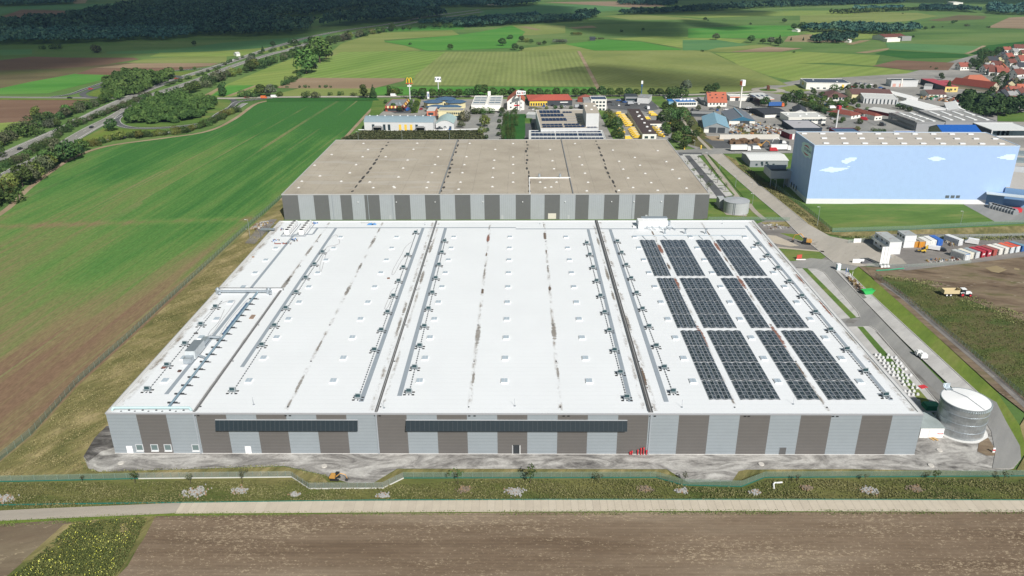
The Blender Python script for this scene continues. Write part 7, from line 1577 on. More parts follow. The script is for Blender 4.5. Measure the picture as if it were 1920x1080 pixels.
# young trees along the front fence
for k,(x,by,ty,lf) in enumerate(((155,905,890,'brown'),(254,907,878,'mid'),(358,908,885,'brown'),(455,906,882,'brown'),(859,909,880,'mid'),(994,908,869,'mid'),(1123,907,885,'brown'),(1283,905,882,'brown'),(1493,908,890,'brown'),(1621,905,885,'brown'),(1750,906,877,'mid'),(1880,905,880,'brown'),(-30,905,885,'mid'))): tp(x,by,ty,'sapling',lf,1.2,f'{nth(k)} young tree from the left in the planting along the front fence','planting along the front fence')
# ---------------------------------------------------------------- woods (nobody could count them)
def wood(name, px, sp, H, label, seed, nq=42, leafn='deep', qs=1.5):
    poly = [tuple(P(x,y)[:2]) for x,y in px]; r = np.random.default_rng(seed); xs_ = np.array([p[0] for p in poly]); ys_ = np.array([p[1] for p in poly])
    gx = np.arange(xs_.min(),xs_.max(),sp); gy = np.arange(ys_.min(),ys_.max(),sp); X,Y = np.meshgrid(gx,gy); X = (X+r.uniform(-.45,.45,X.shape)*sp).ravel(); Y = (Y+r.uniform(-.45,.45,Y.shape)*sp).ravel()
    ins = np.zeros(len(X),bool); n = len(poly)
    for i in range(n):
        x0,y0 = poly[i]; x1,y1 = poly[(i+1)%n]
        if y0 == y1: continue
        ins ^= ((y0 > Y) != (y1 > Y)) & (X < (x1-x0)*(Y-y0)/(y1-y0)+x0)
    X = X[ins]; Y = Y[ins]; m = len(X)
    hh = r.uniform(H[0],H[1],m); big = np.sin(X*.013)+np.cos(Y*.009+X*.005); hh *= 1+.12*big; rad = sp*r.uniform(.5,.72,m); tt = np.clip(r.normal(.45,.22,m)+.1*big,0,1)
    idx = np.repeat(np.arange(m),nq); d = r.normal(size=(m*nq,3)); d[:,2] = np.abs(d[:,2])*1.1-.25; d /= np.linalg.norm(d,axis=1)[:,None]
    C_ = np.stack([X[idx]+d[:,0]*rad[idx]*1.05, Y[idx]+d[:,1]*rad[idx]*1.05, hh[idx]*.62+d[:,2]*hh[idx]*.38*r.uniform(.85,1.05,m*nq)],1); C_[:,2] = np.maximum(C_[:,2],.6)
    me = leafquads(C_, d, r.uniform(.7,1.3,m*nq)*qs, np.clip(tt[idx]+r.normal(0,.13,m*nq),0,1), name, LEAF[leafn])
    o = bpy.data.objects.new(name, me); COL.objects.link(o); o['kind'] = 'stuff'; o['label'] = label; o['category'] = 'wood'
    return o
for q in THICK: wood(q[0],q[1],q[2],q[3],q[4],q[5],q[6],q[7],q[8])
wood('forest',[(-90,86),(0,84),(60,85),(100,84),(200,80),(260,76),(310,77),(330,73),(372,68),(372,56),(320,58),(250,58),(150,62),(60,66),(-90,72)],11,(11,16),'belt of rounded dark trees along the lower edge of the left wood',21,40,'far',1.7)
wood('forest',[(-90,74),(60,68),(150,64),(250,60),(320,60),(372,58),(372,68),(470,70),(560,65),(583,62),(583,52),(640,50),(690,46),(730,44),(800,38),(840,30),(780,25),(740,22),(690,34),(600,50),(560,52),(512,50),(510,34),(595,30),(640,20),(760,12),(960,2),(1005,-3),(320,-3),(300,10),(215,25),(160,32),(110,44),(60,44),(40,50),(-90,60)],14,(14,21),'large dark wood covering the upper left of the view',22,34,'far',2.4)
wood('forest',[(760,24),(800,17),(850,14),(960,14),(1010,10),(1008,-3),(740,-3)],15,(12,18),'dark wood above the motorway services',23,28,'far',2.6)
wood('forest',[(-90,14),(70,11),(140,8),(135,-3),(-90,-3)],16,(10,15),'dark wood on the far left horizon',24,26,'far',2.8)
wood('forest',[(850,53),(905,51),(960,47),(1040,43),(1105,39),(1100,34),(960,41),(850,47)],10,(9,13),'dark straight tree belt behind the bright meadows',25,34,'far',1.9)
wood('forest',[(1078,34),(1100,36),(1125,30),(1105,27),(1085,30)],11,(10,14),'dark clump at the right end of the straight tree belt',26,34,'far',1.9)
wood('forest',[(1160,29),(1200,27),(1280,24),(1345,21),(1440,15),(1600,9),(1690,7),(1690,1),(1560,3),(1440,10),(1330,15),(1270,20),(1190,23)],13,(7,12),'long uneven tree line crossing the upper right country',27,26,'far',2.3)
wood('forest',[(1160,9),(1260,11),(1270,3),(1250,-2),(1170,-2)],14,(6,10),'low scrub wood in the top middle distance',28,24,'far',2.6)
wood('forest',[(1508,60),(1560,62),(1660,66),(1722,59),(1720,55),(1660,56),(1590,52),(1560,50),(1560,56),(1510,54)],9.5,(8,13),'dense strip of dark wood in the right middle distance',29,36,'far',1.7)
wood('forest',[(1520,82),(1578,82),(1610,76),(1600,70),(1560,71),(1525,75)],9,(6,10),'dark trees round the allotment huts',30,36,'far',1.6)
wood('forest',[(1600,22),(1690,19),(1690,15),(1600,18)],12,(6,10),'broken tree row in the far right, left part',31,26,'far',2.2)
wood('forest',[(1728,21),(1800,22),(1840,25),(1800,17),(1730,14)],12,(8,13),'dark tree row in the far right country',32,28,'far',2.2)
wood('forest',[(1855,27),(1925,29),(2000,28),(2000,14),(1920,14),(1900,20),(1855,12)],12,(9,14),'dark wood at the top right edge',33,28,'far',2.2)
wood('forest',[(1560,27),(1600,26),(1740,18),(1740,16),(1560,25)],10,(5,8),'thin hedgerow trees in the far right country',34,26,'mid',1.9)
wood('forest',[(790,46),(860,44),(1000,33),(1010,28),(900,36),(790,42)],12,(5,9),'bushy strips on the shaded far fields',35,22,'far',2.2)
# ---------------------------------------------------------------- tall weeds and grass near the camera
def weeds(name, px, n, H, mat, label, seed, s=.22, dens=None):
    pts = []; poly = [tuple(P(x,y)[:2]) for x,y in px]; r = np.random.default_rng(seed); xs_ = np.array([p[0] for p in poly]); ys_ = np.array([p[1] for p in poly])
    X = r.uniform(xs_.min(),xs_.max(),n*3); Y = r.uniform(ys_.min(),ys_.max(),n*3); ins = np.zeros(len(X),bool); m = len(poly)
    for i in range(m):
        x0,y0 = poly[i]; x1,y1 = poly[(i+1)%m]
        if y0 == y1: continue
        ins ^= ((y0 > Y) != (y1 > Y)) & (X < (x1-x0)*(Y-y0)/(y1-y0)+x0)
    w = np.sin(X*.35+np.sin(Y*.5)*2)+np.sin(Y*.8+X*.17); ins &= (r.normal(size=len(X))*1.1+w > -.8); X = X[ins][:n]; Y = Y[ins][:n]; m = len(X)
    z = r.uniform(H[0],H[1],m); d = r.normal(size=(m,3)); d[:,2] = np.abs(d[:,2])+.6; d /= np.linalg.norm(d,axis=1)[:,None]
    me = leafquads(np.stack([X,Y,z*.75+.2],1), d, r.uniform(.6,1.4,m)*s, np.clip(r.normal(.45,.3,m)+.12*w[ins][:m],0,1), name, mat)
    o = bpy.data.objects.new(name, me); COL.objects.link(o); o['kind'] = 'stuff'; o['label'] = label; return o
LG3 = leafmat('weed_dark',(0.045,0.06,0.018),(0.085,0.1,0.03),(0.15,0.15,0.05)); LG1 = leafmat('weed_olive',(0.085,0.09,0.032),(0.14,0.14,0.055),(0.21,0.195,0.09)); LG2 = leafmat('weed_green',(0.075,0.11,0.03),(0.12,0.16,0.045),(0.19,0.2,0.075))
weeds('grass',[(-400,1180),(0,872),(60,826),(145,732),(240,645),(320,572),(400,497),(480,430),(500,455),(300,700),(205,790),(150,850),(160,884),(0,898),(-300,906)],42000,(.05,.4),leafmat('dry_grass',(0.14,0.135,0.055),(0.2,0.175,0.08),(0.28,0.235,0.12)),'dry tufted grass between green fence and hall',40,.12)
weeds('grass',[(-500,922),(0,908),(545,903),(740,912),(900,901),(1240,901),(1290,915),(1400,917),(1440,901),(2400,900),(2400,940),(1920,938),(700,940),(330,945),(0,958),(-500,975)],48000,(.05,.4),LG1,'rank olive grass and weeds in the ditch strip before the fence',41,.13)
weeds('grass',[(138,984),(262,974),(276,976),(232,1064),(190,1115),(-100,1300),(-300,1300),(-40,1128),(58,1058)],34000,(.1,.9),LG3,'dense dark green weed patch at the lower left',42,.13)
weeds('flowers',[(138,984),(250,978),(258,985),(220,1064),(180,1115),(-100,1300),(-300,1300),(-40,1128),(70,1058)],1500,(.9,1.2),leafmat('petal',(0.3,0.28,0.04),(0.45,0.42,0.07),(0.55,0.52,0.15)),'yellow flowers dotted through the dark weed patch',43,.1)
weeds('grass',[(1655,532),(1720,535),(1925,606),(2100,680),(2300,900),(1990,790),(1925,752),(1850,690),(1760,612)],22000,(.05,.4),LG2,'rough dark green meadow below the dirt site',44,.14)
weeds('grass',[(1395,310),(1450,350),(1500,392),(1556,436),(1545,438),(1448,366),(1380,312)],5000,(.1,.9),LG1,'rank verge along the beige road',45,.22)
weeds('grass',[(1562,445),(1640,452),(1925,452),(1925,444),(1640,444)],3500,(.1,.8),LG1,'weeds along the yard edge',46,.22)
weeds('grass',[(640,262),(680,247),(902,247),(908,262)],9000,(.2,1.4),leafmat('scrub',(0.03,0.04,0.015),(0.06,0.07,0.03),(0.1,0.1,0.05)),'brown weedy strip behind the brown roofed hall',47,.45)
# ---------------------------------------------------------------- vehicles
TYRE = M('tyre', (0.02,0.02,0.02), 0.8); CGL = M('car_glass', (0.02,0.03,0.04), 0.1, 0.05, spec=0.8)
CARC = {'white':(0.75,0.75,0.75),'black':(0.02,0.02,0.025),'silver':(0.4,0.42,0.44),'red':(0.45,0.03,0.04),'blue':(0.04,0.12,0.35),'grey':(0.14,0.15,0.16),'yellow':(0.75,0.5,0.04),'orange':(0.6,0.2,0.03),'green':(0.03,0.25,0.1)}
def paint(c): return M('paint_'+c, CARC[c], 0.3, 0.04, spec=0.6)
def wheel_me(r=.33, w=.22):
    k = ('w', r, w)
    if k not in _wm:
        mb = MB(); n = 12; i0 = 0
        for s in (-1, 1): pass
        mb.bar((0,-w/2,0),(0,w/2,0),r,12); _wm[k] = mb.mesh('wheel', TYRE)
    return _wm[k]
_vm = {}
def extr(prof, w, inset=None):
    "side profile (x,z) pulled to width w"
    mb = MB(); n = len(prof); a = [(x,-w/2,z) for x,z in prof]; b = [(x,w/2,z) for x,z in prof]
    mb.face(a); mb.face(b[::-1])
    for k in range(n): j = (k+1) % n; mb.face([a[j],a[k],b[k],b[j]])
    return mb
def vparts(kind, col):
    k = (kind, col)
    if k in _vm: return _vm[k]
    P_ = []
    if kind == 'car':
        P_.append(('body', extr([(-2.15,.25),(2.1,.25),(2.15,.6),(1.95,.78),(.95,.92),(-1.8,.95),(-2.15,.8)],1.75).mesh('body', paint(col))))
        mb = extr([(1.0,.925),(.35,1.36),(-1.2,1.38),(-1.85,.955)],1.5); P_.append(('windows', mb.mesh('windows', CGL)))
        P_.append(('roof', MB().box(-1.15,-.68,1.385,.3,.68,1.45).mesh('roof', paint(col)))); wh = [(1.35,.8),(1.35,-.8),(-1.3,.8),(-1.3,-.8)]; wr = (.33,.2)
    elif kind in ('van','parcel_van'):
        H = 2.3 if kind == 'van' else 2.9; L = 2.6 if kind == 'van' else 3.0
        if kind == 'van': P_.append(('body', extr([(-L,.35),(L,.35),(L+.05,.95),(L-.5,1.25),(L-1.2,H),(-L,H)],1.95).mesh('body', paint(col))))
        else:
            P_.append(('body', extr([(L-1.9,.35),(L+.1,.35),(L+.15,1.0),(L-.5,1.25),(L-1.15,2.1),(L-1.9,2.15)],1.9).mesh('body', paint(col)))); P_.append(('cargo_box', MB().box(-L,-1.05,.5,L-1.95,1.05,H,0,top=1).mesh('cargo_box', [paint(col), M('box_top',(0.72,0.7,0.62),0.5)])))
        mb = MB(); mb.face([(L-.46,-.85,1.3),(L-.46,.85,1.3),(L-1.1,.8,2.1),(L-1.1,-.8,2.1)]); P_.append(('windscreen', mb.mesh('windscreen', CGL)))
        wh = [(L-.9,.85),(L-.9,-.85),(-L+1.0,.85),(-L+1.0,-.85)]; wr = (.36,.24)
    elif kind == 'truck':
        P_.append(('cab', extr([(4.2,.5),(6.2,.5),(6.3,1.6),(6.0,3.0),(4.2,3.1)],2.4).mesh('cab', paint(col)))); mb = MB(); mb.face([(6.33,-1.1,1.65),(6.33,1.1,1.65),(6.05,1.0,2.7),(6.05,-1.0,2.7)]); P_.append(('windscreen', mb.mesh('windscreen', CGL)))
        P_.append(('cargo_box', MB().box(-6.5,-1.27,1.0,3.9,1.27,3.9).mesh('cargo_box', paint('blue' if col == 'orange' else 'white')))); P_.append(('chassis', MB().box(-6.3,-.5,.6,5.5,.5,.99).mesh('chassis', DARK)))
        wh = [(5.3,1.0),(5.3,-1.0),(-4.2,1.0),(-4.2,-1.0),(-5.4,1.0),(-5.4,-1.0)]; wr = (.5,.3)
    _vm[k] = (P_, wh, wr); return _vm[k]
def vehicle(kind, col, px, py, deg, label, group=None, small=False, loc=None):
    p = loc or P(px, py); nm = {'car':'car','van':'van','parcel_van':'parcel_van','truck':'truck'}[kind]
    t = thing(nm, label, nm.replace('_', ' '), (p.x, p.y, 0.32 if not loc else loc.z), group, R(deg))
    P_, wh, wr = vparts(kind, col)
    for n_, me in P_: o = bpy.data.objects.new(n_, me); COL.objects.link(o); o.parent = t
    for x, y in wh: o = bpy.data.objects.new('wheel', wheel_me(*wr)); COL.objects.link(o); o.parent = t; o.location = (x, y, wr[0])
    return t
def dirpx(a, b): q = P(*b)-P(*a); return math.degrees(math.atan2(q.y, q.x))
mdir = lambda x, y: dirpx((x-10, y+4.6), (x+10, y-4.6))
for x,y,c,k,lb in ((38,281,'black','car','black car on the left carriageway nearest the left edge'),(142,229.5,'white','van','white van on the left carriageway between the hedges'),(172,240.5,'black','car','dark car in the middle of the right carriageway'),(271,171,'grey','van','dark van on the left carriageway beside the far thicket'),(331,166.5,'silver','car','silver car on the right carriageway behind the loop'),(232,200.5,'white','car','small white car far up the left carriageway'),(552,79,'white','truck','white truck far up the motorway'),(438,113.5,'white','car','tiny white car on the far left carriageway')):
    vehicle(k,c,x,y,mdir(x,y),lb,'traffic on the motorway')
for x,y,c,k,lb,dg in ((131,185,'black','car','black car at the ramp mouth on the left of the cross road',0),(170,168.3,'red','car','red car on the left ramp',35),(331,148.5,'red','car','red car at the bend of the far left loop',20),(463,184,'red','car','red car on the cross road under the hedge trees',0),(495,185,'orange','van','orange van on the cross road',0),(514,183.5,'white','van','white van on the cross road right of the orange one',0),(738,181,'white','van','white van at the junction by the farm track',0),(90,221,'black','car','black car parked in the gap of the left verge',10)): vehicle(k,c,x,y,dg,lb,'cars on the cross road and ramps')
# parcel vans
pv = [(1158,215.5,180),(1165,219.5,180),(1167,222.5,180),(1169,225.5,180),(1171.5,228.5,180),(1174,231.5,180),(1176.5,234.5,180),(1179,238,180),(1184,245,175),(1186,248,175),(1188,251,175),(1190,254,175),(1192,257,175),(1195,260,175),(1161,246,160),(1163,249,160),(1165,252,160),(1222,214.5,0),(1226,218,0),(1213,225,20),(1229,244,-55),(1233,248,-55),(1237,252.5,-55),(1240,257,-55),(1178,262,10)]
for k,(x,y,d) in enumerate(pv): vehicle('parcel_van','yellow',x,y,d,f'{nth(k)} yellow parcel van around the depot, counted from the back of the left row','yellow parcel vans at the depot').scale = (.85,.85,.85)
vehicle('truck','yellow',1245,236,-60,'large yellow truck right of the depot annex','yellow parcel vans at the depot')
# parked cars
cc = ['white','black','silver','red','grey','blue','silver','white','black']
lots = [('in the fast-food car park',[(757,202),(762,204),(757,207),(763,198),(755,195),(765,208),(752,210)]),('before the pavilions',[(815,206),(835,207),(790,206)]),('beside the long barrel roofed hall',[(748,243.5),(755,243.5),(772,243.5)]),('before the small barrel roofed hall',[(821,243.5),(828,243.5),(836,243.5),(844,244)]),('in front of the red roofed shop',[(996,204),(1000,207),(1020,200),(1036,199),(1057,201),(1083,202),(1086,199)]),('on the car park below the blue mast',[(1143,193),(1150,198),(1160,199),(1172,193),(1177,199),(1182,196),(1190,194),(1197,196),(1206,193),(1209,190),(1213,203),(1215,205),(1160,190),(1166,192)]),('behind the blue roofed shop',[(1247,184),(1254,183),(1262,183),(1270,183),(1277,184)]),('in front of the orange roofed house',[(1298,207),(1335,206),(1361,207),(1345,208)]),('on the petrol station yard',[(1401,191),(1389,207),(1404,204.5),(1416,211)]),('on the supermarket car park',[(1540,196),(1550,198),(1570,198),(1580,199),(1548,190),(1560,204),(1587,201)]),('behind the white supermarket',[(1605,158),(1612,158),(1622,159),(1632,160),(1600,164)]),('beside the white flat office',[(1544,236),(1554,242),(1560,224),(1532,232),(1600,222),(1652,236),(1657,236)]),('on the road to the garden centre',[(1651,166),(1657,168),(1664,171),(1672,175)]),('along the village street',[(1908,118),(1910,124),(1906,130),(1912,112)])]
for lab,pts in lots:
    for k,(x,y) in enumerate(pts): c = cc[(k*5+len(lab)) % 9]; vehicle('van' if k % 6 == 5 else 'car',c,x,y,random.choice((0,90,12,80)),f'{nth(k)} vehicle, {c}, counted from the left {lab}','cars '+lab)
vehicle('truck','orange',1455,201,0,'blue truck with orange cab parked left of the dark hall','trucks of the business park')
vehicle('van','red',1620,226,-35,'dark red van beside the white bungalows','trucks of the business park')
for k,(x,y) in enumerate(((1450,284),(1463,283),(1418,281),(1388,284))): vehicle(('van','truck','van','truck')[k],('red','white','white','white')[k],x,y,0,('red and white van behind the white gable shed','white truck right of the red van','small white van left of the red van','long white truck behind the grey gable shed')[k],'trucks behind the gable shed')
# ---------------------------------------------------------------- containers and site cabins
def box_at(name, label, cat, px, py, L, Wd, H, deg, col, group=None, top=None, z0=0.3, stack=1):
    p = P(px, py); t = thing(name, label, cat, (p.x, p.y, z0), group, R(deg)); base = M('cont_'+col, lin(col), 0.5, 0.08, 0.8, dirt=tuple(x*.6 for x in lin(col)), dth=.64); tp_ = M('cont_'+(top or col), lin(top or col), 0.6, 0.12, 0.8)
    for s in range(stack):
        z = s*(H+.03); mb = MB().box(0,0,z,Wd,L,z+H,0,top=1)
        n = int(L/.6)
        for k in range(n): mb.box(-.05,k*.6+.1,z+.2,0.0,k*.6+.35,z+H-.2,0); mb.box(Wd,k*.6+.1,z+.2,Wd+.05,k*.6+.35,z+H-.2,0)
        lp(t, 'container_body', mb, [base, tp_])
        lp(t, 'door', MB().box(.1,-.06,z+.12,Wd/2-.03,-.005,z+H-.12).box(Wd/2+.03,-.06,z+.12,Wd-.1,-.005,z+H-.12), base)
        for x in (.55,Wd-.55): lp(t, 'lock_bar', MB().bar((x,-.1,z+.15),(x,-.1,z+H-.15),.04), ZINC)
    return t
row = [(1805,428,'c9c9c5','e0dfda','white container with pale grey roof, left end of the lower row'),(1815,427,'d8d4c6','dedacb','cream white container, second in the lower row'),(1822,425.5,'cfd2d2','98a2a8','white container with blue-grey roof, third in the lower row'),(1833,489,'a02833','a8303a','')]
C0 = P(1806,489.5); C1 = P(1925,472)
dv = (C1-C0); n_ = 11; cols = [('c6c7c4','b9bcb9','white container with grey roof, first from the left of the lower row'),('d2cfc2','dcd8c8','cream container, second from the left of the lower row'),('c9ccce','97a1a7','white container with slate roof, third of the lower row'),('a32835','ad3340','dark red container, fourth of the lower row'),('a63040','a83a48','dark red container with white marks, fifth of the lower row'),('a55048','9c5c56','faded red container, sixth of the lower row'),('d6d4cd','e3e0d8','white container with red rim, seventh of the lower row'),('d3d1cb','d9d7d0','white container, eighth of the lower row'),('cdd3d6','d96a4c','container with orange red roof, ninth of the lower row'),('cfd6da','d0553d','container with bright red roof, tenth of the lower row'),('2f5f9e','6f8fa0','blue container at the right end of the lower row')]
dg = math.degrees(math.atan2(dv.y,dv.x))-0
for k,(c,tc,lb) in enumerate(cols):
    q = C0+dv*(k/n_); px_,py_ = PR(q); t = box_at('container',lb,'container',px_,py_,6.0,2.4,2.6,dg+8,c,'containers in the lower row',tc)
    if k in (3,4):
        for x in (.5,1.3): lp(t,'lettering',MB().box(x,-.09,1.0,x+.55,-.065,1.7),WHITE)
box_at('container','white container with blue roof standing alone left of the lower row','container',1807.5,490,6.0,2.4,2.5,12,'cfd2d4',None,'3f74a8').location = (*P(1808,490)[:2],.3)
bpy.context.view_layer.update()
t = box_at('container','blue container right of the white and orange cabins','container',1756,462.5,6,2.5,2.7,8,'2d62b4','containers in the upper row')
t = box_at('container','first white container between orange cabin and blue container','container',1734,465.5,6,2.5,2.7,8,'d8d8d2','containers in the upper row'); t = box_at('container','second white container between orange cabin and blue container','container',1744,463.5,6,2.5,2.7,8,'dcdcd8','containers in the upper row')
t = box_at('container','long white container standing free in the upper yard','container',1796,462.5,7.5,2.5,2.7,22,'d2d5d6',None)
t = box_at('site_cabin','orange site cabin beside the two-storey white cabins','cabin',1722,466,5,2.6,2.7,8,'c98a2e',None,'9d9b92'); t = box_at('site_cabin','narrow yellow-brown site cabin against the orange one','cabin',1713,465.5,5,2.4,2.7,8,'c28a36',None,'9d9b92')
for x_,y_,n,lb in ((1664,478.5,5,'large two-storey block of white site cabins with stained roof and outside stair'),(1693,466,3,'smaller two-storey block of white site cabins')):
    p = P(x_,y_); t = thing('site_cabin_block',lb,'cabin block',(p.x,p.y,.3),None,R(4)); L_ = 2.5*n*1.0 if n == 5 else 6.5; W_ = 5.2 if n == 5 else 5.0
    for s in range(2): lp(t,'cabin_storey',MB().box(0,0,s*2.75,W_,L_+.0,s*2.75+2.7,0),M('cabin_white',(0.66,0.68,0.69),0.5,0.06))
    lp(t,'roof',MB().box(-.08,-.08,5.46,W_+.08,L_+.08,5.56),M('cabin_roof',(0.36,0.38,0.38),0.6,0.3,0.4,dirt=(0.2,0.09,0.07),dsc=.3))
    for s in range(2):
        for k in range(3): lp(t,'window',MB().box(-.08,L_*(k+.35)/3,s*2.75+1.1,-.01,L_*(k+.35)/3+1.2,s*2.75+2.0),GLASS)
    if n == 5:
        lp(t,'walkway',MB().box(-1.3,0,2.7,-.1,L_,2.8).box(-1.3,0,2.8,-1.25,L_,3.8),ZINC); mb = MB()
        for k in range(12): mb.box(-1.3,-.1-.3*(k+1),2.7-.22*(k+1),-.2,-.1-.3*k,2.78-.22*(k+1))
        lp(t,'stair',mb,ZINC)
p = P(1629,407-0); 
tag(MB().box(0,0,.3,3.2,.12,2.1).box(.2,-.4,.3,.5,.6,.35).build('notice_board',WHITE,loc=(*P(1600,456)[:2],0)),'low white notice board at the edge of the cabin yard','sign')
# portable sign hoarding made of three tall panels
p = P(1648,501); t = thing('hoarding','tall leaning white hoarding of three panels on white concrete feet at the site entrance','hoarding',(p.x,p.y,0),None,R(8))
for k in range(3): lp(t,'panel',MB().box(k*1.35,0,1.2,k*1.35+1.2,.15,8.6),WHITE); lp(t,'post',MB().bar((k*1.35+.6,.3,0),(k*1.35+.6,.3,8.0),.1),GREY); lp(t,'ballast',MB().box(k*1.35+.1,-1.2,.2,k*1.35+1.1,-.4,.9).bar((k*1.35+.6,.3,3.5),(k*1.35+.6,-.8,.8),.07),WHITE)
tag(MB().box(0,0,.3,4.6,.25,1.9).build('barrier_board',WHITE,loc=(*P(1598,494)[:2],0),parent=None),'white flat board left of the leaning hoarding','board'); tag(MB().box(0,0,.3,4.5,3.2,.9,0).build('mat_stack',M('dark_mat',(0.13,0.13,0.14),.8),loc=(*P(1616,496)[:2],0)),'flat dark grey stack right of the white board','stack')
p = P(1571,507); t = thing('portable_toilet','white and blue portable toilet at the head of the long drive','toilet',(p.x,p.y,.3)); lp(t,'cabin',MB().box(-.7,-.7,0,.7,.7,2.3),M('toilet_body',(0.45,0.6,0.65),.5)); lp(t,'roof',MB().box(-.75,-.75,2.3,.75,.75,2.5).box(-.4,-.4,2.5,.4,.4,2.6),WHITE); lp(t,'door',MB().box(-.5,-.75,.1,.5,-.71,2.1),WHITE)
# green skip with rubble beside
p = P(1626,552); t = thing('skip','bright green skip container on the pale paving','skip',(p.x,p.y,.3),None,R(10)); GRN = M('skip_green',(0.04,0.42,0.1),.5,.08); mb = extr([(-2.3,1.5),(-1.3,.1),(1.3,.1),(2.3,1.5)],1.9); lp(t,'hull',mb,GRN); lp(t,'rim',MB().box(-2.35,-1.0,1.5,2.35,-.85,1.62).box(-2.35,.85,1.5,2.35,1.0,1.62).box(-2.35,-.84,1.5,-2.2,.84,1.62).box(2.2,-.84,1.5,2.35,.84,1.62),GRN)
def heap(px0, px1, n, cols_, label, H=.8, w=2.0, name='rubble_heap', s=(.2,.9)):
    a, b = P(*px0), P(*px1); mb = MB()
    for k in range(n):
        t_ = random.random(); x, y = a.x+(b.x-a.x)*t_+random.gauss(0,w*.4), a.y+(b.y-a.y)*t_+random.gauss(0,w*.4); q = random.uniform(*s); z = random.uniform(0,H); mb.box(x-q/2,y-q*.35,.2,x+q/2,y+q*.35,.35+z,random.randrange(len(cols_)),rot=random.uniform(0,3))
    o = mb.build(name, cols_); o['kind'] = 'stuff'; o['label'] = label; return o
brn = [M('rub_a',(0.2,0.13,0.08)),M('rub_b',(0.1,0.07,0.05)),M('rub_c',(0.35,0.28,0.2)),M('rub_d',(0.3,0.22,0.08))]; wht = [M('rub_w',(0.55,0.55,0.53)),M('rub_g',(0.3,0.3,0.3)),M('rub_w2',(0.42,0.42,0.4))]; mix_ = brn+wht+wht+[C('dull_blue','44586e'),C('dull_red','7d4a42'),C('dull_orange','a8764e'),DARK]
heap((1590,524),(1618,548),90,brn,'long brown heap of timber and rubble beside the green skip',1.0,1.6)
heap((1580,505),(1595,520),14,[WHITE,paint('blue')],'white and blue posts stored at the top of the drive',1.6,1.4,'stored_posts',(.1,.25))
heap((1740,492),(1800,487),60,mix_,'odd building material along the lower edge of the gravel yard',.7,2)
heap((1775,455),(1785,462),45,brn+wht,'wood and scrap heap left of the free standing white container',1.0,2)
heap((1432,423),(1475,428),60,wht,'pale rubble beside the back right corner of the white hall',.3,3.5); heap((1440,430),(1470,425),30,brn+wht,'scattered stones behind the hall corner',.3,3)
heap((1385,232),(1450,250),420,mix_,'crowded scrap yard beside the teal gabled workshop',1.6,14,'scrap',(.6,2.6)); heap((1345,240),(1385,252),160,mix_,'machines and scrap in front of the pale blue workshop',1.5,9,'scrap',(.6,2.4)); heap((1735,185),(1830,193),260,mix_+[WHITE,paint('white'),paint('green'),paint('red')],'farm machinery and goods packed in the yard before the white halls',2.2,9,'machinery_yard',(.8,3.2)); heap((1530,214),(1400,216),60,mix_,'goods stacked behind the dark hall',1.2,7,'scrap',(.6,2))
heap((1625,193),(1690,195),70,[WHITE,M('rub_tq',(0.3,0.45,0.47)),DARK],'garden goods displayed before the garden centre',1.2,4,'garden_goods',(.5,1.6)); heap((477,430),(500,418),90,wht+brn,'scrap and pallets on the dark slab left of the hall',.7,3,'scrap',(.3,1.4))
F([(459,457),(478,458),(520,412),(508,412),(490,420)],'yard_gravel',9,'gravel')
heap((1370,268),(1420,266),40,[M('soil_heap',(0.16,0.1,0.06))]*1,'brown soil heap in the dark excavation',2.2,7,'soil_heap',(1.5,4))
# stone patches in the ditch strip
for k,(x,y,r_,lb) in enumerate(((5,938,3,'white stone patch at the left edge of the ditch strip'),(367,924,3.3,'white stone patch under the left part of the fence strip'),(552,929,1.4,'narrow white stone patch left of the excavator'),(719,930,1.7,'narrow stone patch below the second fence bend'),(966,923,2.6,'white and rust stone patch below the open door'),(1277,922,1.5,'small stone patch below the third fence bend'),(1416,925,1.6,'narrow stone patch right of the lower fence bend'),(1628,922,2.6,'square white stone patch in the right ditch strip'),(450,922,2.2,'grey stone patch among the grass right of the big left one'),(870,919,2.0,'brownish stone patch left of the white and rust one'),(1210,919,2,'brownish stone patch in the dark grass'),(1513,917,1.7,'faint brown stone patch in the right ditch strip'),(1715,918,2.2,'dull brown stone patch near the right end'))):
    p = P(x,y); mb = MB()
    for q in range(int(60*r_)): a,b = max(-r_,min(r_,random.gauss(0,r_*.38))),random.gauss(0,r_*.26); s = random.uniform(.15,.4); mb.box(a-s/2,b-s/2,.15,a+s/2,b+s/2,.3+random.random()*.25,0 if random.random()<.8 else 1,rot=random.uniform(0,3))
    o = mb.build('stone_patch',[M('stone_w',(0.36,0.36,0.35),.9) if k not in (9,10,11,12) else M('stone_b',(0.2,0.16,0.12),.9),M('stone_r',(0.3,0.2,0.12),.9)],loc=(p.x,p.y,.02)); o['kind']='stuff'; o['label']=lb
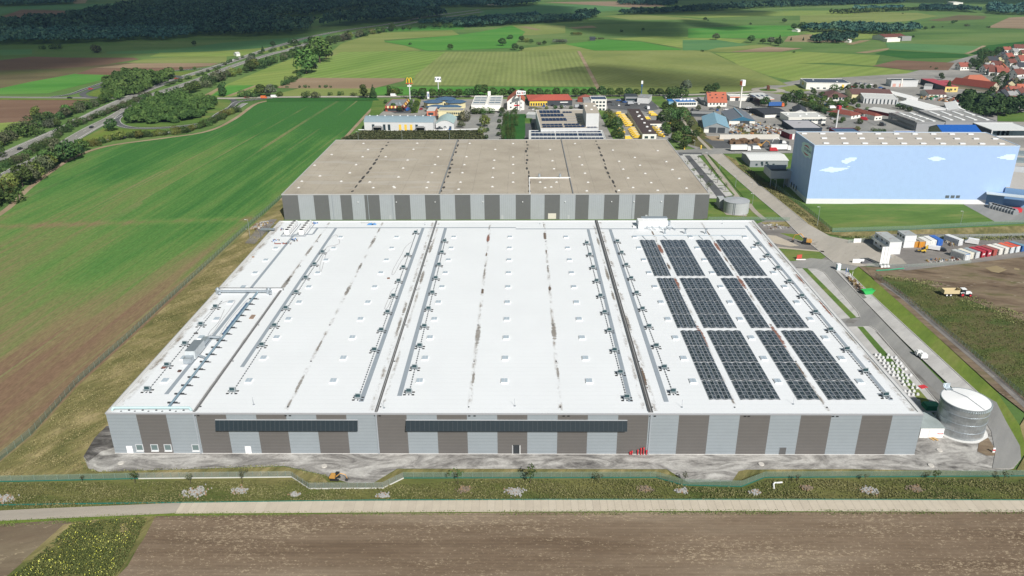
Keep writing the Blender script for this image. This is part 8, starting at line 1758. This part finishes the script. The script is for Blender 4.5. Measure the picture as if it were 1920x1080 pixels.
# white bags in the parking strip by the hall
bag = None; k = 0
BAG = M('bag_white',(0.6,0.61,0.62),.7,.05); BAG2 = M('bag_grey',(0.35,0.36,0.37),.7)
bm_ = MB(); bm_.prism([(-.5,-.42),(.5,-.42),(.55,.4),(-.45,.45)],0,.75).prism([(-.35,-.3),(.35,-.3),(.35,.3),(-.35,.3)],.75,.95); bag_me = bm_.mesh('bulk_bag',BAG)
for r_ in range(17):
    for c_ in range(5):
        if random.random() < .12 or (r_ > 7 and (c_ > 3 or random.random() < .35)): continue
        if r_ > 13 and random.random() < .5: continue
        a = P(1641,668); b = P(1716,762); t_ = r_/16; p = a.lerp(b,t_); o = bpy.data.objects.new('bulk_bag',bag_me); COL.objects.link(o); o.location = (p.x+c_*1.45*.9+(.3 if r_%2 else 0),p.y,.32); o.scale=(.72,.72,.7); o.rotation_euler=(0,0,random.uniform(-.15,.15)); o['label']='white bulk bag in the close rows beside the right wall of the hall'; o['category']='bag'; o['group']='white bulk bags in rows'; k += 1
for k,(x,y,lb) in enumerate(((1722,668,'left white machine on the asphalt drive'),(1730,673,'right white machine on the asphalt drive'))):
    p = P(x,y); t = thing('compressor',lb,'machine',(p.x,p.y,.3)); lp(t,'housing',MB().box(-1,-.8,.3,1,.8,1.5).box(-.6,-.5,1.5,.6,.5,1.8),WHITE); lp(t,'base',MB().box(-1.1,-.9,0,1.1,.9,.28),DARK)
tag(MB().box(0,0,.3,2.2,1.6,.5,rot=.3).build('pallet',RED,loc=(*P(1725,730)[:2],0)),'red pallet on the paving near the big tank','pallet')
tag(MB().box(-2,0,.3,2,3,1.2,0).box(-1.8,.2,1.2,1.8,2.8,1.6).build('tarpaulin',M('tarp_green',(0.02,0.2,0.1),.6),loc=(*P(1750,772)[:2],0)),'green covered pile in the shade behind the pump house','pile')
# manholes
for k,(x,y,lb) in enumerate(((227,870,'manhole ring at the left corner of the hall'),(608,875.5,'manhole ring above the small excavator'),(1427,872,'manhole ring in front of the right wall'),(1745,874.5,'manhole ring at the lower right of the apron'),(1761,846,'manhole ring between hall corner and tank'))):
    p = P(x,y); mb = MB().cyl(0,0,.2,.42,.75,14,0,.7); o = mb.build('manhole',M('conc_ring',(0.5,0.48,0.44),.9,.1),loc=(p.x,p.y,0)); tag(o,lb,'manhole')
# ---------------------------------------------------------------- excavators, tractor
OR = M('digger_orange',(0.5,0.27,0.07),.45,.06)
def digger(px,py,deg,label,s=1.0,col=None,boom=((.6,1.6),(2.6,3.6),(4.6,2.6),(5.0,1.0))):
    p = P(px,py); t = thing('excavator',label,'excavator',(p.x,p.y,.28),'excavators on the sites',R(deg)); t.scale = (s,s,s); c = col or OR
    for y in (-1,1): lp(t,'track',extr([(-1.7,.1),(-1.4,0),(1.4,0),(1.7,.25),(1.5,.7),(-1.5,.7)],.5),BLACK).location = (0,y,0)
    lp(t,'undercarriage',MB().box(-.8,-.75,.3,.8,.75,.85),DARK); lp(t,'engine_housing',extr([(-1.9,.9),(.2,.9),(.2,1.9),(-1.5,1.95),(-1.9,1.6)],2.1),c)
    cb = lp(t,'cab',MB().box(.25,.1,.9,1.5,1.05,2.5),CGL); q = bpy.data.objects.new('cab_roof',MB().box(.2,.05,2.5,1.55,1.1,2.62).mesh('cab_roof',BLACK)); COL.objects.link(q); q.parent = cb
    for (a,b),r_ in zip(zip(boom,boom[1:]),(.24,.2,.15)): lp(t,'boom',MB().bar((a[0],-.3,a[1]),(b[0],-.3,b[1]),r_,4,0,r_*.8),c)
    e = boom[-1]; lp(t,'bucket',extr([(e[0]-.5,e[1]),(e[0]+.3,e[1]),(e[0]+.1,e[1]-.9),(e[0]-.8,e[1]-.6)],1.0),DARK).location = (0,-.3,0); lp(t,'cylinder',MB().bar((.5,-.3,1.2),(1.9,-.3,2.9),.08),ZINC); return t
digger(629,900,-5,'small orange excavator with black cab on the gravel in front of the hall',.66,boom=((.6,1.4),(2.2,2.9),(4.0,2.5),(4.6,.8)))
digger(1512,458,160,'orange excavator with raised arm working beside the right end of the hall',1.05,boom=((.6,1.6),(2.6,3.9),(5.0,3.0),(5.6,.8)))
digger(1426,277,10,'orange excavator in the dark pit above the grey gable shed',1.2); digger(1466,272,175,'white excavator in the dark pit near the blue warehouse',1.25,WHITE)
def loader(px,py,deg,label,c=OR):
    p = P(px,py); t = thing('wheel_loader',label,'loader',(p.x,p.y,.3),None,R(deg)); lp(t,'body',extr([(-2.4,.8),(.2,.8),(.2,1.6),(-2.2,1.7)],1.6),c); lp(t,'cab',MB().box(-.9,-.6,1.6,.3,.6,2.8),CGL)
    lp(t,'arm',MB().bar((.2,0,1.2),(2.2,0,.8),.18,4),c); lp(t,'bucket',extr([(2.0,.2),(2.9,.1),(2.6,1.0),(2.1,1.1)],2.2),DARK)
    for x in (-1.5,1.0):
        for y in (-.9,.9): q = bpy.data.objects.new('wheel',wheel_me(.6,.4)); COL.objects.link(q); q.parent = t; q.location = (x,y,.6)
    return t
loader(1727,474,160,'yellow wheel loader in front of the orange cabin',paint('yellow')).scale=(.72,.72,.72)
vehicle('truck','yellow',1748,470,150,'flat silver and yellow lorry parked before the blue container').scale=(.42,.6,.5); vehicle('car','black',1763,471.5,160,'black pickup car right of the yellow lorry'); vehicle('van','white',1821,458,150,'white van beside the free standing white container')
# tractor and tipping trailer
p = P(1805,556); t = thing('tractor','white tractor with red wheel rims at the front of the cream tipping trailer','tractor',(p.x,p.y,.25),None,R(0))
lp(t,'bonnet',extr([(.5,.9),(2.8,.8),(2.8,1.5),(2.5,1.75),(.5,1.8)],.9),WHITE); lp(t,'cab',extr([(-1.2,1.1),(.5,1.1),(.3,2.8),(-1.0,2.8)],1.5),CGL); lp(t,'cab_roof',MB().box(-1.2,-.85,2.8,.5,.85,3.0),WHITE); lp(t,'mudguard',MB().box(-1.6,-1.15,1.5,-.2,-.75,1.7).box(-1.6,.75,1.5,-.2,1.15,1.7),WHITE)
for x,y,r_ in ((-.8,-.95,.85),(-.8,.95,.85),(2.1,-.85,.62),(2.1,.85,.62)):
    q = bpy.data.objects.new('wheel',wheel_me(r_,.5)); COL.objects.link(q); q.parent = t; q.location = (x,y,r_); e = bpy.data.objects.new('rim',MB().bar((0,-.27,0),(0,.27,0),r_*.55,12).mesh('rim',RED)); COL.objects.link(e); e.parent = q
p = P(1781,555); t = thing('trailer','cream tipping trailer hitched behind the white tractor','trailer',(p.x,p.y,.25)); CR_ = M('trailer_cream',(0.6,0.5,0.3),.5,.06)
mb = MB(); 
for y in (-1.2,1.15): mb.box(-3.0,y,1.1,2.6,y+.08,2.5)
mb.box(-3.0,-1.1,1.1,-2.9,1.14,2.5).box(-3.0,-1.1,1.0,2.6,1.14,1.1).box(2.5,-1.1,1.11,2.6,1.14,2.9); lp(t,'tipper_body',mb,CR_); lp(t,'drawbar',MB().bar((2.6,0,.9),(4.6,0,.8),.12),CR_)
for x in (-1.8,-.4):
    for y in (-.95,.95): q = bpy.data.objects.new('wheel',wheel_me(.55,.45)); COL.objects.link(q); q.parent = t; q.location = (x,y,.55); e = bpy.data.objects.new('rim',MB().bar((0,-.25,0),(0,.25,0),.3,10).mesh('rim',WHITE)); COL.objects.link(e); e.parent = q
# waste baskets row at the blue warehouse yard, red tarp
for k in range(9):
    a = P(1858,390).lerp(P(1902,402),k/8); t = thing('crate_stack',f'{nth(k)} stack of grey mesh crates from the left in the blue warehouse yard','crates',(a.x,a.y,.3),'grey mesh crates in the yard',R(-20)); lp(t,'crate',MB().box(-1.1,-2,0,1.1,2,1.0),M('mesh_grey',(0.3,0.32,0.33),.6,.2,2)); lp(t,'crate',MB().box(-1.05,-1.95,1.03,1.05,1.95,2.0),M('mesh_grey',(0.3,0.32,0.33),.6,.2,2))
tag(MB().prism([(-2,-1.6),(2,-1.2),(2.4,1.2),(-1.6,1.5)],.3,2.0).build('tarpaulin',RED,loc=(*P(1905,398)[:2],0)),'crimson covered load at the end of the grey mesh crates','load')
for k in range(3): tag(MB().box(0,0,.3,2.6,1.6,1.6).box(.1,.1,1.6,2.5,1.5,1.8).build('waste_bin',paint('blue') if k else WG,loc=(*P(1822+k*8,380.5)[:2],0)),('grey bin left of two blue bins at the white plinth','left blue bin at the white plinth','right blue bin at the white plinth')[k],'bin')
# ---------------------------------------------------------------- fences
def fencemat(name, col, a):
    m, t, b = newmat(name); k = NT(t); b.inputs['Base Color'].default_value = (*col,1); b.inputs['Roughness'].default_value = .6; b.inputs['Alpha'].default_value = a; return m
FM = fencemat('mesh_green',(0.16,0.24,0.19),.5); FG = fencemat('mesh_grey2',(0.3,0.34,0.32),.38); SCR = M('screen_green',(0.02,0.13,0.1),.6,.2); KB = M('kerb_board',(0.55,0.55,0.52),.8)
_pm = MB().bar((0,0,0),(0,0,2.1),.04,5).mesh('post', M('post_green',(0.2,0.27,0.23),.6))
def fence(px, H, m, label, name='fence', n=60, scr=None, rail=None):
    pts = [P(x,y) for x,y in px]; t = thing(name,label,'fence',tuple(pts[0])); mb = MB(); o = pts[0]
    for a,b in zip(pts,pts[1:]): mb.face([(a.x-o.x,a.y-o.y,.15),(b.x-o.x,b.y-o.y,.15),(b.x-o.x,b.y-o.y,H),(a.x-o.x,a.y-o.y,H)])
    lp(t,'mesh_panel',mb,m)
    d = [0]
    for a,b in zip(pts,pts[1:]): d.append(d[-1]+(b-a).length)
    for k in range(n+1):
        s = d[-1]*k/n; i = min(max(j for j in range(len(d)) if d[j] <= s+1e-6),len(pts)-2); q = pts[i].lerp(pts[i+1],(s-d[i])/(d[i+1]-d[i])); e = bpy.data.objects.new('post',_pm); COL.objects.link(e); e.parent = t; e.location = (q.x-o.x,q.y-o.y,.02); e.scale = (1,1,H/2.1)
    if scr:
        mb = MB()
        for i0,i1 in scr:
            for a,b in list(zip(pts,pts[1:]))[i0:i1]:
                u_ = (b-a).normalized(); n2 = Vector((-u_.y,u_.x,0))*.06; mb.prism([(a.x-o.x-n2.x,a.y-o.y-n2.y),(b.x-o.x-n2.x,b.y-o.y-n2.y),(b.x-o.x+n2.x,b.y-o.y+n2.y),(a.x-o.x+n2.x,a.y-o.y+n2.y)],.1,.42)
        lp(t,'base_board',mb,rail or SCR)
    return t
fence([(-300,908),(40,904),(260,899)],2.0,FM,'left stretch of the green mesh fence in front of the hall, with dark green base','fence',26,[(0,2)])
fence([(260,899),(547,896),(580,918),(718,917),(757,898)],2.0,FG,'pale mesh fence stretch bending round the small excavator, with white base','fence',34,[(0,4)],KB)
fence([(757,898),(1230,897),(1280,911),(1390,914),(1433,897),(1920,894),(2300,893)],2.0,FM,'long right stretch of the green mesh fence in front of the hall','fence',84,[(0,6)])
fence([(-250,1060),(0,865),(60,815),(145,720),(240,635),(320,560),(400,487),(450,440),(530,370),(545,362)],2.2,FM,'long green mesh fence between the crop and the left side of the hall','fence',98)
fence([(1640,520),(1700,564),(1760,614),(1850,690),(1925,755),(2000,820)],2.1,FG,'thin mesh fence along the grey path on the right','fence',60)
fence([(1445,345),(1480,372),(1520,402),(1560,436),(1700,432),(1925,420),(2100,412)],2.2,FM,'green mesh fence round the lawn of the blue warehouse','fence',80,[(3,6)])
fence([(1328,414),(1410,414),(1480,415)],2.0,FM,'short green mesh fence below the squat tank','fence',24)
fence([(1590,457),(1640,452),(1760,449),(1925,444)],2.0,FG,'light mesh fence with white feet behind the cabins','fence',40)
fence([(1625,500),(1700,502),(1760,499),(1820,494)],1.6,FG,'low mesh fence along the lower edge of the gravel yard','fence',22)
fence([(-200,951),(0,949),(200,946),(400,944),(700,940),(1000,939),(1300,939),(1600,939),(1920,940),(2200,941)],.55,SCR,'torn low dark green silt fence between weeds and slab path','silt_fence',90)
# small red-white marker posts, rubbish
tag(MB().box(-.3,-.1,.3,.3,.1,1.6).box(-.32,-.12,.8,.32,.12,1.2,1).build('marker_board',[WHITE,RED],loc=(*P(1862,850)[:2],0)),'red and white marker board at the bend of the gravel track','marker')
tag(MB().tube([(0,0,.4),(.3,1.5,.6),(.8,2.2,.5),(1.2,2.0,.6),(2.6,2.3,.5)],.18,5).build('plastic_strip',WHITE,loc=(*P(1451,919)[:2],0)),'twisted white plastic strip in the right ditch strip','rubbish')
p = P(1498,487); t = thing('sign','small red sign board on the lawn beside the hall','sign',(p.x,p.y,.2)); lp(t,'board',MB().box(-1.2,0,.3,1.2,.12,2.0,rot=.3),M('sign_coral',(0.5,0.08,0.06),.5)); lp(t,'base',MB().box(-1.5,-1,0,2.4,-.5,.35),WHITE)
tag(MB().tube([P(1643,507,.5),P(1665,506,.5),P(1695,503,.5)],.2,5).build('silt_sock',M('tarp_mint',(0.05,0.35,0.2),.6)),'bright green roll lying below the hoarding','roll')
# ---------------------------------------------------------------- clouds (real ones, overhead; they shade the land)
def cloudmat():
    m, t, b = newmat('cloud'); k = NT(t); at = k.n('ShaderNodeAttribute', attribute_name='depth'); n = k.noise(k.n('ShaderNodeNewGeometry').outputs['Position'],.008,5,.6)
    a = k.math('MULTIPLY', k.math('ADD', at.outputs['Fac'], k.math('MULTIPLY', k.math('SUBTRACT', n, .5), 1.3)), 1.2, True)
    b.inputs['Base Color'].default_value = (.9,.9,.92,1); b.inputs['Roughness'].default_value = 1; k.l(k.math('MULTIPLY', a, .6), b.inputs['Alpha']); return m
CLM = cloudmat()
def cloud(px, alt, label, soft=90.0, cell=22.0, amt=1.0):
    poly = np.array([tuple(P(x,y)[:2]) for x,y in px]); off = np.array([SUNV.x,SUNV.y])/SUNV.z*alt; x0,y0 = poly.min(0); x1,y1 = poly.max(0)
    nx, ny = int(min(110,(x1-x0)/cell))+2, int(min(110,(y1-y0)/cell))+2; X,Y = np.meshgrid(np.linspace(x0,x1,nx),np.linspace(y0,y1,ny)); Xf,Yf = X.ravel(),Y.ravel(); ins = np.zeros(len(Xf),bool); dd = np.full(len(Xf),1e9)
    for i in range(len(poly)):
        a,b = poly[i],poly[(i+1)%len(poly)]
        if a[1] != b[1]: ins ^= ((a[1] > Yf) != (b[1] > Yf)) & (Xf < (b[0]-a[0])*(Yf-a[1])/(b[1]-a[1])+a[0])
        ab = b-a; t_ = np.clip(((Xf-a[0])*ab[0]+(Yf-a[1])*ab[1])/(ab@ab),0,1); dd = np.minimum(dd,np.hypot(Xf-a[0]-ab[0]*t_,Yf-a[1]-ab[1]*t_))
    dep = np.where(ins,dd,0)/soft; th = np.minimum(dep,1.5)*45*(1+.4*np.sin(Xf*.02)*np.cos(Yf*.017)); vs = []; idx = -np.ones(len(Xf),int)
    V = np.concatenate([np.stack([Xf+off[0],Yf+off[1],alt-th*.3],1),np.stack([Xf+off[0],Yf+off[1],alt+5+th],1)]); N_ = len(Xf); fs = []; G_ = np.arange(N_).reshape(ny,nx)
    for j in range(ny-1):
        for i in range(nx-1):
            q = (G_[j,i],G_[j,i+1],G_[j+1,i+1],G_[j+1,i])
            if any(ins[a] for a in q): fs.append(tuple(int(a) for a in q[::-1])); fs.append(tuple(int(a)+N_ for a in q))
    me = bpy.data.meshes.new('cloud'); me.from_pydata(V.tolist(),[],fs); at = me.attributes.new('depth','FLOAT','POINT'); at.data.foreach_set('value',np.tile(np.minimum(dep,1.2),2).astype(np.float32)*amt); me.materials.append(CLM)
    for p_ in me.polygons: p_.use_smooth = True
    o = bpy.data.objects.new('cloud',me); COL.objects.link(o); o['kind'] = 'stuff'; o['label'] = label; return o
cloud([(-700,170),(0,150),(140,134),(240,116),(300,104),(480,97),(560,84),(640,62),(720,58),(860,53),(960,50),(1060,44),(1120,34),(1100,12),(900,2),(700,-25),(-900,-25)],700,'broad cloud shading the wooded country',70)
cloud([(1000,45),(1140,36),(1290,42),(1320,60),(1290,74),(1150,70),(1080,62)],620,'cloud over the ploughed meadow',60,12,1.2)
cloud([(965,146),(1060,128),(1110,114),(1190,122),(1300,134),(1450,152),(1460,170),(1120,172),(980,164)],560,'small cloud over the cornfields',60,7,.75)
cloud([(1270,34),(1340,40),(1430,54),(1370,60),(1300,54)],600,'thin cloud over the pale meadow',40,10,1.2)
cloud([(1150,27),(1280,16),(1460,20),(1450,31),(1290,31)],640,'long cloud over the tree line',45,12,1.2)
cloud([(1200,14),(1500,11),(1700,7),(2100,12),(2100,-25),(1100,-25)],760,'cloud bank over the top right country',80,24)
# ---------------------------------------------------------------- air
mb = MB().box(-12500,-3200,-1.0,12500,14200,119.0); hz = mb.mesh('haze', []); hz.materials.clear()
m = bpy.data.materials.new('haze'); m.use_nodes = True; nt_ = m.node_tree; nt_.nodes.clear(); out = nt_.nodes.new('ShaderNodeOutputMaterial'); pvn = nt_.nodes.new('ShaderNodeVolumePrincipled')
pvn.inputs['Color'].default_value = (.4,.66,1.0,1); pvn.inputs['Density'].default_value = 0.00006; pvn.inputs['Anisotropy'].default_value = 0.2; nt_.links.new(pvn.outputs[0], out.inputs['Volume']); hz.materials.append(m)
o = bpy.data.objects.new('haze', hz); COL.objects.link(o); o['kind'] = 'stuff'; o['label'] = 'thin blue air over the whole country'
weeds('grass',[(1640,515),(1700,520),(1750,528),(1825,556),(1925,592),(2060,655),(2060,680),(1925,618),(1820,576),(1740,542),(1680,528)],7000,(.05,.4),LG1,'ragged sparse grass at the edge of the dirt site',51,.2)
weeds('grass',[(-100,986),(0,977),(240,965),(340,962),(700,960),(1280,957),(1925,957.5),(2300,958),(2300,967),(1925,966),(700,968),(300,972),(0,990)],12000,(.03,.25),LG2,'ragged green margin between slab path and ploughed field',52,.1)
weeds('grass',[(533,872),(600,888),(640,900),(600,900),(540,878),(190,888),(160,884),(150,862),(160,855),(166,880),(190,884)],2500,(.03,.3),LG1,'grass creeping over the gravel edge',53,.12)
